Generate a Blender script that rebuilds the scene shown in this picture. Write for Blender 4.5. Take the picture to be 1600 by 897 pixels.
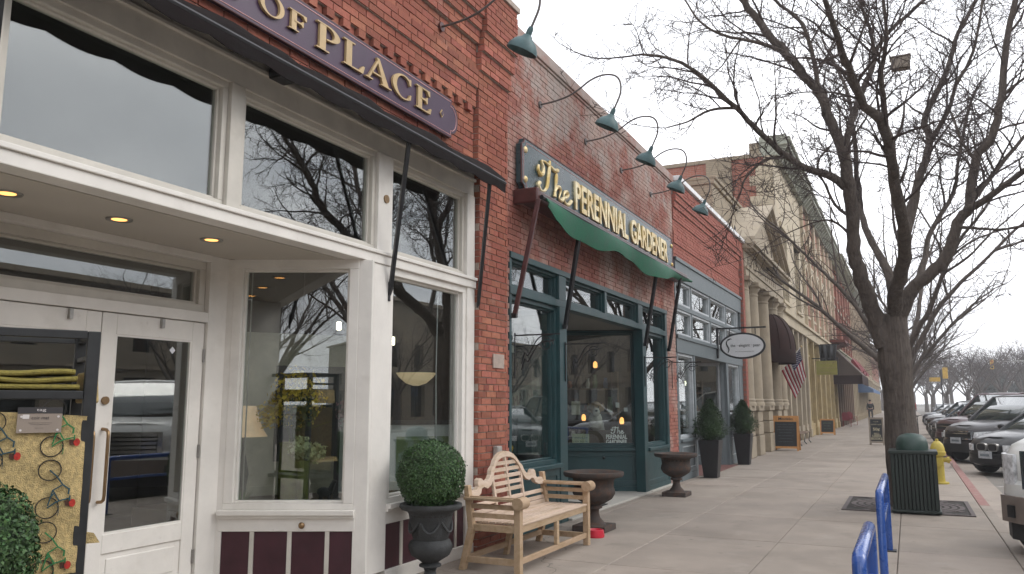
import bpy, bmesh, math, random
from mathutils import Vector, Matrix, Quaternion
R = math.radians
sc = bpy.context.scene
for o in list(bpy.data.objects): bpy.data.objects.remove(o)
COL = sc.collection
rnd = random.Random(7)

# ------------------------------------------------------------------ camera, sky, sun, exposure
cam = bpy.data.objects.new('camera', bpy.data.cameras.new('camera'))
COL.objects.link(cam); sc.camera = cam
cam.location = (0, 0, 1.6)
cam.rotation_euler = (R(90 + 8.2616), 0, R(26.144))
cam.data.sensor_width = 36; cam.data.lens = 28.125
cam.data.clip_start = 0.05; cam.data.clip_end = 3000

SUN_EL, SUN_AZ = 38.0, 62.0        # azimuth measured from +Y towards +X
w = bpy.data.worlds.new('World'); sc.world = w; w.use_nodes = True
nt = w.node_tree; nt.nodes.clear()
def N(nt, t, **k):
    n = nt.nodes.new(t)
    for a, b in k.items(): setattr(n, a, b)
    return n
def L(nt, a, b): nt.links.new(a, b)
def mth(nt, op, a, b=None, clamp=False):
    n = N(nt, 'ShaderNodeMath', operation=op); n.use_clamp = clamp
    for i, v in enumerate((a, b)):
        if v is None: continue
        if isinstance(v, (int, float)): n.inputs[i].default_value = v
        else: L(nt, v, n.inputs[i])
    return n.outputs[0]
def mixc(nt, f, a, b, mode='MIX'):
    n = N(nt, 'ShaderNodeMix', data_type='RGBA', blend_type=mode)
    for i, v in ((0, f), (6, a), (7, b)):
        if isinstance(v, (int, float)): n.inputs[i].default_value = v
        elif isinstance(v, tuple): n.inputs[i].default_value = (*v[:3], 1)
        else: L(nt, v, n.inputs[i])
    return n.outputs[2]
def maprange(nt, v, a, b, c=0, d=1, smooth=False):
    n = N(nt, 'ShaderNodeMapRange'); n.clamp = True
    if smooth: n.interpolation_type = 'SMOOTHSTEP'
    L(nt, v, n.inputs[0])
    for i, x in enumerate((a, b, c, d)): n.inputs[i + 1].default_value = x
    return n.outputs[0]
sky = N(nt, 'ShaderNodeTexSky', sky_type='NISHITA'); sky.sun_disc = False
sky.sun_elevation = R(SUN_EL); sky.sun_rotation = R(SUN_AZ); sky.dust_density = 1.5
tc = N(nt, 'ShaderNodeTexCoord'); sx = N(nt, 'ShaderNodeSeparateXYZ'); L(nt, tc.outputs['Generated'], sx.inputs[0])
zz = mth(nt, 'ADD', mth(nt, 'MAXIMUM', sx.outputs[2], 0.0), 0.16)
cb = N(nt, 'ShaderNodeCombineXYZ'); L(nt, mth(nt, 'DIVIDE', sx.outputs[0], zz), cb.inputs[0]); L(nt, mth(nt, 'DIVIDE', sx.outputs[1], zz), cb.inputs[1])
n1 = N(nt, 'ShaderNodeTexNoise'); n1.inputs['Scale'].default_value = 0.8; n1.inputs['Detail'].default_value = 9; n1.inputs['Roughness'].default_value = 0.56
n1.inputs['Distortion'].default_value = 0.3; L(nt, cb.outputs[0], n1.inputs['Vector'])
n2 = N(nt, 'ShaderNodeTexNoise'); n2.inputs['Scale'].default_value = 0.55; n2.inputs['Detail'].default_value = 6
mp = N(nt, 'ShaderNodeMapping'); mp.inputs['Location'].default_value = (7.3, 2.1, 0); L(nt, cb.outputs[0], mp.inputs[0]); L(nt, mp.outputs[0], n2.inputs['Vector'])
cover = maprange(nt, n1.outputs[0], 0.27, 0.40, 0.0, 1.0, True)
grey = maprange(nt, n2.outputs[0], 0.40, 0.66, 0.0, 1.0)
cloud = mixc(nt, grey, (16.5, 16.6, 17.2), (8.6, 9.0, 9.8))
skyc = mixc(nt, cover, sky.outputs[0], cloud)
low = maprange(nt, sx.outputs[2], 0.0, 0.16, 0.75, 0.0, True)
skyc = mixc(nt, low, skyc, (14.5, 14.6, 15.0))
bg = N(nt, 'ShaderNodeBackground'); bg.inputs[1].default_value = 0.115; L(nt, skyc, bg.inputs[0])
wo = N(nt, 'ShaderNodeOutputWorld'); L(nt, bg.outputs[0], wo.inputs[0])

sun = bpy.data.objects.new('sun', bpy.data.lights.new('sun', 'SUN')); COL.objects.link(sun)
sun.data.energy = 1.0; sun.data.angle = R(25); sun.data.color = (1, 0.96, 0.9)
ce = math.cos(R(SUN_EL)); sd = Vector((math.sin(R(SUN_AZ)) * ce, math.cos(R(SUN_AZ)) * ce, math.sin(R(SUN_EL))))
sun.rotation_euler = (-sd).to_track_quat('-Z', 'Y').to_euler(); sun.location = sd * 60
sc.view_settings.view_transform = 'Standard'; sc.view_settings.look = 'None'
sc.view_settings.exposure = 0.12; sc.view_settings.gamma = 1.0; sc.view_settings.use_curve_mapping = False
sc.render.engine = 'CYCLES'
sc.cycles.max_bounces = 8; sc.cycles.transparent_max_bounces = 16; sc.cycles.glossy_bounces = 4; sc.cycles.transmission_bounces = 6

# ------------------------------------------------------------------ mesh helpers
ORG = {}
def tag(o, label=None, cat=None, group=None, kind=None):
    if label: o['label'] = label
    if cat: o['category'] = cat
    if group: o['group'] = group
    if kind: o['kind'] = kind
    return o
def thing(name, label, cat, loc=(0, 0, 0), rotz=0, group=None, local=False):
    o = bpy.data.objects.new(name, None); COL.objects.link(o); o.empty_display_size = 0.2
    o.location = loc; o.rotation_euler = (0, 0, rotz); tag(o, label, cat, group)
    ORG[o.name] = Vector((0, 0, 0)) if local else Vector(loc)
    return o
def link(name, me, parent=None):
    o = bpy.data.objects.new(name, me); COL.objects.link(o)
    if parent is not None: o.parent = parent; ORG[o.name] = ORG[parent.name]
    else: ORG[o.name] = Vector((0, 0, 0))
    return o
def copy_tree(o, parent=None):
    c = o.copy(); COL.objects.link(c); c.parent = parent; ORG[c.name] = ORG.get(o.name, Vector())
    for ch in list(o.children): copy_tree(ch, c)
    return c
class MB:
    """mesh builder in a frame: x = outwards, y = along, z = up"""
    def __init__(s, o=(0, 0, 0), along=(0, 1, 0)):
        s.v = []; s.f = []; s.fm = []; s.o = Vector(o); s.b = Vector(along).normalized(); s.a = Vector((s.b.y, -s.b.x, 0)); s.c = Vector((0, 0, 1)); s.m = 0
    def p(s, x, y, z):
        s.v.append(s.o + s.a * x + s.b * y + s.c * z); return len(s.v) - 1
    def face(s, *i): s.f.append(i); s.fm.append(s.m)
    def box(s, x0, x1, y0, y1, z0, z1):
        i = [s.p(x, y, z) for z in (z0, z1) for x, y in ((x0, y0), (x1, y0), (x1, y1), (x0, y1))]
        for q in ((3, 2, 1, 0), (4, 5, 6, 7), (0, 1, 5, 4), (1, 2, 6, 5), (2, 3, 7, 6), (3, 0, 4, 7)): s.face(*[i[k] for k in q])
        return s
    def hexa(s, b, t):
        i = [s.p(*q) for q in b] + [s.p(*q) for q in t]
        for q in ((3, 2, 1, 0), (4, 5, 6, 7), (0, 1, 5, 4), (1, 2, 6, 5), (2, 3, 7, 6), (3, 0, 4, 7)): s.face(*[i[k] for k in q])
        return s
    def poly(s, pts):
        s.face(*[s.p(*q) for q in pts]); return s
    def bar(s, A, B, w, h, up=(0, 0, 1)):
        A = Vector(A); B = Vector(B); d = (B - A).normalized(); u = Vector(up)
        sd = d.cross(u)
        if sd.length < 1e-4: sd = d.cross(Vector((1, 0, 0)))
        sd.normalize(); uu = sd.cross(d).normalized()
        def q(P): return [P + sd * (a * w / 2) + uu * (b * h / 2) for a, b in ((-1, -1), (1, -1), (1, 1), (-1, 1))]
        i = [s.p(*k) for k in q(A)] + [s.p(*k) for k in q(B)]
        for f in ((0, 1, 2, 3), (7, 6, 5, 4), (0, 4, 5, 1), (1, 5, 6, 2), (2, 6, 7, 3), (3, 7, 4, 0)): s.face(*[i[k] for k in f])
        return s
    def tube(s, pts, r, n=8, cap=True, sq=False):
        pts = [Vector(q) for q in pts]; k = len(pts)
        rr = r if isinstance(r, (list, tuple)) else [r] * k
        d0 = (pts[1] - pts[0]).normalized(); u = d0.orthogonal().normalized()
        if sq:
            u = Vector((0, 0, 1)).cross(d0)
            u = u.normalized() if u.length > 1e-3 else Vector((1, 0, 0))
        rings = []; pd = d0
        for i, P in enumerate(pts):
            d = (pts[min(i + 1, k - 1)] - pts[max(i - 1, 0)])
            d = d.normalized() if d.length > 1e-9 else pd
            u = pd.rotation_difference(d) @ u; u = (u - d * u.dot(d)).normalized(); v = d.cross(u); pd = d
            ph = math.pi / n if sq else 0; sg = 1.0
            rings.append([s.p(*(P + (u * math.cos(2 * math.pi * j / n + ph) + v * math.sin(2 * math.pi * j / n + ph)) * rr[i])) for j in range(n)])
        for a, b in zip(rings, rings[1:]):
            for j in range(n): s.face(a[j], a[(j + 1) % n], b[(j + 1) % n], b[j])
        if cap: s.face(*reversed(rings[0])); s.face(*rings[-1])
        return s
    def lathe(s, prof, x=0, y=0, n=24, flute=None):
        rings = []
        for k, (r, z) in enumerate(prof):
            ring = []
            for j in range(n):
                a = 2 * math.pi * j / n; q = r
                if flute and flute[0] <= k <= flute[1]: q = r * (1 + flute[2] * (1 if j % 2 else -1))
                ring.append(s.p(x + q * math.cos(a), y + q * math.sin(a), z))
            rings.append(ring)
        for a, b in zip(rings, rings[1:]):
            for j in range(n): s.face(a[j], a[(j + 1) % n], b[(j + 1) % n], b[j])
        s.face(*reversed(rings[0])); s.face(*rings[-1]); return s
    def extr(s, poly, axis, a, b):
        """poly of 2D points extruded along axis 'x' (pts = y,z) 'y' (pts = x,z) 'z' (pts = x,y)"""
        def q(u, v, t): return (t, u, v) if axis == 'x' else (u, t, v) if axis == 'y' else (u, v, t)
        A = [s.p(*q(u, v, a)) for u, v in poly]; B = [s.p(*q(u, v, b)) for u, v in poly]; n = len(poly)
        for i in range(n): s.face(A[i], A[(i + 1) % n], B[(i + 1) % n], B[i])
        s.face(*reversed(A)); s.face(*B); return s
    def ell(s, c, r, n=12, m=8):
        top = s.p(c[0], c[1], c[2] + r[2]); bot = s.p(c[0], c[1], c[2] - r[2]); rg = []
        for i in range(1, m):
            t = math.pi * i / m
            rg.append([s.p(c[0] + r[0] * math.sin(t) * math.cos(2 * math.pi * j / n), c[1] + r[1] * math.sin(t) * math.sin(2 * math.pi * j / n), c[2] + r[2] * math.cos(t)) for j in range(n)])
        for j in range(n):
            s.face(top, rg[0][j], rg[0][(j + 1) % n]); s.face(bot, rg[-1][(j + 1) % n], rg[-1][j])
        for a, b in zip(rg, rg[1:]):
            for j in range(n): s.face(a[j], b[j], b[(j + 1) % n], a[(j + 1) % n])
        return s
    def build(s, name, mat, parent=None, smooth=False, bevel=0, kind=None, fix=False, sharp=40):
        me = bpy.data.meshes.new(name)
        og = ORG[parent.name] if parent is not None else Vector((0, 0, 0))
        me.from_pydata([v - og for v in s.v], [], s.f)
        for m in (mat if isinstance(mat, (list, tuple)) else [mat]): me.materials.append(m)
        if any(s.fm): me.polygons.foreach_set('material_index', s.fm)
        if fix:
            bm = bmesh.new(); bm.from_mesh(me); bmesh.ops.recalc_face_normals(bm, faces=bm.faces); bm.to_mesh(me); bm.free()
        if smooth:
            me.shade_smooth()
            try: me.set_sharp_from_angle(angle=R(sharp))
            except Exception: pass
        o = link(name, me, parent)
        if bevel:
            b = o.modifiers.new('bevel', 'BEVEL'); b.width = bevel; b.segments = 2; b.limit_method = 'ANGLE'; b.angle_limit = R(50)
        if kind: o['kind'] = kind
        return o

# ------------------------------------------------------------------ materials
MATS = {}
def mat(name, col, rough=0.6, metal=0.0, ns=6.0, na=0.2, col2=None, thr=None, bump=0.0, bs=60.0, bd=0.01, island=0.0, objr=0.0, world=False, spec=0.5, coat=0.0, emit=0.0, stretch=None, sub=0.0):
    m = bpy.data.materials.new(name); m.use_nodes = True; t = m.node_tree; t.nodes.clear()
    out = N(t, 'ShaderNodeOutputMaterial'); b = N(t, 'ShaderNodeBsdfPrincipled'); L(t, b.outputs[0], out.inputs[0])
    b.inputs['Metallic'].default_value = metal; b.inputs['Roughness'].default_value = rough; b.inputs['Specular IOR Level'].default_value = spec
    b.inputs['Coat Weight'].default_value = coat; b.inputs['Coat Roughness'].default_value = 0.06
    if world: vec = N(t, 'ShaderNodeNewGeometry').outputs['Position']
    else: vec = N(t, 'ShaderNodeTexCoord').outputs['Object']
    if stretch:
        mp = N(t, 'ShaderNodeMapping'); mp.inputs['Scale'].default_value = stretch; L(t, vec, mp.inputs[0]); vec = mp.outputs[0]
    no = N(t, 'ShaderNodeTexNoise'); no.inputs['Scale'].default_value = ns; no.inputs['Detail'].default_value = 7; no.inputs['Roughness'].default_value = 0.62
    L(t, vec, no.inputs['Vector'])
    c = Vector(col[:3]); fac = no.outputs[0]
    if col2 is not None:
        lo, hi = thr or (0.4, 0.62)
        cc = mixc(t, maprange(t, fac, lo, hi), tuple(c), tuple(col2))
    else:
        cc = mixc(t, maprange(t, fac, 0.3, 0.7), tuple(c * (1 - na)), tuple(c * (1 + na)))
    if island or objr:
        g = N(t, 'ShaderNodeNewGeometry'); oi = N(t, 'ShaderNodeObjectInfo')
        f = mth(t, 'FRACT', mth(t, 'ADD', g.outputs['Random Per Island'], oi.outputs['Random'])) if island else oi.outputs['Random']
        amt = island or objr
        hv = N(t, 'ShaderNodeHueSaturation'); L(t, cc, hv.inputs['Color'])
        L(t, maprange(t, f, 0, 1, 1 - amt, 1 + amt), hv.inputs['Value'])
        f2 = mth(t, 'FRACT', mth(t, 'MULTIPLY', f, 7.13)); L(t, maprange(t, f2, 0, 1, 0.5 - amt * 0.03, 0.5 + amt * 0.03), hv.inputs['Hue'])
        cc = hv.outputs[0]
    L(t, cc, b.inputs['Base Color'])
    L(t, maprange(t, fac, 0.25, 0.75, max(0.02, rough * 0.82), min(1, rough * 1.18)), b.inputs['Roughness'])
    if bump:
        n2 = N(t, 'ShaderNodeTexNoise'); n2.inputs['Scale'].default_value = bs; n2.inputs['Detail'].default_value = 5; L(t, vec, n2.inputs['Vector'])
        bp = N(t, 'ShaderNodeBump'); bp.inputs['Strength'].default_value = bump; bp.inputs['Distance'].default_value = bd
        L(t, n2.outputs[0], bp.inputs['Height']); L(t, bp.outputs[0], b.inputs['Normal'])
    if emit:
        b.inputs['Emission Color'].default_value = (*col[:3], 1); b.inputs['Emission Strength'].default_value = emit
    MATS[name] = m; return m
def glass(name, tint=(0.86, 0.9, 0.88), ior=2.1, rough=0.0, wav=0.0):
    m = bpy.data.materials.new(name); m.use_nodes = True; t = m.node_tree; t.nodes.clear()
    out = N(t, 'ShaderNodeOutputMaterial'); mx = N(t, 'ShaderNodeMixShader'); L(t, mx.outputs[0], out.inputs[0])
    tr = N(t, 'ShaderNodeBsdfTransparent'); tr.inputs[0].default_value = (*tint, 1)
    gl = N(t, 'ShaderNodeBsdfGlossy'); gl.inputs['Roughness'].default_value = rough; gl.inputs[0].default_value = (1, 1, 1, 1)
    fr = N(t, 'ShaderNodeFresnel'); ge = N(t, 'ShaderNodeNewGeometry')
    L(t, maprange(t, ge.outputs['Backfacing'], 0, 1, ior, 1 / ior), fr.inputs[0])
    if wav:
        tcn = N(t, 'ShaderNodeTexCoord'); nz = N(t, 'ShaderNodeTexNoise'); nz.inputs['Scale'].default_value = 2.2; nz.inputs['Detail'].default_value = 1
        L(t, tcn.outputs['Object'], nz.inputs['Vector']); bp = N(t, 'ShaderNodeBump'); bp.inputs['Strength'].default_value = wav; bp.inputs['Distance'].default_value = 0.02
        L(t, nz.outputs[0], bp.inputs['Height']); L(t, bp.outputs[0], gl.inputs['Normal'])
    L(t, fr.outputs[0], mx.inputs[0]); L(t, tr.outputs[0], mx.inputs[1]); L(t, gl.outputs[0], mx.inputs[2])
    MATS[name] = m; return m
def brickmat(name, col, col2, stain, stain_lo, stain_hi, ns=1.1, isl=0.28):
    m = mat(name, col, 0.85, ns=22, na=0.22, bump=0.5, bs=55, island=isl, world=True, spec=0.25)
    t = m.node_tree; b = [n for n in t.nodes if n.type == 'BSDF_PRINCIPLED'][0]
    src = b.inputs['Base Color'].links[0].from_socket
    ge = N(t, 'ShaderNodeNewGeometry'); z = N(t, 'ShaderNodeTexNoise'); z.inputs['Scale'].default_value = ns; z.inputs['Detail'].default_value = 9; z.inputs['Roughness'].default_value = 0.68
    L(t, ge.outputs['Position'], z.inputs['Vector'])
    z2 = N(t, 'ShaderNodeTexNoise'); z2.inputs['Scale'].default_value = ns * 0.7; z2.inputs['Detail'].default_value = 6
    mp = N(t, 'ShaderNodeMapping'); mp.inputs['Location'].default_value = (3, 9, 4); L(t, ge.outputs['Position'], mp.inputs[0]); L(t, mp.outputs[0], z2.inputs['Vector'])
    c1 = mixc(t, maprange(t, z2.outputs[0], 0.4, 0.62), src, mixc(t, 0.75, src, col2))
    c2 = mixc(t, maprange(t, z.outputs[0], stain_lo, stain_hi, 0, 0.85), c1, stain)
    L(t, c2, b.inputs['Base Color']); return m
WHITE = mat('white_paint', (0.74, 0.71, 0.66), 0.5, ns=3, na=0.07, bump=0.12, bs=18)
CREAMW = mat('grey_white_paint', (0.58, 0.55, 0.49), 0.55, ns=3, na=0.1, bump=0.12, bs=18)
BURG = mat('burgundy_paint', (0.052, 0.012, 0.020), 0.45, ns=5, na=0.25)
GREEN = mat('green_paint', (0.013, 0.050, 0.055), 0.42, ns=4, na=0.18, bump=0.1, bs=25)
GREYP = mat('grey_blue_paint', (0.125, 0.15, 0.16), 0.5, ns=4, na=0.1, bump=0.1, bs=25)
BLACKM = mat('black_metal', (0.014, 0.014, 0.016), 0.42, ns=20, na=0.3)
IRON = mat('cast_iron', (0.035, 0.037, 0.038), 0.72, ns=14, na=0.4, bump=0.5, bs=90)
RUSTY = mat('rusty_iron', (0.055, 0.042, 0.036), 0.85, ns=9, col2=(0.115, 0.062, 0.04), thr=(0.48, 0.7), bump=0.6, bs=80)
MAROON = mat('maroon_metal', (0.075, 0.022, 0.020), 0.4, ns=8, na=0.3)
GOLD = mat('gold_paint', (0.52, 0.37, 0.185), 0.42, ns=7, na=0.15)
GOLD2 = mat('gold_leaf', (0.66, 0.47, 0.16), 0.34, ns=5, col2=(0.88, 0.76, 0.48), thr=(0.42, 0.6), metal=0.35)
PURPLE = mat('purple_paint', (0.055, 0.026, 0.060), 0.42, ns=3, na=0.16)
PINKL = mat('pink_line_paint', (0.62, 0.33, 0.32), 0.5)
BRASS = mat('brass', (0.30, 0.20, 0.11), 0.35, metal=0.9)
STEEL = mat('dull_steel', (0.35, 0.34, 0.32), 0.4, metal=0.8)
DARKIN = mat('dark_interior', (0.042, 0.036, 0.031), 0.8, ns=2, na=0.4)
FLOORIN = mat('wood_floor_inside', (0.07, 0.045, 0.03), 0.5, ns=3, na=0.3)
GLASS = glass('window_glass', wav=0.012); GLASS2 = glass('dark_glass', (0.45, 0.5, 0.5), 1.6)
MORTAR = mat('mortar', (0.40, 0.33, 0.28), 0.95, ns=30, na=0.2, bump=0.5, bs=120, world=True)
MORTAR2 = mat('pink_mortar', (0.24, 0.135, 0.11), 0.95, ns=20, na=0.25, bump=0.5, bs=120, world=True)
BR1 = brickmat('orange_red_brick', (0.335, 0.125, 0.085), (0.255, 0.080, 0.056), (0.48, 0.34, 0.29), 0.60, 0.78)
BR2 = brickmat('faded_red_brick', (0.325, 0.135, 0.105), (0.25, 0.085, 0.062), (0.43, 0.335, 0.29), 0.46, 0.62, ns=0.85, isl=0.2)
BR3 = brickmat('smooth_red_brick', (0.335, 0.122, 0.092), (0.305, 0.104, 0.08), (0.33, 0.2, 0.17), 0.66, 0.85, isl=0.12)
CONC = mat('concrete', (0.285, 0.243, 0.205), 0.85, ns=1.6, na=0.16, bump=0.25, bs=140, objr=0.07, world=True)
ASPH = mat('asphalt', (0.175, 0.16, 0.14), 0.85, ns=1.2, na=0.2, bump=0.6, bs=160, world=True)
WARM = mat('warm_lamp', (1.0, 0.46, 0.13), 0.5, emit=2.2)
SHADE = mat('lit_lamp_shade', (0.95, 0.66, 0.42), 0.7, emit=0.28)
SHADE2 = mat('lit_cream_shade', (0.9, 0.68, 0.40), 0.7, emit=0.42)
COOLL = mat('white_lamp', (1.0, 0.88, 0.68), 0.5, emit=7.0)
def chain(m, extra, scale, lo, hi, amt=0.8):
    """add stains of a shape of their own over a material's colour"""
    t = m.node_tree; b = [n for n in t.nodes if n.type == 'BSDF_PRINCIPLED'][0]; src = b.inputs['Base Color'].links[0].from_socket
    ge = N(t, 'ShaderNodeNewGeometry'); z = N(t, 'ShaderNodeTexNoise'); z.inputs['Scale'].default_value = scale; z.inputs['Detail'].default_value = 8; z.inputs['Roughness'].default_value = 0.6
    L(t, ge.outputs['Position'], z.inputs['Vector'])
    L(t, mixc(t, maprange(t, z.outputs[0], lo, hi, 0, amt), src, extra), b.inputs['Base Color'])
chain(CONC, (0.165, 0.138, 0.113), 0.55, 0.50, 0.74, 0.65)
chain(CONC, (0.12, 0.10, 0.085), 7.0, 0.64, 0.72, 0.55)
chain(CONC, (0.36, 0.32, 0.275), 2.3, 0.58, 0.75, 0.5)
chain(CONC, (0.17, 0.145, 0.12), 1.7, 0.60, 0.68, 0.35)
chain(WHITE, (0.50, 0.46, 0.40), 3.1, 0.56, 0.80, 0.45)
chain(WHITE, (0.40, 0.35, 0.29), 14.0, 0.66, 0.75, 0.35)
chain(CREAMW, (0.40, 0.36, 0.30), 5.0, 0.56, 0.78, 0.4)
def spots(m, col, scale, rad, amt):
    t = m.node_tree; b = [n for n in t.nodes if n.type == 'BSDF_PRINCIPLED'][0]; src = b.inputs['Base Color'].links[0].from_socket
    ge = N(t, 'ShaderNodeNewGeometry'); v = N(t, 'ShaderNodeTexVoronoi'); v.inputs['Scale'].default_value = scale; L(t, ge.outputs['Position'], v.inputs['Vector'])
    L(t, mixc(t, maprange(t, v.outputs['Distance'], rad, rad * 0.6, 0, amt), src, col), b.inputs['Base Color'])
def cracks(m, col, scale, wd, amt):
    t = m.node_tree; b = [n for n in t.nodes if n.type == 'BSDF_PRINCIPLED'][0]; src = b.inputs['Base Color'].links[0].from_socket
    ge = N(t, 'ShaderNodeNewGeometry'); nz = N(t, 'ShaderNodeTexNoise'); nz.inputs['Scale'].default_value = 1.4; nz.inputs['Detail'].default_value = 5; L(t, ge.outputs['Position'], nz.inputs['Vector'])
    va = N(t, 'ShaderNodeVectorMath', operation='ADD'); L(t, ge.outputs['Position'], va.inputs[0]); L(t, nz.outputs['Color'], va.inputs[1])
    v = N(t, 'ShaderNodeTexVoronoi', feature='DISTANCE_TO_EDGE'); v.inputs['Scale'].default_value = scale; L(t, va.outputs[0], v.inputs['Vector'])
    z = N(t, 'ShaderNodeTexNoise'); z.inputs['Scale'].default_value = 0.35; L(t, ge.outputs['Position'], z.inputs['Vector'])
    f = mth(t, 'MULTIPLY', maprange(t, v.outputs['Distance'], wd, 0.0, 0, amt), maprange(t, z.outputs[0], 0.5, 0.58))
    L(t, mixc(t, f, src, col), b.inputs['Base Color'])
spots(CONC, (0.075, 0.066, 0.058), 2.1, 0.055, 0.6)
cracks(CONC, (0.07, 0.06, 0.05), 0.22, 0.0022, 0.85)
spots(ASPH, (0.06, 0.055, 0.05), 1.1, 0.12, 0.6)
chain(ASPH, (0.09, 0.083, 0.075), 0.8, 0.55, 0.75, 0.7)
def text_mesh(txt, size, width=None, extr=0.004, bold=0.0, height=None):
    cu = bpy.data.curves.new('text', 'FONT'); cu.body = txt; cu.size = 1; cu.extrude = 0.5; cu.offset = bold; cu.resolution_u = 3
    o = bpy.data.objects.new('text', cu); COL.objects.link(o)
    dg = bpy.context.evaluated_depsgraph_get(); me = bpy.data.meshes.new_from_object(o.evaluated_get(dg))
    bpy.data.objects.remove(o); bpy.data.curves.remove(cu)
    vs = [v.co for v in me.vertices]
    if not vs: return me
    x0 = min(v.x for v in vs); x1 = max(v.x for v in vs); y0 = min(v.y for v in vs); y1 = max(v.y for v in vs)
    h = height or size; k = h / (y1 - y0); kx = (width / (x1 - x0)) if width else k
    for v in me.vertices: v.co = Vector(((v.co.x - x0) * kx, (v.co.y - y0) * k, (v.co.z + 0.5) * extr))
    return me
def text_part(name, txt, o, along, outn, h, mat_, parent, width=None, extr=0.004, bold=0.0, upv=(0, 0, 1)):
    """lettering standing on a surface: origin o, running along, facing outn"""
    me = text_mesh(txt, h, width, extr, bold); a = Vector(along).normalized(); u = Vector(upv).normalized(); n = Vector(outn).normalized()
    og = ORG[parent.name]; o = Vector(o)
    for v in me.vertices: v.co = o + a * v.co.x + u * v.co.y + n * v.co.z - og
    me.materials.clear(); me.materials.append(mat_)
    return link(name, me, parent)

def whitewash(m, col, z0, k, lo, hi, amt):
    t = m.node_tree; b = [n for n in t.nodes if n.type == 'BSDF_PRINCIPLED'][0]; src = b.inputs['Base Color'].links[0].from_socket
    ge = N(t, 'ShaderNodeNewGeometry'); z = N(t, 'ShaderNodeTexNoise'); z.inputs['Scale'].default_value = 1.9; z.inputs['Detail'].default_value = 9; z.inputs['Roughness'].default_value = 0.7
    L(t, ge.outputs['Position'], z.inputs['Vector']); sp = N(t, 'ShaderNodeSeparateXYZ'); L(t, ge.outputs['Position'], sp.inputs[0])
    f = mth(t, 'ADD', z.outputs[0], mth(t, 'MULTIPLY', mth(t, 'SUBTRACT', sp.outputs[2], z0), k))
    L(t, mixc(t, maprange(t, f, lo, hi, 0, amt), src, col), b.inputs['Base Color'])
whitewash(BR2, (0.40, 0.345, 0.315), 5.3, 0.13, 0.52, 0.68, 0.8)
whitewash(MORTAR2, (0.36, 0.31, 0.28), 5.3, 0.13, 0.52, 0.68, 0.8)

def scribble_part(name, o, along, outn, h, m_, parent, width, upv=(0, 0, 1), seed=1, rad=None):
    """a line of writing too small to read in the photograph: short wavy strokes"""
    r = random.Random(seed); a = Vector(along).normalized(); u = Vector(upv).normalized(); n = Vector(outn).normalized(); o = Vector(o); mb = MB(); x = 0.0; rad = rad or h * .07
    while x < width - h * .5:
        w_ = min(r.uniform(1.5, 4) * h, width - x); k = max(3, int(w_ / (h * .22)))
        mb.tube([o + a * (x + w_ * i / k) + u * (h * (.45 + (.38 if i % 2 else -.3) * r.uniform(.3, 1))) for i in range(k + 1)], rad, 4); x += w_ + h * .5
    return mb.build(name, m_, parent, kind='stuff')
# ------------------------------------------------------------------ ground, road, pavement
FX = -4.3
def struct(o): o['kind'] = 'structure'; return o
GRND = mat('far_ground', (0.11, 0.10, 0.08), 0.95, ns=0.05, na=0.25, world=True)
g_ = MB(); g_.poly([(-900, -900, -0.17), (900, -900, -0.17), (900, 1500, -0.17), (-900, 1500, -0.17)])
struct(g_.build('ground', GRND))
g_ = MB(); g_.poly([(1.05, -120, -0.14), (19.0, -120, -0.14), (19.0, 420, -0.14), (1.05, 420, -0.14)])
road = struct(g_.build('road', ASPH))
g_ = MB(); g_.poly([(1.07, -60, -0.134), (1.52, -60, -0.134), (1.52, 300, -0.134), (1.07, 300, -0.134)]); g_.build('gutter', CONC, road)
LINEP = mat('white_line_paint', (0.42, 0.40, 0.36), 0.8, ns=9, col2=(0.17, 0.16, 0.145), thr=(0.5, 0.66), world=True)
for k in range(20):                                  # slanted parking bay lines
    y = 2.3 + 4.4 * k
    g_ = MB(); u = Vector((0.72, 0.69, 0)); n = Vector((u.y, -u.x, 0)) * 0.05; A = Vector((1.56, y, -0.134)); B = A + u * 6.5
    g_.poly([A + n, B + n, B - n, A - n]); g_.build('bay_line', LINEP, road)
base = MB(); base.box(-16, 0.90, -40, 330, -0.16, -0.045)
DARKJ = mat('dark_joint', (0.085, 0.072, 0.06), 0.95, ns=20, na=0.3, world=True)
walk = struct(base.build('sidewalk', DARKJ))
XJ = [-16, -4.12, -2.81, -1.47, -0.205, 0.90]
slabm = {}
def slab(x0, x1, y0, y1, jit=True):
    g = 0.006; key = (round(x1 - x0, 3), round(y1 - y0, 3))
    if key not in slabm:
        m = MB(); W, H = x1 - x0 - g, y1 - y0 - g; c = 0.008
        m.hexa([(0, 0, -0.045), (W, 0, -0.045), (W, H, -0.045), (0, H, -0.045)], [(0, 0, -c), (W, 0, -c), (W, H, -c), (0, H, -c)])
        m.f.pop(1); m.fm.pop()
        b = len(m.v) - 4; t = [m.p(c, c, 0), m.p(W - c, c, 0), m.p(W - c, H - c, 0), m.p(c, H - c, 0)]
        for i in range(4): m.face(b + i, b + (i + 1) % 4, t[(i + 1) % 4], t[i])
        m.face(*t)
        me = bpy.data.meshes.new('paving_slab'); me.from_pydata(m.v, [], m.f); me.materials.append(CONC); slabm[key] = me
    o = link('paving_slab', slabm[key], walk); o.location = (x0 + g / 2, y0 + g / 2, (rnd.uniform(-0.0025, 0.0015) if jit else -0.001))
    return o
YJ = [-6.6 + 2.075 * k for k in range(0, 32)]
for ya, yb in zip(YJ, YJ[1:]):
    for xa, xb in zip(XJ, XJ[1:]): slab(xa, xb, ya, yb)
far = MB(); far.box(-16, 0.89, YJ[-1], 330, -0.045, -0.001); far.box(-16, 0.89, -40, YJ[0], -0.045, -0.001); far.build('far_paving', CONC, walk)
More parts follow.
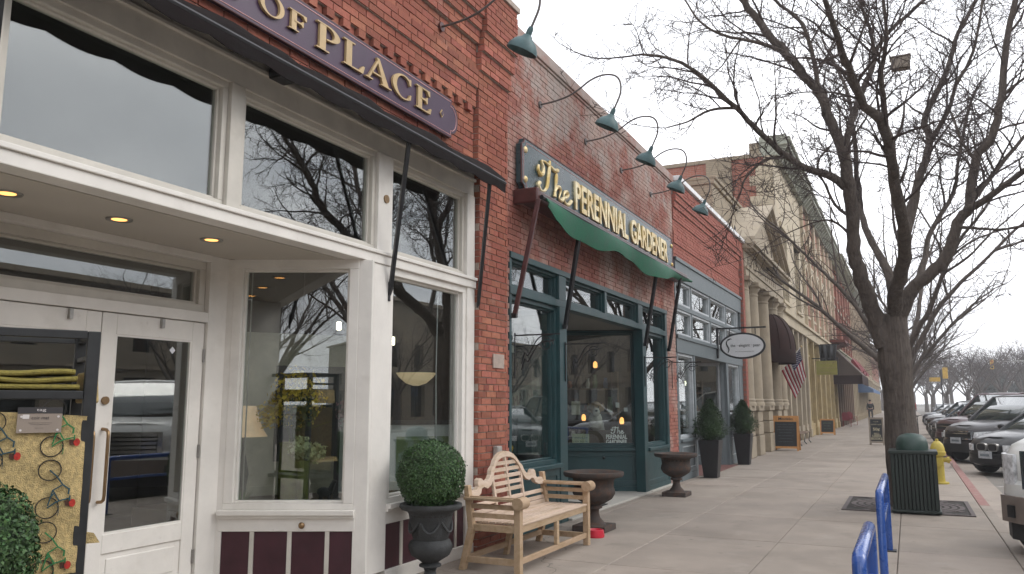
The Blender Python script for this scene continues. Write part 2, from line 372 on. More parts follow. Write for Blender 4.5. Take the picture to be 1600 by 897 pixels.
KERBR = mat('red_kerb_paint', (0.25, 0.12, 0.105), 0.8, ns=5, col2=(0.31, 0.25, 0.21), thr=(0.52, 0.7), bump=0.2, bs=90, world=True)
kerb = MB(); kerb.box(0.905, 1.075, 60, 330, -0.16, -0.002)
kerb = struct(kerb.build('kerb', CONC))
y = -12.0
while y < 60:
    m = MB(); red = 13.2 <= y < 36
    m.hexa([(0.905, y + .004, -0.16), (1.09, y + .004, -0.16), (1.09, y + 2.996, -0.16), (0.905, y + 2.996, -0.16)], [(0.905, y + .004, 0.0), (1.055, y + .004, -0.004), (1.055, y + 2.996, -0.004), (0.905, y + 2.996, 0.0)])
    m.build('kerb_stone', KERBR if red else CONC, kerb, bevel=0.012); y += 3.0
far = MB(); far.box(19.0, 24.5, -120, 420, -0.16, 0); struct(far.build('far_sidewalk', CONC))

# ------------------------------------------------------------------ bricks
CP, SP, CY_, SY_ = math.cos(R(8.2616)), math.sin(R(8.2616)), math.cos(R(26.144)), math.sin(R(26.144))
def pix(P):
    X, Y, Z = P[0], P[1], P[2] - 1.6; dx = X * CY_ + Y * SY_; fw = -X * SY_ + Y * CY_
    z = fw * CP + Z * SP; yy = fw * SP - Z * CP
    return (800 + 1250 * dx / z, 448.5 + 1250 * yy / z, z) if z > 0.05 else (-1, -1, -1)
def unpix(u, v, Y):
    """point at street distance Y that the photograph shows at (u, v)"""
    x, y = (u - 800) / 1250, (v - 448.5) / 1250
    f = CP + y * SP; up = -y * CP + SP; X = x * CY_ - f * SY_; YY = x * SY_ + f * CY_
    return Vector((X * Y / YY, Y, 1.6 + up * Y / YY))
UB = {}
def unit_brick(m):
    if m.name not in UB:
        b = MB(); b.box(-1, 0, 0, 1, 0, 1); me = bpy.data.meshes.new('brick'); me.from_pydata(b.v, [], b.f); me.materials.append(m); UB[m.name] = me
    return UB[m.name]
def free(y0, y1, z0, z1, ops):
    iv = [(y0, y1)]
    for a, b, c, d in ops:
        if d <= z0 + 1e-4 or c >= z1 - 1e-4: continue
        nv = []
        for p, q in iv:
            if b <= p or a >= q: nv.append((p, q)); continue
            if a > p: nv.append((p, a))
            if b < q: nv.append((b, q))
        iv = nv
    return [(p, q) for p, q in iv if q - p > 0.02]
def slabwall(mb, d0, d1, y0, y1, z0, z1, ops):
    zs = sorted({z0, z1, *[k for o in ops for k in o[2:] if z0 < k < z1]})
    for za, zb in zip(zs, zs[1:]):
        for p, q in free(y0, y1, za, zb, ops): mb.box(d0, d1, p, q, za, zb)
def brickwall(owner, regions, bm_, mm_, bh=0.076, bl=0.235, mo=0.011, nobj=290, seed=1, name='brick_wall'):
    r = random.Random(seed); w_ = MB((FX, 0, 0)); lst = []
    for d, y0, y1, z0, z1, ops in regions:
        slabwall(w_, d - 0.16, d - 0.014, y0 + .014, y1 - .014, z0, z1, ops)
        n = max(1, round((z1 - z0) / bh)); h = (z1 - z0) / n
        for k in range(n):
            za, zb = z0 + k * h + mo / 2, z0 + (k + 1) * h - mo / 2
            hdr = (k % 6 == 5); L_ = bl * (0.5 if hdr else 1)
            for p, q in free(y0, y1, za, zb, ops):
                off = (k % 2) * 0.5 * L_ ; i0 = math.floor((p - off) / L_)
                i = i0
                while True:
                    a = max(p, i * L_ + off); b = min(q, (i + 1) * L_ + off)
                    if a >= q - 1e-6: break
                    if b - a > 0.03:
                        chip = r.uniform(-0.004, 0.003)
                        lst.append((FX + d + chip, a + mo / 2 + r.uniform(0, .002), b - mo / 2 - r.uniform(0, .002), za + r.uniform(-.0015, .0015), zb + r.uniform(-.0015, .0015)))
                    i += 1
    wall = w_.build(name, mm_, owner)
    def key(q):
        u, v, z = pix((q[0], (q[1] + q[2]) / 2, (q[3] + q[4]) / 2))
        return z if (0 < z and -20 < u < 1620 and -15 < v < 910) else 1e6 + q[1]
    lst.sort(key=key); og = ORG[owner.name]; me = unit_brick(bm_)
    for x, a, b, c, d in lst[:nobj]:
        o = link('brick', me, wall); o.location = Vector((x, a, c)) - og; o.scale = (0.09, b - a, d - c)
    if len(lst) > nobj:
        st = MB()
        for x, a, b, c, d in lst[nobj:]: st.box(x - 0.09, x, a, b, c, d)
        st.build('remaining_bricks', bm_, wall, kind='stuff')
    return wall

def ring(mb, d0, d1, s0, s1, z0, z1, fw, fb=None, ft=None):
    """four butted bars round an opening"""
    fb = fw if fb is None else fb; ft = fw if ft is None else ft
    mb.box(d0, d1, s0, s1, z0, z0 + fb); mb.box(d0, d1, s0, s1, z1 - ft, z1)
    mb.box(d0, d1, s0, s0 + fw, z0 + fb, z1 - ft); mb.box(d0, d1, s1 - fw, s1, z0 + fb, z1 - ft)
def window(owner, o, along, s0, s1, z0, z1, d=-0.06, depth=0.06, fw=0.05, m=None, name='window', gl=None, bevel=0.005, fb=None, inner=True):
    mb = MB(o, along); ring(mb, d, d + depth, s0, s1, z0, z1, fw, fb)
    if inner:
        g = fw; ring(mb, d - 0.012, d + depth * 0.5, s0 + g, s1 - g, z0 + (fb or fw), z1 - g, 0.022)
    w_ = mb.build(name, m or WHITE, owner, bevel=bevel)
    p = MB(o, along); e = fw + (0.016 if inner else -0.004); p.box(d + 0.008, d + 0.014, s0 + e, s1 - e, z0 + (fb or fw) + e - fw, z1 - e)
    p.build('pane', gl or GLASS, w_)
    return w_

# ------------------------------------------------------------------ serif letters
def arc(cx, cy, rx, ry, a0, a1, n): return [(cx + rx * math.cos(R(a0 + (a1 - a0) * i / n)), cy + ry * math.sin(R(a0 + (a1 - a0) * i / n))) for i in range(n + 1)]
def band(cx, cy, rx, ry, ix, iy, a0, a1, n=22): return arc(cx, cy, rx, ry, a0, a1, n) + list(reversed(arc(cx, cy, ix, iy, a0, a1, n)))
def rect(x0, y0, x1, y1): return [(x0, y0), (x1, y0), (x1, y1), (x0, y1)]
GLY = {
 'E': (0.62, [rect(.1, 0, .27, 1), [(.02, 0), (.64, 0), (.68, .25), (.62, .25), (.52, .06), (.02, .05)], [(.02, 1), (.02, .95), (.48, .94), (.56, .76), (.61, .76), (.6, 1)], [(.2, .47), (.42, .47), (.46, .38), (.5, .38), (.5, .66), (.46, .66), (.42, .545), (.2, .545)]]),
 'F': (0.58, [rect(.1, 0, .27, 1), rect(.02, 0, .36, .05), [(.02, 1), (.02, .95), (.48, .94), (.56, .76), (.61, .76), (.6, 1)], [(.2, .45), (.42, .45), (.46, .36), (.5, .36), (.5, .64), (.46, .64), (.42, .525), (.2, .525)]]),
 'L': (0.6, [rect(.1, 0, .27, 1), rect(.02, .95, .36, 1), [(.02, 0), (.62, 0), (.67, .3), (.61, .3), (.5, .06), (.02, .05)]]),
 'P': (0.62, [rect(.1, 0, .27, 1), rect(.02, 0, .37, .05), rect(.02, .95, .3, 1), band(.3, .72, .36, .28, .2, .23, -92, 92, 16)]),
 'A': (0.78, [[(.06, .03), (.12, .03), (.44, .95), (.40, 1.02)], [(.34, 1.02), (.43, 1.02), (.78, .03), (.58, .03)], rect(.2, .3, .6, .36), rect(-.01, 0, .22, .05), rect(.5, 0, .86, .05)]),
 'O': (0.92, [band(.45, .5, .45, .52, .29, .47, 90, 270), band(.45, .5, .45, .52, .29, .47, -90, 90)]),
 'C': (0.78, [band(.45, .5, .45, .52, .29, .47, 48, 312), [(.68, .98), (.74, .98), (.74, .70), (.69, .70), (.64, .86)], [(.7, .3), (.75, .3), (.73, .1), (.64, .08)]]),
 'S': (0.6, [band(.3, .74, .28, .28, .13, .22, 20, 250), band(.28, .27, .28, .29, .12, .22, -160, 70)]),
 'N': (0.85, [rect(.08, 0, .14, 1), [(.02, 1), (.2, 1), (.76, 0), (.7, 0)], rect(.68, 0, .74, 1), rect(.0, 0, .22, .05), rect(.6, .95, .84, 1)]),
}
def serif(owner, ch, d, s, z, h, m, th=0.022, wd=None):
    kx = wd / GLY[ch][0] if wd else h
    mb = MB((FX, 0, 0))
    for k, pl in enumerate(GLY[ch][1]): mb.extr([(s + x * kx, z + y * h) for x, y in pl], 'x', d, d + th + 0.0012 * k)
    return mb.build('letter', m, owner, fix=True)
# ------------------------------------------------------------------ shop 1: white storefront, purple sign
S1 = thing('brick_shop', 'red brick shop with white wood storefront, double doors and burgundy panels', 'building', (FX, 2.8, 0))
O1 = (FX, 0, 0); FAC = (0, 1, 0)
ops1 = [(-3, 7.80, -0.1, 4.22)]
brickwall(S1, [(0.0, -3, 7.76, 4.22, 4.885, []), (0.035, -3, 7.76, 4.97, 5.20, []), (0.065, -3, 7.76, 5.20, 5.43, []), (0.035, -3, 7.76, 5.43, 5.74, []), (0.075, -3, 7.76, 5.74, 5.90, []), (0.11, -3, 7.76, 5.90, 6.06, []), (0.145, -3, 7.76, 6.06, 6.34, []),
               (0.06, 7.80, 8.52, 0.0, 4.22, []), (0.06, 7.762, 8.52, 4.22, 5.43, []), (0.095, 7.762, 8.55, 5.43, 5.66, []), (0.13, 7.762, 8.58, 5.66, 5.90, []), (0.165, 7.762, 8.60, 5.90, 6.48, [])], BR1, MORTAR, seed=3)
dn = MB(O1)                                     # dentil course
slabwall(dn, -0.16, -0.014, -3, 7.76, 4.885, 4.97, [])
dnb = dn.build('dentil_backing', MORTAR, S1); y = 1.6; k = 0
while y < 7.72:
    b = link('dentil_brick', unit_brick(BR1), dnb); b.location = Vector((FX + (0.045 if k % 2 else 0.0), y + 0.006, 4.89)) - ORG[S1.name]; b.scale = (0.09, 0.100, 0.074); y += 0.112; k += 1
m = MB(O1); m.box(-0.3, 0.19, -3, 8.61, 6.48, 6.55); m.build('coping', MORTAR, S1)
m = MB(O1); m.box(-0.4, -0.165, -3, 8.5, 4.22, 6.48); m.box(-9, -0.4, -3, 8.5, 6.2, 6.3); m.box(-9.2, -9, -3, 8.5, 0, 6.4); m.box(-9, -0.2, -3.2, -3, 0, 6.4); m.build('roof_and_back_wall', BR1, S1)
# inside of the shop
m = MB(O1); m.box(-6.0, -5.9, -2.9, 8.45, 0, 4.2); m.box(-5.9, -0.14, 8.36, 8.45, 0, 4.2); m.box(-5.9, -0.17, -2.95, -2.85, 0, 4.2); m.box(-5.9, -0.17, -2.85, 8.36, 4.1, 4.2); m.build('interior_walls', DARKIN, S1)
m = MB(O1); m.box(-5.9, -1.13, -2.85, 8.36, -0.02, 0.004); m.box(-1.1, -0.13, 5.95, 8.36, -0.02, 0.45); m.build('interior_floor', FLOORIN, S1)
# storefront: header, uprights, sills
F1 = []
m = MB(O1)
m.box(-0.13, -0.01, -3, 7.80, 3.93, 4.22); m.box(-0.11, 0.02, -3, 7.80, 4.10, 4.13)
hd = m.build('header', CREAMW, S1, bevel=0.004)
for s0, s1_ in ((2.34, 2.47), (4.11, 4.24), (5.94, 6.17), (7.62, 7.798)):
    m = MB(O1); m.box(-0.13, 0.006, s0, s1_, 2.99, 3.93); m.build('upright', CREAMW if s0 < 5 else WHITE, S1, bevel=0.005)
for s0, s1_ in ((0.3, 2.34), (2.47, 4.11), (4.24, 5.94), (6.17, 7.62)):
    window(S1, O1, FAC, s0, s1_, 2.99, 3.93, d=-0.10, depth=0.07, fw=0.05, m=CREAMW, name='transom_window')
m = MB(O1); m.box(-0.15, 0.045, -3, 7.80, 2.955, 2.99); m.box(-0.14, 0.025, -3, 7.80, 2.87, 2.955); m.build('sill_beam', WHITE, S1, bevel=0.006)
# corner post and right-hand shop window
m = MB(O1); m.box(-0.13, 0.012, 5.87, 6.165, 0.12, 2.87); m.build('corner_post', WHITE, S1, bevel=0.008)
m = MB(O1); m.box(-0.13, 0.008, 7.63, 7.797, 0.12, 2.87); m.build('end_post', WHITE, S1, bevel=0.006)
window(S1, O1, FAC, 6.165, 7.63, 0.70, 2.87, d=-0.10, depth=0.09, fw=0.07, name='shop_window', fb=0.05)
def base_panels(o, along, s0, s1_, div, sub):
    m = MB(o, along); m.box(-0.10, 0.055, s0, s1_, 0.655, 0.70); m.box(-0.10, 0.03, s0, s1_, 0.63, 0.655); m.build('sill', WHITE, S1, bevel=0.006)
    m = MB(o, along); m.box(-0.10, 0.0, s0, s1_, 0.52, 0.63); m.box(-0.10, 0.014, s0, s1_, 0.0, 0.12); m.build('base_rail', WHITE, S1, bevel=0.004)
    pts = [s0] + div + [s1_]
    for a, b in zip(pts, pts[1:]):
        m = MB(o, along); m.box(-0.08, -0.02, a + 0.018 * (a != s0), b - 0.018 * (b != s1_), 0.12, 0.52); m.build('base_panel', BURG, S1)
    for q in div:
        m = MB(o, along); m.box(-0.08, -0.006, q - 0.018, q + 0.018, 0.12, 0.52); m.build('batten', CREAMW, S1)
base_panels(O1, FAC, 6.165, 7.797, [6.45, 6.79, 7.12, 7.45], 0)
# slanted shop window beside the entrance
A1 = Vector((-5.34, 5.20, 0)); B1 = Vector((-4.30, 5.72, 0)); al1 = (B1 - A1); ln1 = al1.length
window(S1, A1, al1, 0.03, ln1 - 0.02, 0.70, 2.87, d=-0.09, depth=0.09, fw=0.085, name='shop_window', fb=0.05)
base_panels(A1, al1, 0.0, ln1 - 0.003, [0.29, 0.61, 0.93], 0)
m = MB(A1, al1); m.box(-0.30, -0.004, -0.10, 0.03, 0.0, 2.866); m.build('corner_trim', WHITE, S1)
m = MB(A1, al1); m.box(-0.09, -0.004, ln1 - 0.02, ln1 + 0.10, 0.12, 2.866); m.build('corner_trim', WHITE, S1, bevel=0.004)
kn = MB(A1, al1); q = [Vector((0.0, 0.72, 0.575)), Vector((0.035, 0.72, 0.575))]; kn.tube(q, 0.012, 10); kn.ell((0.035, 0.72, 0.575), (0.02, 0.028, 0.028)); kn.build('brass_knob', BRASS, S1, smooth=True)
# soffit, downlights
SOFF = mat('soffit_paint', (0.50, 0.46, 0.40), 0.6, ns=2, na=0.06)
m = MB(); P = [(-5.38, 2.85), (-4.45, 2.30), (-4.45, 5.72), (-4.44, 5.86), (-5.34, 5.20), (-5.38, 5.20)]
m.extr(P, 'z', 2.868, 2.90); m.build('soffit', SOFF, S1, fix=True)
for (x, y_) in ((-4.85, 3.68), (-4.82, 4.48), (-4.85, 2.9)):
    f = MB(); f.lathe([(0.055, 2.866), (0.055, 2.862), (0.085, 2.858), (0.088, 2.8675)], x, y_, 28); f = f.build('downlight', STEEL, S1, smooth=True)
    f2 = MB(); f2.lathe([(0.001, 2.8635), (0.05, 2.8625), (0.05, 2.8655), (0.001, 2.866)], x, y_, 20); f2.build('bulb', WARM, f)
# doors
XD = -5.38; OD = (XD, 0, 0)
m = MB(OD); m.box(-0.12, 0.02, 2.75, 3.02, 0, 2.868); m.build('door_jamb', WHITE, S1, bevel=0.004)
m = MB(OD); m.box(-0.12, 0.02, 4.995, 5.21, 0, 2.868); m.build('door_jamb', WHITE, S1, bevel=0.004)
m = MB(OD); m.box(-0.12, 0.018, 3.02, 4.995, 2.285, 2.37); m.box(-0.12, 0.035, 3.02, 4.995, 2.81, 2.868); m.build('door_head', WHITE, S1, bevel=0.004)
window(S1, OD, FAC, 3.02, 4.995, 2.37, 2.81, d=-0.10, depth=0.07, fw=0.07, m=CREAMW, name='door_transom')
m = MB((-5.37, 2.85, 0), (1.03, -0.55, 0)); m.box(-0.06, 0.0, 0, 1.1, 0, 2.868)
q = MB((-5.42, 2.80, 0), (1.03, -0.55, 0)); q.box(-0.05, 0.0, 0, 1.15, 0, 2.86); q.build('entry_side_wall', WHITE, S1)
def leaf(s0, s1_, hs, hinge):
    m = MB(OD); z0, z1 = 0.015, 2.28; st = 0.125
    m.box(-0.055, -0.01, s0, s0 + st + 0.04 * (hinge == 'l') * 0, z0, z1); m.box(-0.055, -0.01, s1_ - st, s1_, z0, z1)
    m.box(-0.055, -0.01, s0 + st, s1_ - st, 2.12, z1); m.box(-0.055, -0.01, s0 + st, s1_ - st, 0.50, 0.64); m.box(-0.055, -0.01, s0 + st, s1_ - st, z0, 0.22)
    dr = m.build('door', WHITE, S1, bevel=0.005)
    m = MB(OD); m.box(-0.045, -0.024, s0 + st, s1_ - st, 0.22, 0.50); m.build('door_panel', WHITE, dr)
    m = MB(OD); m.box(-0.045, -0.016, s0 + st + .05, s1_ - st - .05, 0.26, 0.46); m.build('raised_field', WHITE, dr, bevel=0.008)
    m = MB(OD); ring(m, -0.04, -0.014, s0 + st, s1_ - st, 0.64, 2.12, 0.014); m.build('glazing_bead', WHITE, dr)
    m = MB(OD); m.box(-0.034, -0.028, s0 + st + .01, s1_ - st - .01, 0.65, 2.11); m.build('pane', GLASS, dr)
    m = MB(OD); m.tube([(-0.012, hs, 0.88), (0.035, hs, 0.885), (0.055, hs, 0.90), (0.06, hs, 0.93), (0.06, hs, 1.36), (0.055, hs, 1.39), (0.035, hs, 1.405), (-0.012, hs, 1.41)], 0.0125, 10); m.build('pull_handle', BRASS, dr, smooth=True)
    he = s1_ - 0.004 if hinge == 'r' else s0 + 0.004
    for z in (0.35, 1.2, 2.0):
        m = MB(OD); m.tube([(-0.002, he, z - .055), (-0.002, he, z + .055)], 0.009, 8); m.build('hinge', STEEL, dr)
    return dr
dl = leaf(3.03, 4.005, 3.955, 'l'); d2 = leaf(4.012, 4.988, 4.075, 'r')
m = MB(OD); m.lathe([(0.001, 0), (0.001, 0.001)], 0, 0, 3); m = MB(OD); m.tube([(-0.012, 4.075, 1.62), (0.008, 4.075, 1.62)], 0.03, 16); m.build('lock_cylinder', BRASS, d2)
for s in (3.74, 4.54):
    m = MB(OD); m.box(-0.009, 0.02, s - .013, s + .013, 2.20, 2.275); m.build('door_stop', STEEL, S1)
m = MB(OD); m.poly([(-0.0275, 4.68, 2.0), (-0.0275, 4.71, 2.03), (-0.0275, 4.68, 2.06), (-0.0275, 4.65, 2.03)]); m.build('sticker', mat('sticker_white', (0.7, 0.72, 0.74), 0.5), d2)
# pier details
m = MB(O1); m.box(0.062, 0.075, 8.13, 8.40, 2.0, 2.16); m.build('patch_stone', mat('patch_mortar', (0.42, 0.34, 0.29), 0.9, ns=12, na=0.2, bump=0.4), S1)
ob = thing('outlet_box', 'small grey outlet box on the brick pier behind the wooden bench', 'outlet box', (FX + 0.064, 8.2, 1.0))
m = MB((FX, 0, 0)); m.box(0.066, 0.12, 8.14, 8.26, 0.98, 1.12); m.build('box_body', mat('grey_plastic', (0.36, 0.34, 0.31), 0.6), ob, bevel=0.006)
m = MB((FX, 0, 0)); m.box(0.12, 0.127, 8.15, 8.25, 0.99, 1.11); m.build('lid', MATS['grey_plastic'], ob, bevel=0.004)
# purple sign
SG = thing('shop_sign', 'long purple sign with gold serif letters above the dark awning', 'sign', (FX + 0.0, 4.2, 4.43))
def signshape(s0, s1_, z0, z1, e, g=0):
    c = (z0 + z1) / 2; r = (z1 - z0) / 2 - 0.06
    rt = [(s1_ - e, z0 + g), (s1_ - e, z0 + 0.05), (s1_ - e + .045 - g, z0 + 0.055)] + [(s1_ - 0.09 - g + 0.09 * math.cos(R(t)), c + r * math.sin(R(t))) for t in range(-64, 65, 16)] + [(s1_ - e + .045 - g, z1 - 0.055), (s1_ - e, z1 - 0.05), (s1_ - e, z1 - g)]
    lf = [(s0 + s1_ - a, b) for a, b in reversed(rt)]
    return rt + lf
m = MB(O1); m.extr(signshape(1.1, 7.29, 4.43, 4.85, 0.13), 'x', 0.012, 0.055); sgb = m.build('sign_board', PURPLE, SG, fix=True)
m = MB(O1); shp = signshape(1.13, 7.262, 4.455, 4.825, 0.12); pts = [(0.056, a, b) for a, b in shp]; m.tube(pts + [pts[0]], 0.0045, 5); m.build('pink_border', PINKL, SG)
m = MB(O1); shp = signshape(1.1, 7.29, 4.43, 4.85, 0.13); pts = [(0.05, a, b) for a, b in shp]; m.tube(pts + [pts[0]], 0.008, 5); m.build('pink_edge', MAROON, SG)
for ch, s, w_, z, h in (('E', 3.78, .27, 4.535, .22), ('O', 4.265, .27, 4.553, .175), ('F', 4.58, .20, 4.553, .165), ('P', 4.91, .29, 4.53, .235), ('L', 5.265, .28, 4.53, .235), ('A', 5.60, .36, 4.53, .235), ('C', 6.02, .33, 4.53, .235), ('E', 6.42, .27, 4.53, .235)):
    serif(SG, ch, 0.057, s, z, h, GOLD, 0.024, w_)
for e, mt_, dd in ((0.045, GOLD, 0.0), (0.030, PURPLE, 0.004)):
    m = MB(O1); m.extr([(6.95 - e * .8, 4.63), (6.95, 4.63 - e), (6.95 + e * .8, 4.63), (6.95, 4.63 + e)], 'x', 0.057, 0.066 + dd); m.build('diamond', mt_, SG)
# dark awning, rolled up
AW = thing('dark_awning', 'dark brown retracted awning with scalloped edge and black arms over white storefront', 'awning', (FX, 4.0, 4.1))
AWF = mat('dark_awning_cloth', (0.010, 0.007, 0.007), 0.9, spec=0.15, ns=5, na=0.4, bump=0.3, bs=20)
m = MB(O1); n = 150; rows = []; rr = random.Random(4)
for i in range(n + 1):
    s = -2.9 + (7.84 + 2.9) * i / n; wv = 0.018 * math.sin(s * 5.1) + 0.012 * math.sin(s * 11.7 + 1); sc_ = 0.030 * abs(math.sin(s * 6.2))
    rows.append([(0.01, s, 4.34 + wv * .3), (0.14, s, 4.27 + wv * .8), (0.27, s, 4.19 + wv), (0.36, s, 4.11 + wv * .6), (0.375, s, 4.06), (0.37, s, 3.975 - sc_), (0.362, s, 3.975 - sc_), (0.355, s, 4.05), (0.2, s, 4.14), (0.01, s, 4.24)])
idx = [[m.p(*q) for q in r_] for r_ in rows]
for a, b in zip(idx, idx[1:]):
    for j in range(len(a)): m.face(a[j], a[(j + 1) % len(a)], b[(j + 1) % len(a)], b[j])
m.face(*idx[0]); m.face(*reversed(idx[-1])); m.build('canopy', AWF, AW, smooth=True, fix=True, sharp=60)
m = MB(O1); m.tube([(0.36, -2.9, 4.06), (0.36, 7.85, 4.06)], 0.022, 8); m.build('front_bar', BLACKM, AW)
for sb, st in ((2.41, 2.25), (6.13, 5.93), (7.83, 7.52)):
    m = MB(O1); m.bar((0.03, sb, 2.66), (0.345, st, 4.04), 0.035, 0.035); m.build('arm', BLACKM, AW)
    m = MB(O1); m.bar((0.012, sb, 2.54), (0.012, sb, 2.72), 0.03, 0.02, (1, 0, 0)); m.bar((0.012, sb, 2.60), (0.04, sb, 2.67), 0.03, 0.03); m.build('wall_bracket', BLACKM, AW)
m = MB(O1); m.box(0.02, 0.14, 4.45, 4.62, 4.08, 4.20); m.build('crank_box', BLACKM, AW, bevel=0.01)
m = MB(O1); m.lathe([(0.001, 0), (0.001, 0.001)], 0, 0, 3)
vb = MB(O1); vb.tube([(0.006, 6.06, 3.50), (0.018, 6.06, 3.50)], 0.04, 16); vb.build('round_vent', BRASS, S1)
# gooseneck lamps
TEAL = mat('teal_enamel', (0.045, 0.10, 0.105), 0.5, ns=10, na=0.3)
ARMM = mat('weathered_arm_metal', (0.10, 0.085, 0.08), 0.55, ns=12, na=0.3)
def goose(s, z, label, d0=0.0, base=MAROON):
    t = thing('gooseneck_lamp', label, 'wall lamp', (FX + d0, s, z), group='gooseneck sign lamps')
    D = [(0.0, 0.0), (0.22, 0.012), (0.42, 0.05), (0.58, 0.12), (0.72, 0.205), (0.85, 0.25), (0.98, 0.255), (1.09, 0.22), (1.15, 0.15), (1.17, 0.05), (1.155, -0.06), (1.10, -0.18), (1.06, -0.26)]
    pts = []
    for i in range(len(D) - 1):
        p0 = D[max(i - 1, 0)]; p1 = D[i]; p2 = D[i + 1]; p3 = D[min(i + 2, len(D) - 1)]
        for k in range(3):
            q = k / 3; f = lambda a, b, c, e: 0.5 * (2 * b + (c - a) * q + (2 * a - 5 * b + 4 * c - e) * q * q + (3 * b - a - 3 * c + e) * q ** 3)
            pts.append((FX + d0 + f(p0[0], p1[0], p2[0], p3[0]), s, z + f(p0[1], p1[1], p2[1], p3[1])))
    pts.append((FX + d0 + D[-1][0], s, z + D[-1][1]))
    m = MB(); m.tube(pts, 0.0125, 8); m.build('arm', ARMM, t, smooth=True)
    m = MB(); m.tube([(FX + d0 + .002, s, z), (FX + d0 + 0.022, s, z)], 0.05, 16); m.build('wall_plate', base, t)
    # shade turned back to the wall
    ax = Vector((-0.42, 0, -0.9)).normalized(); u = Vector((0, 1, 0)); v = ax.cross(u); e = Vector(pts[-1]); m = MB()
    rings = []
    prof = [(0.022, -0.03), (0.03, 0.0), (0.032, 0.055), (0.05, 0.07), (0.055, 0.085), (0.115, 0.13), (0.155, 0.19), (0.165, 0.235), (0.158, 0.232), (0.145, 0.19), (0.10, 0.14), (0.01, 0.10)]
    for r_, h in prof: rings.append([m.p(*(e + ax * h + (u * math.cos(2 * math.pi * j / 24) + v * math.sin(2 * math.pi * j / 24)) * r_)) for j in range(24)])
    for a, b in zip(rings, rings[1:]):
        for j in range(24): m.face(a[j], b[j], b[(j + 1) % 24], a[(j + 1) % 24])
    m.face(*rings[0]); m.build('shade', TEAL, t, smooth=True, fix=True)
    m = MB(); c = e + ax * 0.15; m.ell(c, (0.035, 0.035, 0.045)); m.build('bulb', mat('bulb_glass', (0.7, 0.7, 0.66), 0.2) if 'bulb_glass' not in MATS else MATS['bulb_glass'], t, smooth=True)
    return t
goose(6.94, 5.60, 'gooseneck lamp with maroon wall plate above the purple sign', 0.04)
for s, lb in ((9.62, 'gooseneck lamp above the script word of the dark teal sign'), (11.36, 'second gooseneck lamp along the faded brick wall above the teal sign'), (13.11, 'third gooseneck lamp along the faded brick wall above the teal sign'), (14.92, 'farthest gooseneck lamp of the faded brick wall beside the white coping')): goose(s, 5.66, lb, 0.0, ARMM)
# ------------------------------------------------------------------ shop 2: dark green storefront, faded brick
S2 = thing('brick_shop', 'faded red brick shop with dark green storefront and whitish stained wall', 'building', (FX, 12.5, 0))
brickwall(S2, [(0.0, 8.53, 16.55, 3.46, 6.26, []), (0.0, 8.53, 8.69, 0, 3.46, []), (0.0, 15.86, 16.55, 0, 3.46, [])], BR2, MORTAR2, bh=0.072, bl=0.225, mo=0.009, seed=5)
m = MB(O1); m.box(-0.3, 0.045, 8.6, 16.57, 6.30, 6.46); m.box(-0.3, 0.02, 8.6, 16.57, 6.26, 6.30); m.build('coping', BR2, S2, bevel=0.01)
m = MB(O1); m.box(-0.3, -0.16, 8.6, 16.5, 3.46, 6.26); m.box(-9, -0.3, 8.6, 16.5, 6.1, 6.2); m.box(-9.2, -9, 8.6, 16.5, 0, 6.2); m.build('roof_and_back_wall', BR2, S2)
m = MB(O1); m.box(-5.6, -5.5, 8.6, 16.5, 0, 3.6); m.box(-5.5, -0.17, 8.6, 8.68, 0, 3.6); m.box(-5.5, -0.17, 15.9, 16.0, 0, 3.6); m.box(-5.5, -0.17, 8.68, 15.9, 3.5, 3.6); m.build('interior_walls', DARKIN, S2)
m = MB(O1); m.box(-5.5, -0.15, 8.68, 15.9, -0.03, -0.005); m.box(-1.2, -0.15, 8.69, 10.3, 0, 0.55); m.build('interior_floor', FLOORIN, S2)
def framing(owner, mt_, lst, name='frame_bar', bev=0.006):
    for q in lst: m = MB(O1); m.box(*q); m.build(name, mt_, owner, bevel=bev)
framing(S2, GREEN, [(-0.17, 0.02, 8.692, 15.858, 3.38, 3.458), (-0.16, 0.01, 8.692, 15.858, 2.93, 3.03), (-0.16, 0.012, 10.24, 10.50, 0, 2.93), (-0.16, 0.008, 10.24, 10.50, 3.03, 3.38), (-0.16, 0.008, 12.14, 12.24, 3.03, 3.38), (-0.16, 0.008, 13.93, 14.2, 3.03, 3.38), (-0.16, 0.008, 15.72, 15.857, 3.03, 3.38), (-0.16, 0.012, 14.14, 14.36, 0.0, 2.93), (-0.16, 0.008, 15.72, 15.857, 0, 2.93), (-0.16, 0.0, 8.692, 8.76, 0, 3.38)])
for a, b in ((8.76, 10.24), (10.5, 12.14), (12.24, 13.93), (14.2, 15.72)): window(S2, O1, FAC, a, b, 3.03, 3.38, d=-0.13, depth=0.09, fw=0.035, m=GREEN, name='transom_window')
window(S2, O1, FAC, 8.76, 10.24, 0.80, 2.93, d=-0.14, depth=0.10, fw=0.055, m=GREEN, name='shop_window')
window(S2, O1, FAC, 14.36, 15.72, 0.80, 2.93, d=-0.14, depth=0.10, fw=0.055, m=GREEN, name='shop_window')
def gbase(owner, mt_, o, along, s0, s1_, zt, np_, sill=True):
    m = MB(o, along); m.box(-0.12, 0.05, s0, s1_, zt - 0.06, zt); m.build('sill', mt_, owner, bevel=0.008)
    m = MB(o, along); m.box(-0.12, -0.014, s0, s1_, 0.0, zt - 0.06); m.build('base_board', mt_, owner)
    w_ = (s1_ - s0) / np_
    for k in range(np_):
        m = MB(o, along); ring(m, -0.014, 0.0, s0 + k * w_, s0 + (k + 1) * w_ - .001, 0.12, zt - 0.062, 0.10); m.build('base_frame', mt_, owner, bevel=0.006)
    m = MB(o, along); m.box(-0.014, 0.01, s0, s1_, 0.0, 0.119); m.build('plinth', mt_, owner, bevel=0.004)
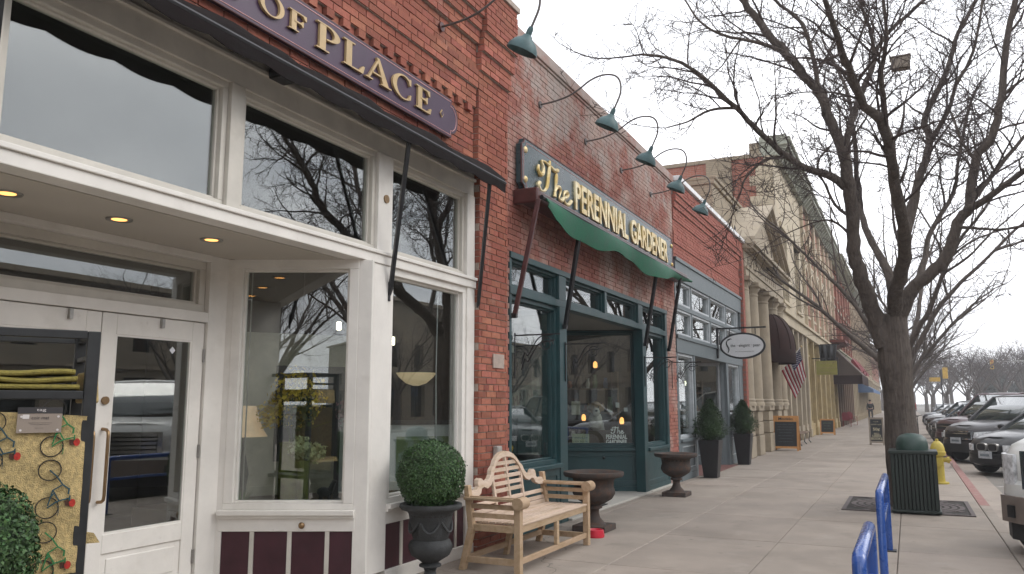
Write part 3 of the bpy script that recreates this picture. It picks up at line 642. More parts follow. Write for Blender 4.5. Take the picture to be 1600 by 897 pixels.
gbase(S2, GREEN, O1, FAC, 8.76, 10.24, 0.80, 1); gbase(S2, GREEN, O1, FAC, 14.36, 15.72, 0.80, 1)
B2 = Vector((-4.35, 14.30, 0)); al2 = Vector((0.9, 0.44, 0)).normalized(); A2 = B2 - al2 * 1.72
window(S2, A2, al2, 0.0, 1.60, 0.80, 2.93, d=-0.12, depth=0.10, fw=0.06, m=GREEN, name='shop_window')
gbase(S2, GREEN, A2, al2, 0.0, 1.60, 0.80, 1)
m = MB(A2, al2); m.box(-0.12, 0.004, 1.60, 1.75, 0, 2.93); m.build('corner_post', GREEN, S2, bevel=0.006)
kn = MB(A2, al2); kn.tube([(-0.014, 0.98, 0.62), (0.02, 0.98, 0.62)], 0.012, 8); kn.ell((0.03, 0.98, 0.62), (0.02, 0.026, 0.026)); kn.build('tap_knob', BLACKM, S2, smooth=True)
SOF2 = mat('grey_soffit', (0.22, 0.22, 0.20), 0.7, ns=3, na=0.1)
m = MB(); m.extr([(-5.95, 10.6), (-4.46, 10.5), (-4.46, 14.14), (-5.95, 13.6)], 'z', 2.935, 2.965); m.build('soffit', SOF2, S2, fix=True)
m = MB((-5.93, 0, 0)); m.box(-0.1, 0, 10.55, 11.2, 0, 2.93); m.box(-0.1, 0, 12.3, 13.62, 0, 2.93); m.box(-0.1, 0, 11.2, 12.3, 2.3, 2.93); m.build('entry_wall', GREEN, S2)
m = MB((-5.93, 0, 0)); ring(m, -0.06, -0.02, 11.2, 12.3, 0, 2.3, 0.13, 0.5); dr = m.build('door', GREEN, S2, bevel=0.005); m = MB((-5.93, 0, 0)); m.box(-0.045, -0.038, 11.32, 12.18, 0.5, 2.18); m.build('pane', GLASS, dr)
m = MB((-4.45, 10.45, 0), (-0.97, 0.05, 0)); window(S2, (-4.47, 10.46, 0), (-1.45, 0.1, 0), 0.0, 1.45, 0.8, 2.93, d=-0.05, depth=0.05, fw=0.06, m=GREEN, name='side_window'); gbase(S2, GREEN, (-4.47, 10.46, 0), (-1.45, 0.1, 0), 0.0, 1.45, 0.8, 1)
THR = mat('light_threshold', (0.42, 0.40, 0.36), 0.8, ns=5, na=0.1)
m = MB(O1); m.box(-1.5, 0.06, 10.52, 14.34, -0.002, 0.035); m.build('threshold', THR, S2, bevel=0.01)
m = MB(O1); m.box(-0.1, 0.06, 14.38, 15.86, 0.0, 0.04); m.build('kerb_strip', THR, S2, bevel=0.01)
mt = thing('door_mat', 'dark flat mat on the threshold beside the rusty urn', 'mat', (-4.55, 11.6, 0.035)); m = MB(); m.box(-5.3, -4.32, 10.9, 12.2, 0.036, 0.048); m.build('mat_body', mat('dark_rubber', (0.03, 0.028, 0.026), 0.9, ns=60, na=0.4), mt)
# teal sign
SG2 = thing('shop_sign', 'dark teal sign reading The Perennial Gardener in gold letters', 'sign', (FX, 12.5, 4.26))
TEALP = mat('teal_sign_paint', (0.030, 0.060, 0.070), 0.28, ns=2.2, na=0.35)
s0, s1_, z0, z1, e = 8.84, 16.12, 4.27, 4.96, 0.09
def notch(s0, s1_, z0, z1, e): return [(s0 + e, z0), (s1_ - e, z0), (s1_ - e * .7, z0 + e * .7), (s1_, z0 + e), (s1_, z1 - e), (s1_ - e * .7, z1 - e * .7), (s1_ - e, z1), (s0 + e, z1), (s0 + e * .7, z1 - e * .7), (s0, z1 - e), (s0, z0 + e), (s0 + e * .7, z0 + e * .7)]
m = MB(O1); m.extr(notch(s0, s1_, z0, z1, e), 'x', 0.02, 0.10); m.build('sign_board', TEALP, SG2, fix=True)
m = MB(O1); pts = [(0.095, a, b) for a, b in notch(s0, s1_, z0, z1, e)]; m.tube(pts + [pts[0]], 0.014, 6); m.build('sign_moulding', MAROON, SG2)
m = MB(O1); pts = [(0.101, a, b) for a, b in notch(s0 + .05, s1_ - .05, z0 + .05, z1 - .05, e)]; m.tube(pts + [pts[0]], 0.004, 5); m.build('thin_border', PINKL, SG2)
for s in (s0 + .10, s1_ - .10):
    for z in (z0 + .15, z1 - .15): m = MB(O1); m.ell((0.10, s, z), (0.03, 0.045, 0.045)); m.build('gold_rosette', GOLD2, SG2, smooth=True)
text_part('lettering', 'PERENNIAL', (FX + 0.101, 10.60, 4.395), (0, 1, 0), (1, 0, 0), 0.425, GOLD2, SG2, width=2.47, extr=0.03, bold=0.022)
text_part('lettering', 'GARDENER', (FX + 0.101, 13.24, 4.395), (0, 1, 0), (1, 0, 0), 0.425, GOLD2, SG2, width=2.40, extr=0.03, bold=0.022)
def script(owner, strokes, o, sx, sz, r, m_, d=0.115, along=(0, 1, 0)):
    for st in strokes:
        pts = []
        for i in range(len(st) - 1):
            p0 = st[max(i - 1, 0)]; p1 = st[i]; p2 = st[i + 1]; p3 = st[min(i + 2, len(st) - 1)]
            for k in range(4):
                q = k / 4; f = lambda a, b, c, e_: 0.5 * (2 * b + (c - a) * q + (2 * a - 5 * b + 4 * c - e_) * q * q + (3 * b - a - 3 * c + e_) * q ** 3)
                pts.append((f(p0[0], p1[0], p2[0], p3[0]), f(p0[1], p1[1], p2[1], p3[1])))
        pts.append(st[-1]); al = Vector(along).normalized(); nn = Vector((al.y, -al.x, 0))
        m = MB(); n = len(pts)
        rr_ = [r * (0.55 + 0.75 * abs(math.sin(math.pi * (i / n) * 1.5 + .3))) for i in range(n)]
        m.tube([Vector(o) + al * (x * sx) + Vector((0, 0, z * sz)) + nn * d for x, z in pts], rr_, 7); m.build('script_letter', m_, owner, smooth=True)
TH = [[(0.02, .78), (.0, .62), (.06, .52), (.13, .6), (.14, .78), (.10, .95), (.2, 1.0), (.34, .96), (.46, .92), (.56, .98)], [(.33, 1.12), (.31, .9), (.28, .6), (.24, .25), (.16, .08), (.06, .06), (.0, .16), (.04, .26)],
      [(.52, .86), (.5, .5), (.46, .08)], [(.47, .25), (.54, .44), (.62, .46), (.64, .36), (.60, .14), (.66, .08), (.72, .18)], [(.72, .2), (.8, .26), (.87, .38), (.84, .47), (.77, .42), (.74, .24), (.79, .08), (.88, .08), (.98, .26)]]
script(SG2, TH, (FX, 9.30, 4.36), 1.18, 0.45, 0.024, GOLD2)
# green awning, folded
AW2 = thing('green_awning', 'folded green awning with maroon housing and arms under the teal sign', 'awning', (FX, 12.3, 4.1))
GCL = mat('green_awning_cloth', (0.010, 0.115, 0.06), 0.7, ns=4, na=0.22, bump=0.2, bs=15)
m = MB(O1); m.box(0.01, 0.30, 8.82, 16.5, 4.12, 4.255); m.build('housing', MAROON, AW2, bevel=0.02)
m = MB(O1); m.box(0.0, 0.34, 8.78, 8.87, 4.07, 4.26); m.build('end_cap', MAROON, AW2, bevel=0.02)
m = MB(O1); m.tube([(0.36, 8.86, 4.14), (0.36, 16.55, 4.14)], 0.03, 8); m.build('front_bar', BLACKM, AW2)
m = MB(O1); n = 110; idx = []
for i in range(n + 1):
    t = i / n; s = 8.95 + 7.55 * t; sag = 0.26 + 0.05 * math.sin(s * 1.9 + 0.5) + 0.02 * math.sin(s * 5.3); sag *= min(1, (1 - t) * 2.6 + 0.12) ; sag *= min(1, t * 14 + 0.5)
    wv = 0.03 * math.sin(s * 2.3); ro = [(0.385, 4.15), (0.40 + wv, 4.13 - sag * .45), (0.37 + wv * 1.5, 4.13 - sag), (0.362 + wv * 1.5, 4.13 - sag), (0.388 + wv, 4.13 - sag * .45), (0.37, 4.13)]
    idx.append([m.p(d, s, z) for d, z in ro])
for a, b in zip(idx, idx[1:]):
    for j in range(6): m.face(a[j], a[(j + 1) % 6], b[(j + 1) % 6], b[j])
m.face(*idx[0]); m.face(*reversed(idx[-1])); m.build('canopy', GCL, AW2, smooth=True, fix=True, sharp=60)
for sb, st in ((8.74, 8.98), (10.36, 9.98), (14.2, 13.3), (15.83, 15.0)):
    st = sb - 0.12 if sb > 9 else sb + 0.05
    m = MB(O1); m.bar((0.05, sb, 2.68), (0.35, st, 4.10), 0.055, 0.055); m.build('arm', MAROON if sb < 9 else BLACKM, AW2, bevel=0.008)
    m = MB(O1); m.bar((0.014, sb, 2.66), (0.075, sb, 2.66), 0.05, 0.06); m.build('wall_bracket', BLACKM, AW2)
# scrolled iron hanging brackets on the uprights
for s, lb in ((8.80, 'scrolled black iron plant bracket beside the first brick pier'), (10.42, 'scrolled black iron plant bracket on the green upright beside the entrance'), (14.22, 'scrolled black iron plant bracket on the green corner post'), (16.1, 'scrolled black iron plant bracket on the narrow brick pier')):
    t = thing('plant_bracket', lb, 'bracket', (FX + 0.02, s, 2.2), group='iron plant brackets')
    m = MB(O1); m.tube([(0.02, s, 1.9), (0.02, s, 2.45)], 0.009, 6); m.build('back_bar', BLACKM, t)
    m = MB(O1); m.tube([(0.02, s, 2.42), (0.62, s, 2.42)], 0.009, 6); m.build('top_bar', BLACKM, t)
    for k in range(2):
        pts = [(0.03 + 0.08 * math.cos(a * .45) * (1 - a / 18) + a * .042, s, 2.0 + 0.25 * k * .3 + 0.08 * math.sin(a * .9) * (1 - a / 20) + a * 0.032) for a in range(13)]
        m = MB(O1); m.tube(pts, 0.008, 6); m.build('scroll', BLACKM, t, smooth=True)
    m = MB(O1); m.tube([(0.44 + 0.09 * math.cos(q * .6) * (1 - q / 24), s, 2.30 + 0.09 * math.sin(q * .6) * (1 - q / 24)) for q in range(18)], 0.007, 6); m.build('scroll', BLACKM, t, smooth=True)

# ------------------------------------------------------------------ shop 3: grey storefront
S3 = thing('brick_shop', 'red brick shop with corbelled bands, white coping and grey blue storefront', 'building', (FX, 20.4, 0))
brickwall(S3, [(0.0, 16.56, 24.05, 4.70, 5.0, []), (0.02, 16.56, 24.05, 5.0, 5.26, []), (0.0, 16.56, 24.05, 5.26, 5.52, []), (0.02, 16.56, 24.05, 5.52, 5.78, []), (0.05, 16.56, 24.05, 5.78, 5.92, []), (0.08, 16.56, 24.05, 5.92, 6.06, []), (0.11, 16.56, 24.05, 6.06, 6.34, []), (0.10, 24.05, 24.38, 0, 6.36, [])], BR3, MORTAR2, bh=0.072, bl=0.225, mo=0.008, nobj=200, seed=8)
m = MB(O1); m.box(-0.35, 0.17, 16.6, 24.45, 6.36, 6.47); m.build('coping', mat('white_coping', (0.72, 0.72, 0.72), 0.5), S3, bevel=0.01)
m = MB(O1); m.box(-0.3, -0.165, 16.56, 24.3, 4.6, 6.36); m.box(-9, -0.3, 16.56, 24.3, 6.1, 6.2); m.box(-9.2, -9, 16.56, 24.3, 0, 6.2); m.build('roof_and_back_wall', BR3, S3)
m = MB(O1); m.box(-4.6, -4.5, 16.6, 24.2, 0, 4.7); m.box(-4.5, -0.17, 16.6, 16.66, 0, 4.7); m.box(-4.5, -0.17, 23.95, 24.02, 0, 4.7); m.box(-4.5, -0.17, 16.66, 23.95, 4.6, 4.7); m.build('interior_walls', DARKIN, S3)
framing(S3, GREYP, [(-0.16, 0.03, 16.57, 24.04, 4.22, 4.69), (-0.16, 0.06, 16.57, 24.04, 4.62, 4.698), (-0.16, 0.012, 16.57, 24.04, 3.60, 3.70), (-0.16, 0.02, 16.57, 24.04, 2.66, 3.0), (-0.16, 0.05, 16.57, 24.04, 2.96, 3.04)])
xs = [16.62, 18.02, 19.96, 21.92, 23.55]
for s in xs + [23.99]: framing(S3, GREYP, [(-0.15, 0.005, s - .05, s + .05, 3.70, 4.22), (-0.15, 0.005, s - .05, s + .05, 3.04, 3.60)], 'mullion')
for a, b in zip(xs, xs[1:]):
    for z0, z1 in ((3.70, 4.22), (3.04, 3.60)): window(S3, O1, FAC, a + .05, b - .05, z0, z1, d=-0.10, depth=0.09, fw=0.05, m=CREAMW if False else mat('pale_grey_paint', (0.42, 0.45, 0.47), 0.5) if 'pale_grey_paint' not in MATS else MATS['pale_grey_paint'], name='transom_window')
PG = MATS['pale_grey_paint']
framing(S3, GREYP, [(-0.15, 0.0, 16.57, 16.72, 0, 2.66), (-0.15, 0.004, 18.06, 18.20, 0, 2.66), (-0.15, 0.004, 21.70, 21.95, 0, 2.66), (-0.15, 0.0, 23.52, 24.04, 0, 2.66)])
for a, b in ((16.72, 18.06), (21.95, 23.52)):
    window(S3, O1, FAC, a, b, 0.85, 2.66, d=-0.12, depth=0.10, fw=0.06, m=PG, name='shop_window'); gbase(S3, GREYP, O1, FAC, a, b, 0.85, 1)
    m = MB(O1); ring(m, 0.001, 0.008, a + .12, b - .12, 0.24, 0.70, 0.02); m.build('white_moulding', PG, S3)
B3 = Vector((-4.34, 21.72, 0)); A3 = B3 - al2 * 1.15
window(S3, A3, al2, 0.0, 1.02, 0.85, 2.66, d=-0.12, depth=0.10, fw=0.06, m=PG, name='shop_window'); gbase(S3, GREYP, A3, al2, 0.0, 1.02, 0.85, 1)
m = MB(A3, al2); ring(m, 0.001, 0.008, 0.12, 0.9, 0.24, 0.70, 0.02); m.build('white_moulding', PG, S3)
m = MB(A3, al2); m.box(-0.12, 0.004, 1.02, 1.17, 0, 2.66); m.build('corner_post', GREYP, S3)
m = MB((-5.45, 0, 0)); m.box(-0.1, 0, 18.1, 19.2, 0, 2.66); m.box(-0.1, 0, 20.3, 21.3, 0, 2.66); m.box(-0.1, 0, 19.2, 20.3, 2.2, 2.66); m.build('entry_wall', GREYP, S3)
m = MB((-5.45, 0, 0)); ring(m, -0.06, -0.02, 19.2, 20.3, 0, 2.2, 0.13, 0.5); dr = m.build('door', GREYP, S3); m = MB((-5.45, 0, 0)); m.box(-0.045, -0.038, 19.32, 20.18, 0.5, 2.08); m.build('pane', GLASS, dr)
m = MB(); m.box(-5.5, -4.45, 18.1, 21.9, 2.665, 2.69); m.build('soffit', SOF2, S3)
m = MB(); m.box(-5.45, -4.1, 18.25, 21.8, -0.003, 0.006); m.build('brick_threshold', mat('red_tile', (0.16, 0.07, 0.06), 0.8, ns=8, na=0.3), S3)
# oval hanging sign
HS = thing('hanging_sign', 'white oval sign in black frame hanging from an iron bracket', 'sign', (FX, 20.5, 2.66))
SGW = mat('sign_white', (0.62, 0.63, 0.64), 0.5, ns=3, na=0.05)
cx_, cz_ = -3.64, 3.02
def ov(rx, rz, n=40): return [(cx_ + rx * math.cos(2 * math.pi * i / n), cz_ + rz * math.sin(2 * math.pi * i / n)) for i in range(n)]
m = MB(); m.extr(ov(0.56, 0.33), 'y', 20.47, 20.53); m.build('oval_frame', BLACKM, HS, fix=True)
m = MB(); m.extr(ov(0.51, 0.285), 'y', 20.462, 20.538); m.build('oval_face', SGW, HS, fix=True)
m = MB(); m.bar((FX + .03, 20.5, 3.47), (-3.06, 20.5, 3.47), 0.03, 0.04); m.build('bracket_arm', BLACKM, HS)
m = MB(); m.box(FX + .02, FX + .07, 20.46, 20.54, 2.72, 3.50); m.build('bracket_plate', BLACKM, HS)
for x in (-3.95, -3.32): m = MB(); m.tube([(x, 20.5, 3.30), (x, 20.5, 3.46)], 0.012, 6); m.build('hanger', BLACKM, HS)
INK = mat('black_ink', (0.015, 0.015, 0.015), 0.6)
text_part('lettering', 'the \u00b7 elegant \u00b7 pear', (-3.93, 20.461, 2.97), (1, 0, 0), (0, -1, 0), 0.10, INK, HS, width=0.72, extr=0.003)
scribble_part('small_lettering', (-3.82, 20.461, 2.86), (1, 0, 0), (0, -1, 0), 0.03, INK, HS, 0.46, seed=4, rad=.003)
m = MB(); m.tube([(-4.0 + 0.03 * math.sin(i * .55), 20.46, 2.85 + i * 0.028) for i in range(13)], [0.006 + 0.014 * math.sin(math.pi * i / 12) for i in range(13)], 6); m.tube([(-3.99, 20.46, 3.17), (-3.93, 20.46, 3.2), (-3.89, 20.46, 3.19)], [0.02, 0.014, 0.004], 6); m.build('figure_logo', INK, HS)
# ------------------------------------------------------------------ stone bank and the buildings beyond
STONE = mat('tan_limestone', (0.34, 0.285, 0.21), 0.85, ns=2.5, na=0.16, bump=0.3, bs=30, world=True)
STONED = mat('dark_tan_stone', (0.27, 0.22, 0.16), 0.88, ns=4, na=0.2, bump=0.3, bs=30, world=True)
CREAM = mat('cream_stone', (0.46, 0.39, 0.28), 0.8, ns=1.5, na=0.14, bump=0.2, bs=30, world=True)
def texbrick(name, c1, c2, mo, sc_=1.0):
    m = mat(name, c1, 0.88, world=True); t = m.node_tree; b = [n for n in t.nodes if n.type == 'BSDF_PRINCIPLED'][0]
    ge = N(t, 'ShaderNodeNewGeometry'); sp = N(t, 'ShaderNodeSeparateXYZ'); L(t, ge.outputs['Position'], sp.inputs[0])
    cb = N(t, 'ShaderNodeCombineXYZ'); L(t, mth(t, 'ADD', sp.outputs[0], sp.outputs[1]), cb.inputs[0]); L(t, sp.outputs[2], cb.inputs[1])
    br = N(t, 'ShaderNodeTexBrick'); L(t, cb.outputs[0], br.inputs['Vector']); br.inputs['Scale'].default_value = sc_
    br.inputs['Color1'].default_value = (*c1, 1); br.inputs['Color2'].default_value = (*c2, 1); br.inputs['Mortar'].default_value = (*mo, 1)
    br.inputs['Brick Width'].default_value = 0.24; br.inputs['Row Height'].default_value = 0.08; br.inputs['Mortar Size'].default_value = 0.008
    nz = N(t, 'ShaderNodeTexNoise'); nz.inputs['Scale'].default_value = 0.6; nz.inputs['Detail'].default_value = 8; L(t, ge.outputs['Position'], nz.inputs['Vector'])
    L(t, mixc(t, maprange(t, nz.outputs[0], 0.3, 0.7, 0.0, 0.5), br.outputs[0], tuple(x * 0.6 for x in c1)), b.inputs['Base Color']); return m
TB1 = texbrick('side_wall_brick', (0.30, 0.095, 0.062), (0.36, 0.135, 0.09), (0.30, 0.22, 0.17))
TB2 = texbrick('pinkish_brick', (0.36, 0.16, 0.105), (0.42, 0.21, 0.14), (0.36, 0.25, 0.18))
TB3 = texbrick('far_red_brick', (0.30, 0.10, 0.065), (0.35, 0.13, 0.085), (0.3, 0.2, 0.15))
TBT = texbrick('tan_brick', (0.33, 0.27, 0.19), (0.29, 0.235, 0.165), (0.2, 0.165, 0.12))
BK = thing('stone_bank', 'tan stone bank front with pilasters, arches and a pediment', 'building', (FX, 28.4, 0))
Y0, Y1 = 24.40, 32.42
m = MB(O1)                                             # back wall with two arched openings
def archwall(mb, d0, d1, y0, y1, z0, z1, arches):
    ys = sorted({y0, y1, *[k for c, r, _ in arches for k in (c - r, c + r)]})
    for a, b in zip(ys, ys[1:]):
        hit = [q for q in arches if abs((a + b) / 2 - q[0]) < q[1]]
        if not hit: mb.box(d0, d1, a, b, z0, z1); continue
        c, r, zs = hit[0]; n = 14
        for i in range(n):
            t0 = math.pi * i / n; t1 = math.pi * (i + 1) / n
            p0 = (c - r * math.cos(t0), zs + r * math.sin(t0)); p1 = (c - r * math.cos(t1), zs + r * math.sin(t1))
            mb.extr([p0, p1, (p1[0], z1), (p0[0], z1)], 'x', d0, d1)
ARC = [(25.5, 0.42, 3.9), (27.4, 0.62, 3.75), (29.6, 0.62, 3.75), (31.5, 0.42, 3.9)]
archwall(m, -0.75, -0.32, Y0, Y1, 0, 5.42, ARC); m.build('front_wall', TBT, BK, fix=True)
m = MB(O1); m.box(-1.0, -0.95, Y0, Y1, 0, 5.4); m.build('dark_recess', DARKIN, BK)
for c, r, zs in ARC:
    m = MB(O1); m.box(-0.62, -0.60, c - r, c + r, 0.9, zs + r); m.build('arched_pane', GLASS2, BK)
    m = MB(O1); ring(m, -0.60, -0.55, c - r + .003, c + r - .003, 0.8, zs, 0.09); m.build('window_frame', STONED, BK)
    m = MB(O1); m.box(-0.74, -0.40, c - r + .002, c + r - .002, 0.0, 0.8); m.build('window_apron', STONE, BK)
    m = MB(O1); m.extr(band(c, zs, r + .14, r + .14, r, r, 0, 180, 14), 'x', -0.32, -0.26); m.build('arch_moulding', STONE, BK, fix=True)
for s in (24.78, 26.35, 28.5, 30.65, 32.1):
    pd = MB(O1); w_ = 0.36
    for z0, z1, e in ((0.0, 0.62, .10), (0.63, 1.02, .08), (1.03, 1.36, .07)): pd.box(-0.3, 0.02 + e, s - w_ - e, s + w_ + e, z0, z1 - .012)
    pd.box(-0.3, 0.14, s - w_ - .13, s + w_ + .13, 1.36, 1.52); pd.build('pedestal', STONE, BK, bevel=0.02)
    m = MB(O1); m.lathe([(0.36, 1.52), (0.36, 1.60), (0.33, 1.64), (0.34, 1.70), (0.30, 1.74), (0.30, 2.6), (0.27, 4.98), (0.29, 5.0), (0.29, 5.05), (0.27, 5.06), (0.28, 5.12), (0.36, 5.22), (0.36, 5.26)], -0.12, s, 24, flute=(4, 6, 0.025)); m.build('column', STONE, BK, smooth=True)
    m = MB(O1); m.box(-0.5, 0.27, s - .38, s + .38, 5.26, 5.40); m.build('capital_block', STONE, BK, bevel=0.02)
m = MB(O1); m.box(-0.7, 0.16, Y0, Y1, 5.42, 5.62); m.box(-0.7, 0.20, Y0, Y1, 5.62, 5.68); m.box(-0.7, 0.13, Y0, Y1, 5.68, 6.16); m.box(-0.7, 0.20, Y0, Y1, 6.16, 6.22); m.build('entablature', STONE, BK, bevel=0.01)
m = MB(O1); m.box(-0.7, 0.48, Y0 - .02, Y1 + .1, 6.30, 6.42); m.box(-0.7, 0.40, Y0 - .02, Y1 + .05, 6.22, 6.30); m.build('cornice', STONE, BK, bevel=0.015)
rr = random.Random(12)
for k in range(12):                                    # worn carved letters, not legible in the photograph
    if k == 5: continue
    m = MB(O1); c = 25.6 + k * .46; m.box(.128, .145, c - .1, c - .06, 5.80, 6.04)
    for q in range(2): z_ = 5.8 + rr.choice((0, .1, .2)); m.box(.128, .1455 + .0005 * q, c - .059, c + rr.uniform(.02, .1), z_ + .001 * q, z_ + .04 + .001 * q)
    m.build('worn_letter', STONED, BK)
for k in range(26):
    m = MB(O1); m.box(0.2, 0.38, Y0 + .1 + k * .305, Y0 + .23 + k * .305, 6.222, 6.297); m.build('dentil', STONE, BK)
m = MB(O1); m.extr([(Y0 + .2, 6.42), (Y1 - .1, 6.42), ((Y0 + Y1) / 2, 8.15)], 'x', -0.7, 0.10); m.build('pediment_field', STONE, BK, fix=True)
for sg in (-1, 1):
    c = (Y0 + Y1) / 2; e = c + sg * (Y1 - Y0) / 2 * 1.02; m = MB(O1)
    for d1, off, th in ((0.48, 0.02, 0.10), (0.36, -0.09, 0.11), (0.22, -0.22, 0.12)):
        m.extr([(e, 6.42 + off + .03), (e, 6.42 + off + .03 + th), (c, 8.33 + off + th), (c, 8.33 + off)], 'x', -0.7 + .001 * sg, d1)
    m.build('raking_cornice', STONE, BK, fix=True)
m = MB(O1); m.box(-6, -0.7, Y0, Y1, 5.4, 7.5); m.box(-6, -0.9, Y0, Y1, 0, 5.4); m.box(-1.5, -0.75, Y0 + .0, Y1, 7.5, 8.35); m.box(-1.55, -0.68, Y0 - .05, Y1, 8.35, 8.5); m.box(-1.6, -0.62, Y0 - .05, Y1, 8.5, 8.6); m.build('attic', TBT, BK, bevel=0.02)
ac = MB(O1); ac.lathe([(0.10, 6.47), (0.10, 6.52), (0.03, 6.55), (0.05, 6.62), (0.07, 6.7), (0.02, 6.78), (0.03, 6.85), (0.005, 6.95)], -0.1, 24.30, 12); ac.build('finial', IRON, S3, smooth=True)
# brown dome awning on the bank
BROWN = mat('brown_awning_cloth', (0.036, 0.018, 0.016), 0.85, ns=4, na=0.2, spec=0.2)
da = thing('dome_awning', 'dark brown dome awning over the bank doorway', 'awning', (FX, 29.6, 2.95))
m = MB(O1); nn = 12; mm_ = 8; rows = []
for i in range(mm_ + 1):
    t = (math.pi / 2) * i / mm_; rows.append([m.p(0.02 + 0.84 * math.cos(t) * math.sin(math.pi * j / nn), 29.6 - 0.95 * math.cos(t) * math.cos(math.pi * j / nn), 3.45 + 1.3 * math.sin(t)) for j in range(nn + 1)])
lo = [m.p(0.02 + 0.84 * math.sin(math.pi * j / nn), 29.6 - 0.95 * math.cos(math.pi * j / nn), 2.98) for j in range(nn + 1)]; rows = [lo] + rows
for a, b in zip(rows, rows[1:]):
    for j in range(nn): m.face(a[j], a[j + 1], b[j + 1], b[j])
dm = m.build('canopy', BROWN, da, smooth=True); sl = dm.modifiers.new('s', 'SOLIDIFY'); sl.thickness = 0.02
for j in range(0, nn + 1, 2):
    m = MB(O1); m.tube([(0.02 + 0.85 * math.cos(t) * math.sin(math.pi * j / nn), 29.6 - 0.96 * math.cos(t) * math.cos(math.pi * j / nn), 3.45 + 1.315 * math.sin(t)) for t in [math.pi / 2 * q / 8 for q in range(8)]], 0.012, 5); m.build('rib', BROWN, da)
# flag
fl = thing('national_flag', 'striped flag with starry blue corner on a white pole by the bank', 'flag', (-4.45, 30.9, 2.4))
FB = Vector((-4.45, 30.9, 2.42)); FT = Vector((-3.42, 30.9, 3.62))
m = MB(); m.tube([FB, FT], 0.018, 8); m.build('pole', WHITE, fl); m = MB(); m.ell(FT + Vector((.03, 0, .03)), (0.04, 0.04, 0.04)); m.build('finial', GOLD, fl, smooth=True)
RED = mat('flag_red', (0.28, 0.022, 0.035), 0.8, ns=5, na=0.15); FWH = mat('flag_white', (0.62, 0.58, 0.56), 0.8); BLU = mat('flag_blue', (0.018, 0.022, 0.075), 0.8)
def flagpt(u, v):   # u along the pole from the top (0) downwards (hoist), v along the fly, hanging in folds
    P = FT.lerp(FB, 0.03 + u * 0.66); hang = Vector((0.16, 0, -1)).normalized()
    fold = 0.07 * math.sin(v * 7 + u * 3) * v + 0.03 * math.sin(u * 9 + v * 2)
    return P + hang * (v * 1.05) + Vector((0.28 * v * u * 1.0, fold - 0.02, 0))
for k in range(13):
    m = MB(); n = 16; u0, u1 = k / 13, (k + 1) / 13; v0 = 0.40 if k < 7 else 0.0
    A = [m.p(*flagpt(u0, v0 + (1 - v0) * i / n)) for i in range(n + 1)]; B = [m.p(*flagpt(u1, v0 + (1 - v0) * i / n)) for i in range(n + 1)]
    for i in range(n): m.face(A[i], A[i + 1], B[i + 1], B[i])
    o = m.build('stripe', FWH if k % 2 else RED, fl, smooth=True); sl = o.modifiers.new('s', 'SOLIDIFY'); sl.thickness = 0.004
m = MB(); n = 8; q = [[m.p(*flagpt(7 / 13 * i / n, 0.40 * j / n)) for j in range(n + 1)] for i in range(n + 1)]
for i in range(n):
    for j in range(n): m.face(q[i][j], q[i][j + 1], q[i + 1][j + 1], q[i + 1][j])
o = m.build('blue_corner', BLU, fl, smooth=True); sl = o.modifiers.new('s', 'SOLIDIFY'); sl.thickness = 0.004
m = MB()
for i in range(9):
    for j in range(6 if i % 2 == 0 else 5):
        c = flagpt(7 / 13 * (i + .5) / 9, 0.40 * (j + .5 + (i % 2) * .5) / 6.3) + Vector((0, -0.008, 0)); m.ell(c, (0.016, 0.004, 0.016), 5, 3)
m.build('stars', FWH, fl)

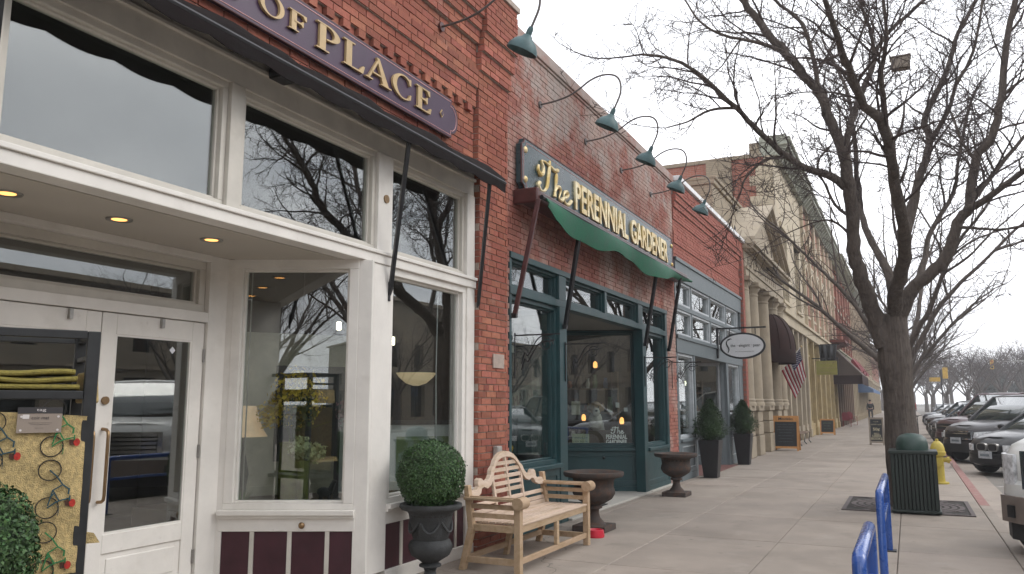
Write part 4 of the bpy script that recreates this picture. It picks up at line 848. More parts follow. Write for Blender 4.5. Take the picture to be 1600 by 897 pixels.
def far_building(label, y0, y1, z1, wallm, trim, bays, stories, gz, corn=0.5, depth=9, win_w=1.1, brackets=True, cornm=None, name='brick_building', ground=None, arch=False, pil=None):
    b = thing(name, label, 'building', (FX, (y0 + y1) / 2, 0)); w_ = (y1 - y0) / bays; ops = []
    cornm = cornm or trim
    for k in range(bays):
        c = y0 + (k + .5) * w_
        for (za, zb) in stories: ops.append((c - win_w / 2, c + win_w / 2, za, zb))
    m = MB(O1); slabwall(m, -0.35, 0.0, y0, y1, gz, z1 - 0.8, ops); m.box(-depth, -0.35, y0, y1, 0, gz - .3) if False else None
    m.build('front_wall', wallm, b)
    m = MB(O1); m.box(-depth, -0.36, y0, y0 + .3, 0, z1 - .9); m.box(-depth, -0.36, y1 - .3, y1, 0, z1 - .9); m.box(-depth, -.36, y0 + .3, y1 - .3, z1 - 1.2, z1 - 1.1); m.box(-1.6, -1.5, y0 + .3, y1 - .3, 0, z1 - 1.2); m.build('side_walls', TB1, b)
    for k in range(bays):
        c = y0 + (k + .5) * w_
        for (za, zb) in stories:
            f = MB(O1); ring(f, -0.28, -0.16, c - win_w / 2, c + win_w / 2, za, zb, 0.09); f.box(-0.27, -0.18, c - win_w / 2 + .09, c + win_w / 2 - .09, (za + zb) / 2 - .04, (za + zb) / 2 + .04); wf = f.build('window', trim, b)
            f = MB(O1); f.box(-0.25, -0.24, c - win_w / 2 + .08, c + win_w / 2 - .08, za + .08, zb - .08); f.build('pane', GLASS, wf)
            f = MB(O1); f.box(-0.16, 0.08, c - win_w / 2 - .1, c + win_w / 2 + .1, za - .12, za); f.build('sill', trim, wf)
            if arch: f = MB(O1); f.extr(band(c, zb - .05, win_w / 2 + .22, win_w / 2 + .22, win_w / 2, win_w / 2, 0, 180, 10), 'x', 0.001, 0.07); f.build('hood', trim, wf, fix=True)
            else: f = MB(O1); f.box(-0.2, 0.09, c - win_w / 2 - .12, c + win_w / 2 + .12, zb, zb + .22); f.build('lintel', trim, wf)
    if pil:
        for k in range(bays + 1):
            m = MB(O1); s = y0 + k * w_; m.box(-0.02, 0.14, max(y0 + .01, s - .22), min(y1 - .01, s + .22), gz, z1 - .85); m.build('pilaster', pil, b)
    m = MB(O1); m.box(-0.5, corn * .35, y0, y1, z1 - .85, z1 - .45); m.box(-0.5, corn, y0 - .02, y1 + .02, z1 - .45, z1 - .28); m.box(-0.5, corn * 1.15, y0 - .04, y1 + .04, z1 - .28, z1 - .12); m.box(-0.5, corn * .9, y0, y1, z1 - .12, z1); m.build('cornice', cornm, b, bevel=0.03)
    if brackets:
        n = int((y1 - y0) / 0.75)
        for k in range(n + 1):
            m = MB(O1); s = y0 + .1 + (y1 - y0 - .3) * k / n; m.extr([(corn * .35 + .002, z1 - .9), (corn * .9, z1 - .52), (corn * .9, z1 - .452), (corn * .35 + .002, z1 - .452)], 'y', s, s + .16); m.build('bracket', cornm, b, fix=True)
    # ground floor
    gm, gn, dk = ground
    m = MB(O1); m.box(-0.4, 0.12, y0, y1, gz - .55, gz); m.box(-0.4, 0.22, y0, y1, gz - .15, gz - .04); m.build('shop_cornice', trim, b)
    n = gn; w2 = (y1 - y0) / n
    for k in range(n + 1):
        s = min(max(y0 + k * w2, y0 + .2), y1 - .2); m = MB(O1); m.box(-0.3, 0.06, s - .17, s + .17, 0, gz - .55); m.box(-0.3, 0.1, s - .22, s + .22, 0, .4); m.build('shop_pilaster', gm, b, bevel=0.02)
    for k in range(n):
        a, c = max(y0 + k * w2, y0 + .2) + .17, min(y0 + (k + 1) * w2, y1 - .2) - .17
        m = MB(O1); m.box(-0.25, -0.02, a, c, 0, 0.6); m.build('shop_base', gm, b)
        f = MB(O1); ring(f, -0.22, -0.12, a + .002, c - .002, 0.6, gz - .55, 0.10); f.box(-0.21, -0.13, a + .1, c - .1, gz - 1.35, gz - 1.25); wf = f.build('shop_window', gm, b)
        f = MB(O1); f.box(-0.19, -0.18, a + .08, c - .08, .68, gz - .63); f.build('pane', GLASS, wf)
    m = MB(O1); m.box(-1.45, -1.3, y0 + .3, y1 - .3, 0, gz); m.build('dark_interior_wall', DARKIN, b)
    return b
YEL = mat('ochre_paint', (0.36, 0.275, 0.14), 0.7, ns=3, na=0.2); BRN = mat('brown_wood_paint', (0.13, 0.08, 0.05), 0.7, ns=3, na=0.2)
OLIVE = mat('olive_trim', (0.26, 0.25, 0.17), 0.75, ns=3, na=0.15); PALEG = mat('pale_green_trim', (0.30, 0.31, 0.25), 0.7, ns=3, na=0.12); REDT = mat('dark_red_trim', (0.15, 0.045, 0.035), 0.7, ns=3, na=0.15); SAND = mat('sand_stone', (0.38, 0.31, 0.21), 0.8, ns=3, na=0.12)
tb = far_building('cream two storey block with heavy bracketed cornice and red side wall', 32.5, 41.2, 12.3, CREAM, CREAM, 2, [(5.75, 8.75)], 5.3, corn=0.62, win_w=2.0, ground=(STONE, 5, 0), cornm=PALEG)
m = MB(O1); m.box(-9.5, -0.36, 32.44, 32.50, 5.0, 11.45); m.build('red_side_wall', TB1, tb)
for k in range(11):
    m = MB(O1); m.box(-0.36 - (.55 if k % 2 else .3), 0.01, 32.40, 32.5, 6.5 + k * .42, 6.5 + k * .42 + .40); m.build('quoin', CREAM, tb)
m = MB(O1); m.box(-9.6, -0.4, 32.38, 32.52, 11.45, 11.6); m.build('side_coping', STONED, tb)
m = MB(O1); m.box(-2.6, -1.6, 32.2, 32.43, 8.4, 11.45); m.build('tan_pilaster', TBT, tb)
m = MB(O1); m.box(-0.9, -0.34, 32.56, 33.2, 11.3, 12.1); m.build('parapet_block', TBT, tb)
far_building('pinkish brick block with arched windows and the same long cornice', 41.2, 58.5, 12.2, TB2, CREAM, 6, [(5.9, 7.9), (8.75, 9.7)], 5.3, corn=0.6, arch=True, ground=(YEL, 6, 0), cornm=PALEG, pil=CREAM)
far_building('red brick block with olive bracketed cornice and small balcony', 58.5, 76, 11.9, TB3, OLIVE, 6, [(6.0, 8.2), (9.0, 10.3)], 5.4, corn=0.75, ground=(BRN, 8, 0), cornm=OLIVE, pil=TB3)
far_building('long red brick block with pale green cornice and many pilasters', 76, 118, 12.0, TB3, SAND, 16, [(5.9, 8.0), (8.6, 10.2)], 5.0, corn=0.8, ground=(SAND, 18, 0), cornm=PALEG, pil=SAND)
far_building('farthest plain brick block at the end of the row', 118, 150, 9.5, TB3, SAND, 10, [(5.6, 7.6)], 4.8, corn=0.5, ground=(SAND, 12, 0), brackets=False)
# balcony
bl = thing('balcony', 'small red iron balcony above the ochre shopfront', 'balcony', (FX, 56.5, 5.3))
m = MB(O1); m.box(0.01, 1.0, 53.5, 57.8, 5.35, 5.5); m.extr([(0.01, 5.05), (0.9, 5.34), (0.01, 5.34)], 'y', 53.8, 57.5); m.build('deck', REDT, bl)
for s, d in [(53.55 + k * .47, .95) for k in range(10)] + [(53.55, d) for d in (.1, .4, .7)] + [(57.75, d) for d in (.1, .4, .7)]: m = MB(O1); m.tube([(d, s, 5.5), (d, s, 6.5)], 0.02, 5); m.build('baluster', REDT, bl)
m = MB(O1); m.bar((.95, 53.5, 6.5), (.95, 57.8, 6.5), .06, .05); m.bar((0, 53.55, 6.5), (.92, 53.55, 6.5), .05, .05); m.bar((0, 57.75, 6.5), (.92, 57.75, 6.5), .05, .05); m.build('rail', REDT, bl)
def awning(name, label, y0, y1, zt, zb, proj, mt_, val=0.35, mt2=None):
    t = thing(name, label, 'awning', (FX, (y0 + y1) / 2, zb)); m = MB(O1)
    m.hexa([(0.02, y0, zt - .04), (proj, y0, zb - .03), (proj, y1, zb - .03), (0.02, y1, zt - .04)], [(0.02, y0, zt), (proj, y0, zb + .01), (proj, y1, zb + .01), (0.02, y1, zt)]); m.build('canopy', mt_, t, fix=True)
    for s in (y0, y1 - .02): m = MB(O1); m.extr([(0.02, zt - .05), (proj - .01, zb - .04), (0.02, zb - .04)], 'y', s + .001, s + .019); m.build('side_cloth', mt_, t, fix=True)
    m = MB(O1); m.box(proj - .005, proj + .015, y0, y1, zb - val, zb - .035); m.box(0.02, proj - .006, y0, y0 + .018, zb - val, zb - .042); m.build('valance', mt2 or mt_, t); return t
TAUPE = mat('taupe_awning_cloth', (0.115, 0.088, 0.072), 0.85, ns=2, na=0.15, spec=0.2); DRED = mat('red_awning_cloth', (0.22, 0.02, 0.03), 0.8, ns=3, na=0.15); DBLUE = mat('blue_awning_cloth', (0.09, 0.15, 0.27), 0.8, ns=3, na=0.15)
awning('taupe_awning', 'large taupe brown sloping awning with dark valance', 55.5, 64, 5.3, 3.4, 1.75, TAUPE, 0.6, BROWN)
for k in range(3): awning('red_awning', ['first red window awning beyond the taupe awning', 'middle red window awning of the far row', 'last red window awning of the far row'][k], 74 + 6 * k, 78 + 6 * k, 5.7, 4.5, 0.8, DRED, 0.25)['group'] = 'red window awnings'
awning('blue_awning', 'pale blue awning near the walking man', 84, 104, 3.7, 2.9, 1.35, DBLUE, 0.3)
pb = thing('hanging_sign', 'olive yellow board sign hanging beyond the flag', 'sign', (FX, 43.5, 2.6)); m = MB(); m.box(-4.1, -3.12, 43.45, 43.53, 3.02, 3.72); m.build('board', mat('olive_yellow_paint', (0.30, 0.28, 0.07), 0.6, ns=3, na=0.15), pb); m = MB(); ring(m, 0, 0, 0, 0, 0, 0, 0); m = MB(); m.bar((FX, 43.5, 3.85), (-3.05, 43.5, 3.85), .04, .05); m.box(-3.10, -3.06, 43.46, 43.52, 2.95, 3.84); m.build('bracket_arm', BLACKM, pb)
for z in (3.13, 3.36, 3.60): m = MB(); m.box(-4.0, -3.22, 43.435, 43.448, z, z + .02); m.build('painted_line', MATS['ochre_paint'], pb)
bn = thing('black_banner', 'black cloth banner draped beside the taupe awning', 'banner', (FX, 47, 3.9)); m = MB(); n = 20; A = []; B = []
for i in range(n + 1): y_ = 46.8 + 0.035 * math.sin(i * .9); A.append(m.p(-4.25 + .95 * i / n, y_, 4.75)); B.append(m.p(-4.2 + .75 * i / n, y_ + .05, 3.75 + .1 * math.sin(i * .7)))
for i in range(n): m.face(A[i], A[i + 1], B[i + 1], B[i])
o = m.build('cloth', BLACKM, bn, smooth=True); sl = o.modifiers.new('s', 'SOLIDIFY'); sl.thickness = 0.02; m = MB(); m.bar((FX, 46.85, 4.77), (-3.2, 46.85, 4.77), .05, .05); m.build('pole', BLACKM, bn)
# opposite side of the street (seen in the window panes)
OPP = mat('opposite_tan_wall', (0.24, 0.20, 0.15), 0.85, ns=1, na=0.15, world=True)
for k, (y0, y1, h) in enumerate(((-26, -6, 7.2), (-6, 14, 7.8), (14, 37, 7.4), (37, 60, 9.0), (60, 82, 7.0), (-50, -26, 9.5), (-76, -50, 8.4), (-110, -76, 10.0))):
    b = thing('far_side_shop', ['tan shop across the street behind the photographer', 'tan shop with flat cornice across the street', 'tan shop across the street facing the green storefront', 'taller shop across the street facing the bank', 'low shop across the street at the far end', 'tall tan block across the street well behind the photographer', 'tan block across the street farther behind the photographer', 'last tan block across the street behind the photographer'][k], 'building', (24.5, (y0 + y1) / 2, 0))
    m = MB((24.5, y1, 0), (0, -1, 0)); W = y1 - y0; ops = [(1.2 + q * 3.1, 3.1 + q * 3.1, 0.6, 2.9) for q in range(int((W - 2) / 3.1))] + [(1.5 + q * 3.1, 2.7 + q * 3.1, 4.2, 6.0) for q in range(int((W - 2) / 3.1))]
    slabwall(m, -0.4, 0, 0, W, 0, h, ops); m.build('front_wall', OPP, b); m = MB((24.5, y1, 0), (0, -1, 0)); m.box(-8, -0.5, 0, W, 0, h - .3); m.build('body', DARKIN, b); m = MB((24.5, y1, 0), (0, -1, 0)); m.box(-0.4, 0.5, 0, W, h, h + .25); m.box(-0.4, 0.3, 0, W, 3.3, 3.5); m.build('cornice', STONED, b)
    for a, c, za, zb in ops: m = MB((24.5, y1, 0), (0, -1, 0)); m.box(-0.3, -0.29, a, c, za, zb); m.build('pane', GLASS2, b)
# ------------------------------------------------------------------ wooden bench
TEAK = mat('weathered_teak', (0.45, 0.32, 0.205), 0.7, ns=3.0, col2=(0.36, 0.25, 0.14), thr=(0.45, 0.68), bump=0.35, bs=30, stretch=(6, 1, 6), objr=0.12)
TEAKB = mat('bleached_teak', (0.57, 0.445, 0.35), 0.7, ns=3.0, col2=(0.46, 0.34, 0.23), thr=(0.45, 0.68), bump=0.35, bs=30, stretch=(6, 1, 6), objr=0.1)
be = thing('garden_bench', 'pale wooden garden bench with arched slatted back against the brick pier', 'bench', (-3.66, 7.95, 0))
yc, hw = 7.96, 0.90
def bx(name, mt_, own, *a, bev=0.004): m = MB(); m.box(*a); return m.build(name, mt_, own, bevel=bev)
for sg in (-1, 1):
    y_ = yc + sg * hw
    bx('front_leg', TEAK, be, -3.43, -3.365, y_ - .035, y_ + .035, 0, 0.665)
    m = MB(); m.hexa([(-4.03, y_ - .035, 0), (-3.97, y_ - .035, 0), (-3.97, y_ + .035, 0), (-4.03, y_ + .035, 0)], [(-3.93, y_ - .035, .40), (-3.87, y_ - .035, .40), (-3.87, y_ + .035, .40), (-3.93, y_ + .035, .40)])
    m.hexa([(-3.93, y_ - .034, .40), (-3.87, y_ - .034, .40), (-3.87, y_ + .034, .40), (-3.93, y_ + .034, .40)], [(-3.98, y_ - .034, .80), (-3.93, y_ - .034, .80), (-3.93, y_ + .034, .80), (-3.98, y_ + .034, .80)]); m.build('rear_leg', TEAK, be, bevel=0.004)
    bx('side_rail', TEAK, be, -3.885, -3.435, y_ - .02, y_ + .02, .375, .44); bx('side_stretcher', TEAK, be, -3.96, -3.435, y_ - .02, y_ + .02, .075, .135)
    bx('arm_slat', TEAK, be, -3.92, -3.43, y_ - .015, y_ + .015, .50, .545)
    for z in (0.605,): bx('arm_slat', TEAK, be, -3.92, -3.43, y_ - .015, y_ + .015, z - .02, z + .025)
    for k in range(3): bx('arm_board', TEAK, be, -3.96, -3.40, y_ - .07 + k * .048, y_ - .07 + k * .048 + .043, .668, .694 + .008 * (k == 1))
    m = MB(); m.tube([(-3.37, y_ - .08, .655), (-3.37, y_ + .08, .655)], 0.058, 16); m.build('arm_scroll', TEAK, be, smooth=True)
bx('front_rail', TEAK, be, -3.425, -3.385, yc - hw + .036, yc + hw - .036, .375, .44); bx('rear_rail', TEAK, be, -3.915, -3.875, yc - hw + .036, yc + hw - .036, .375, .44)
bx('front_stretcher', TEAK, be, -3.415, -3.385, yc - hw + .036, yc + hw - .036, .085, .14); bx('rear_stretcher', TEAK, be, -3.975, -3.945, yc - hw + .036, yc + hw - .036, .085, .14)
bx('middle_leg', TEAK, be, -3.424, -3.386, yc - .03, yc + .03, .0, .084) if False else None
bx('middle_post', TEAK, be, -3.42, -3.38, yc + .0, yc + .055, .141, .374)
m = MB(); m.hexa([(-4.0, yc - .03, 0), (-3.95, yc - .03, 0), (-3.95, yc + .03, 0), (-4.0, yc + .03, 0)], [(-3.93, yc - .03, .374), (-3.88, yc - .03, .374), (-3.88, yc + .03, .374), (-3.93, yc + .03, .374)]); m.build('middle_leg', TEAK, be)
for k in range(7): bx('seat_slat', TEAKB, be, -3.375 - k * .073 - .062, -3.375 - k * .073, yc - hw + (.036 if k < 1 else .04), yc + hw - .04, .442, .462)
def backpt(y_, z): return (-3.90 - (z - .44) * 0.16, y_, z)
def arcrow(pts, th, name, mt_):
    m = MB(); a = [m.p(*(Vector(backpt(y_, z)) + Vector((-th / 2, 0, 0)))) for y_, z in pts]; b = [m.p(*(Vector(backpt(y_, z)) + Vector((th / 2, 0, 0)))) for y_, z in pts]; n = len(pts)
    for i in range(n): m.face(a[i], a[(i + 1) % n], b[(i + 1) % n], b[i])
    m.face(*reversed(a)); m.face(*b); return m.build(name, mt_, be, fix=True, bevel=0.004)
def crest(sg):   # outline of half the top rail, from the middle of the arch outwards
    up = [(0.0, 1.085), (0.10, 1.075), (0.19, 1.045), (0.26, 1.0), (0.315, .945), (0.36, .925), (0.385, .90), (0.40, .865), (0.45, .825), (0.52, .805), (0.575, .815), (0.60, .84), (0.645, .85), (0.685, .835), (0.70, .80), (0.695, .77), (0.74, .745), (0.80, .735), (0.845, .745), (0.875, .73), (0.885, .70)]
    lo = [(0.885, .665), (0.82, .668), (0.74, .672), (0.66, .70), (0.63, .745), (0.58, .755), (0.50, .735), (0.42, .76), (0.37, .80), (0.34, .85), (0.28, .93), (0.21, .985), (0.12, 1.015), (0.0, 1.025)]
    return [(yc - .02 + sg * a, z) for a, z in up + lo]
for sg in (-1, 1): arcrow(crest(sg), 0.05, 'crest_rail', TEAKB)
def limit(z):
    return 0.86 if z < .68 else 0.36 if z < .84 else math.sqrt(max(0.0, 1 - ((z - .80) / .25) ** 2)) * 0.34
for z in (.525, .595, .665 + .02, .755, .825, .895, .96):
    h = limit(z); arcrow([(yc - .02 - h, z - .02), (yc - .02 + h, z - .02), (yc - .02 + h, z + .02), (yc - .02 - h, z + .02)], 0.02, 'back_slat', TEAKB)
arcrow([(yc - .02 - .018, .46), (yc - .02 + .018, .46), (yc - .02 + .018, 1.03), (yc - .02 - .018, 1.03)], 0.032, 'back_upright', TEAKB)
for sg in (-1, 1): arcrow([(yc - .02 + sg * (.33 - .02), .46), (yc - .02 + sg * (.33 + .02), .46), (yc - .02 + sg * (.345 + .015), .86), (yc - .02 + sg * (.345 - .02), .86)], 0.032, 'back_upright', TEAKB)
arcrow([(yc - .86, .455), (yc + .84, .455), (yc + .84, .50), (yc - .86, .50)], 0.036, 'lower_back_rail', TEAKB)

# ------------------------------------------------------------------ clipped box balls, urns, shrubs in pots
LEAF = mat('box_leaf', (0.045, 0.095, 0.030), 0.55, ns=3, na=0.3, island=0.55, spec=0.35)
LEAFN = mat('needle_leaf', (0.030, 0.055, 0.022), 0.7, ns=3, na=0.3, island=0.6, spec=0.2)
EARTH = mat('dark_soil', (0.02, 0.016, 0.012), 0.95)
def leaves(mb, P, nrm, size, r, asp=0.5):
    t = nrm.orthogonal().normalized(); t = (Quaternion(nrm, r.uniform(0, 6.28)) @ t); d = (nrm * r.uniform(.1, .9) + t).normalized(); sd = d.cross(nrm + Vector((r.uniform(-.4, .4), r.uniform(-.4, .4), r.uniform(-.4, .4)))).normalized()
    a = P; b = P + d * size; c = P + d * size * .5
    mb.face(mb.p(*a), mb.p(*(c + sd * size * asp * .5)), mb.p(*b), mb.p(*(c - sd * size * asp * .5)))
def ball(owner, c, r0, n, size, seed, name='foliage'):
    r = random.Random(seed); mb = MB(); c = Vector(c)
    for i in range(n):
        d = Vector((r.gauss(0, 1), r.gauss(0, 1), r.gauss(0, 1))).normalized()
        lump = 1 + 0.025 * math.sin(d.x * 7 + seed) * math.sin(d.y * 6 + 1) + 0.025 * math.sin(d.z * 9 + d.x * 6) + (0.06 if r.random() < .02 else 0)
        rad = r0 * lump * (1 - abs(r.gauss(0, 0.055))); e4 = (abs(d.x) ** 3 + abs(d.y) ** 3 + abs(d.z) ** 3) ** (1 / 3); sq = d * (0.92 + 0.08 / max(e4, .5)) * .99
        leaves(mb, c + sq * rad, d, size * r.uniform(.7, 1.25), r, 0.6)
    f = mb.build(name, LEAF, owner, kind='stuff'); core = MB(); core.ell(c, (r0 * .88, r0 * .88, r0 * .88), 20, 12); core.build('inner_growth', LEAF, owner, smooth=True); return f
URNP = [(.15, 0), (.15, .035), (.12, .05), (.06, .075), (.05, .11), (.06, .14), (.10, .155), (.10, .17), (.07, .185), (.10, .21), (.165, .25), (.19, .30), (.195, .335), (.175, .375), (.155, .39), (.165, .41), (.185, .52), (.20, .61), (.215, .635), (.27, .655), (.285, .675), (.28, .70), (.25, .705), (.21, .66), (.19, .60)]
def tall_urn(x, y, label, gl):
    t = thing('planter_urn', label, 'urn', (x, y, 0), group=gl); m = MB(); m.lathe(URNP, x, y, 40, flute=(9, 13, 0.035)); m.build('urn_body', IRON, t, smooth=True, sharp=60)
    m = MB(); m.box(x - .16, x + .16, y - .16, y + .16, 0, .04); m.build('plinth', IRON, t, bevel=0.008)
    for k in range(6):
        a = math.pi / 3 * k; m = MB(); m.tube([(x + (.187 + .014 * math.sin(math.pi * q / 8)) * math.cos(a + .48 * (q / 8 - .5) * 2), y + (.187 + .014 * math.sin(math.pi * q / 8)) * math.sin(a + .48 * (q / 8 - .5) * 2), .55 - .09 * math.sin(math.pi * q / 8)) for q in range(9)], 0.011, 6); m.build('swag', IRON, t, smooth=True)
    m = MB(); m.lathe([(.2, .60), (.2, .655), (.001, .66)], x, y, 24); m.build('soil', EARTH, t)
    return t
def topiary(c, r0, n, size, label, seed):
    t = thing('box_topiary', label, 'shrub', (c[0], c[1], .66), group='clipped box balls'); ball(t, c, r0, n, size, seed)
    m = MB(); m.tube([(c[0], c[1], .655), (c[0] + .01, c[1], c[2])], 0.02, 6); m.build('stem', mat('shrub_stem', (0.06, 0.045, 0.03), 0.9) if 'shrub_stem' not in MATS else MATS['shrub_stem'], t); return t
UX, UY = -3.95, 6.38
tall_urn(UX, UY, 'dark cast iron urn with swags holding the round box shrub beside the bench', 'tall dark urns'); topiary((UX, UY, .95), .312, 15000, .021, 'round clipped box shrub in the dark urn beside the bench', 2)
tall_urn(-3.68, 2.12, 'dark cast iron urn under the box shrub in front of the mat rack', 'tall dark urns'); topiary((-3.68, 2.12, .965), .315, 15000, .021, 'round clipped box shrub at the lower left before the mat rack', 9)
BOWL = [(.19, 0), (.19, .05), (.15, .06), (.13, .09), (.075, .15), (.06, .21), (.065, .25), (.10, .265), (.10, .285), (.08, .30), (.14, .33), (.22, .38), (.255, .44), (.25, .49), (.235, .52), (.25, .60), (.27, .625), (.36, .645), (.375, .67), (.37, .70), (.33, .705), (.27, .66), (.24, .60), (.1, .56)]
for x, y, lb, k in ((-3.70, 9.92, 'wide rusty iron urn behind the bench end', 1.04), (-3.74, 14.15, 'wide rusty iron urn at the green shop corner', 1.0)):
    t = thing('pedestal_urn', lb, 'urn', (x, y, 0), group='wide rusty urns'); m = MB(); m.lathe([(a * k, b * 1.04) for a, b in BOWL], x, y, 48, flute=(10, 14, 0.03)); m.build('bowl', RUSTY, t, smooth=True, sharp=60)
    m = MB(); m.box(x - .21 * k, x + .21 * k, y - .21 * k, y + .21 * k, 0, .075); m.build('base_block', RUSTY, t, bevel=0.01); m = MB(); m.lathe([(.25, .60), (.25, .655), (.001, .66)], x, y, 20); m.build('soil', EARTH, t)
def cone_pot(x, y, label, lab2, seed, sc_=1.0):
    t = thing('tapered_planter', label, 'planter', (x, y, 0), group='tall black planters'); m = MB()
    def sq(h, z): return [(x - h, y - h, z), (x + h, y - h, z), (x + h, y + h, z), (x - h, y + h, z)]
    m.hexa(sq(.145, 0), sq(.225, .80)); m.build('pot_body', BLACKM, t, bevel=0.01); m = MB(); m.box(x - .2, x + .2, y - .2, y + .2, .78, .806); m.build('soil', EARTH, t)
    t2 = thing('cone_shrub', lab2, 'shrub', (x, y, .8), group='pointed evergreen shrubs'); r = random.Random(seed); mb = MB()
    core = MB(); core.lathe([(.05, .80), (.20, .9), (.25, 1.05), (.20, 1.25), (.12, 1.42), (.03, 1.55)], x, y, 14); core.build('inner_growth', LEAFN, t2, smooth=True)
    for i in range(9000):
        z = r.random(); a = r.uniform(0, 6.283); prof = 0.36 * (min(1, (z + .06) * 4.5)) ** .6 * (1 - z ** 1.9) + .02
        prof *= 1 + .16 * math.sin(a * 5 + z * 14 + seed) + .12 * math.sin(a * 9 - z * 20); rad = prof * (1 - abs(r.gauss(0, .22)))
        P = Vector((x + rad * math.cos(a), y + rad * math.sin(a), .80 + z * .86 * sc_)); d = Vector((math.cos(a) * .6, math.sin(a) * .6, .9)).normalized(); leaves(mb, P, d, r.uniform(.035, .075), r, 0.22)
    mb.build('foliage', LEAFN, t2, kind='stuff'); m = MB(); m.tube([(x, y, .79), (x, y, 1.3)], .02, 6); m.build('stem', MATS['shrub_stem'], t2)
cone_pot(-3.95, 17.92, 'tall black tapered planter nearer the green shop', 'pointed evergreen shrub in the nearer black planter', 3); cone_pot(-4.0, 22.1, 'tall black tapered planter nearer the stone bank', 'pointed evergreen shrub in the planter nearer the bank', 4, 1.0)
# red bowl
bw = thing('dog_bowl', 'small red plastic bowl on the pavement by the rusty urn', 'bowl', (-3.50, 9.42, 0)); m = MB(); m.lathe([(.105, 0), (.11, .02), (.10, .085), (.092, .09), (.085, .08), (.075, .03), (.001, .028)], -3.50, 9.42, 32); m.build('bowl_body', mat('red_plastic', (0.55, 0.02, 0.045), 0.35), bw, smooth=True)

# ------------------------------------------------------------------ litter bin, hydrant, bike racks, grate
BING = mat('bin_green_metal', (0.010, 0.019, 0.015), 0.5, ns=6, na=0.25); DOME = mat('bin_dome_green', (0.032, 0.062, 0.052), 0.5, ns=4, na=0.25)
bi = thing('litter_bin', 'dark green slatted litter bin with domed lid before the tree', 'bin', (0.0, 13.62, 0)); X0, X1, Ya, Yb = -0.30, 0.31, 13.30, 13.92
TAP = 0.0
for k in range(12):
    for face in range(4):
        a = X0 + .012 + k * .0498
        if face == 0: q = (a, a + .036, Ya, Ya + .016)
        elif face == 1: q = (a, a + .036, Yb - .016, Yb)
        elif face == 2: q = (X0, X0 + .016, Ya + .03 + k * .0475, Ya + .064 + k * .0475)
        else: q = (X1 - .016, X1, Ya + .03 + k * .0475, Ya + .064 + k * .0475)
        bx('slat', BING, bi, *q, .06, .86, bev=0.003)
m = MB(); m.box(X0 - .02, X1 + .02, Ya - .02, Yb + .02, .86, .91); m.build('top_rim', BING, bi, bevel=0.01)
m = MB(); m.box(X0 - .02, X1 + .02, Ya - .02, Yb + .02, .02, .06); m.build('bottom_rim', BING, bi, bevel=0.01)
m = MB(); m.box(X0 + .03, X1 - .03, Ya + .03, Yb - .03, .02, .86); m.build('liner', mat('black_liner', (0.008, 0.008, 0.008), 0.9), bi)
m = MB(); m.lathe([(.215, .905), (.222, .96), (.215, 1.03), (.19, 1.09), (.14, 1.13), (.07, 1.15), (.005, 1.155)], 0.0, 13.6, 32); dm = m.build('dome_lid', DOME, bi, smooth=True)
hy = thing('fire_hydrant', 'yellow fire hydrant beside the red kerb', 'hydrant', (0.46, 18.6, 0)); HYL = mat('hydrant_yellow', (0.46, 0.36, 0.06), 0.55, ns=8, na=0.18)
m = MB(); m.lathe([(.17, 0), (.17, .035), (.105, .04), (.10, .10), (.10, .55), (.14, .555), (.14, .595), (.15, .60), (.15, .63), (.135, .64), (.13, .70), (.105, .78), (.06, .83), (.03, .845), (.03, .88), (.02, .885)], .46, 18.6, 28); m.build('barrel', HYL, hy, smooth=True, sharp=50)
for ax, r0, z in (((1, 0, 0), .055, .47), ((-1, 0, 0), .055, .47), ((0, -1, 0), .075, .42)):
    a = Vector(ax); c = Vector((.46, 18.6, z)); m = MB(); m.tube([c + a * .08, c + a * .16], r0 * .85, 14); m.tube([c + a * .16, c + a * .205], r0 * 1.15, 8); m.tube([c + a * .205, c + a * .235], .02, 5); m.build('outlet_cap', HYL, hy)
m = MB(); m.tube([(.68 + .03 * math.sin(q), 18.58, .42 - .10 * math.sin(math.pi * q / 8)) for q in range(9)], .006, 5); m.build('chain', STEEL, hy)
BLUEM = mat('blue_enamel', (0.020, 0.075, 0.30), 0.28, ns=8, na=0.15, coat=0.5)
def bike_rack(x, y0, y1, z, label):
    t = thing('bike_rack', label, 'bike rack', (x, (y0 + y1) / 2, 0), group='blue bike racks'); c = .045; h = .036
    pts = [(x, y0, 0.0), (x, y0, z - c), (x, y0 + c * .3, z - c * .3), (x, y0 + c, z), (x, y1 - c, z), (x, y1 - c * .3, z - c * .3), (x, y1, z - c), (x, y1, 0)]
    m = MB(); m.tube(pts, h, 14); m.build('hoop', BLUEM, t, smooth=True)
    m = MB(); m.bar((x, y0 + .03, z - .30), (x, y1 - .03, z - .30), .042, .042); m.build('cross_rail', BLUEM, t, bevel=0.008)
    for y_ in (y0, y1): m = MB(); m.box(x - .07, x + .07, y_ - .07, y_ + .07, -.002, .012); m.build('foot_plate', STEEL if False else BLACKM, t, bevel=0.003)
bike_rack(-.29, 8.10, 9.98, .80, 'blue bike rack nearer the litter bin'); bike_rack(-.27, 4.45, 5.62, .84, 'blue bike rack nearest the camera')
gr = thing('tree_grate', 'dark iron tree grate with ring slots around the trunk', 'grate', (-.1, 14.45, 0)); GRT = mat('grate_iron', (0.10, 0.082, 0.08), 0.85, ns=12, na=0.3)
m = MB(); m.box(-1.02, .76, 13.40, 15.30, -.02, .006); m.build('tray', EARTH, gr)
m = MB(); ring(m, .0065, .014, 13.40, 15.30, 0, 1, 0.0) if False else None
for a, b, c, d in ((-1.02, .76, 13.40, 13.46), (-1.02, .76, 15.24, 15.30), (-1.02, -.96, 13.461, 15.239), (.70, .76, 13.461, 15.239)): bx('border_bar', GRT, gr, a, b, c, d, .0, .016, bev=0.002)
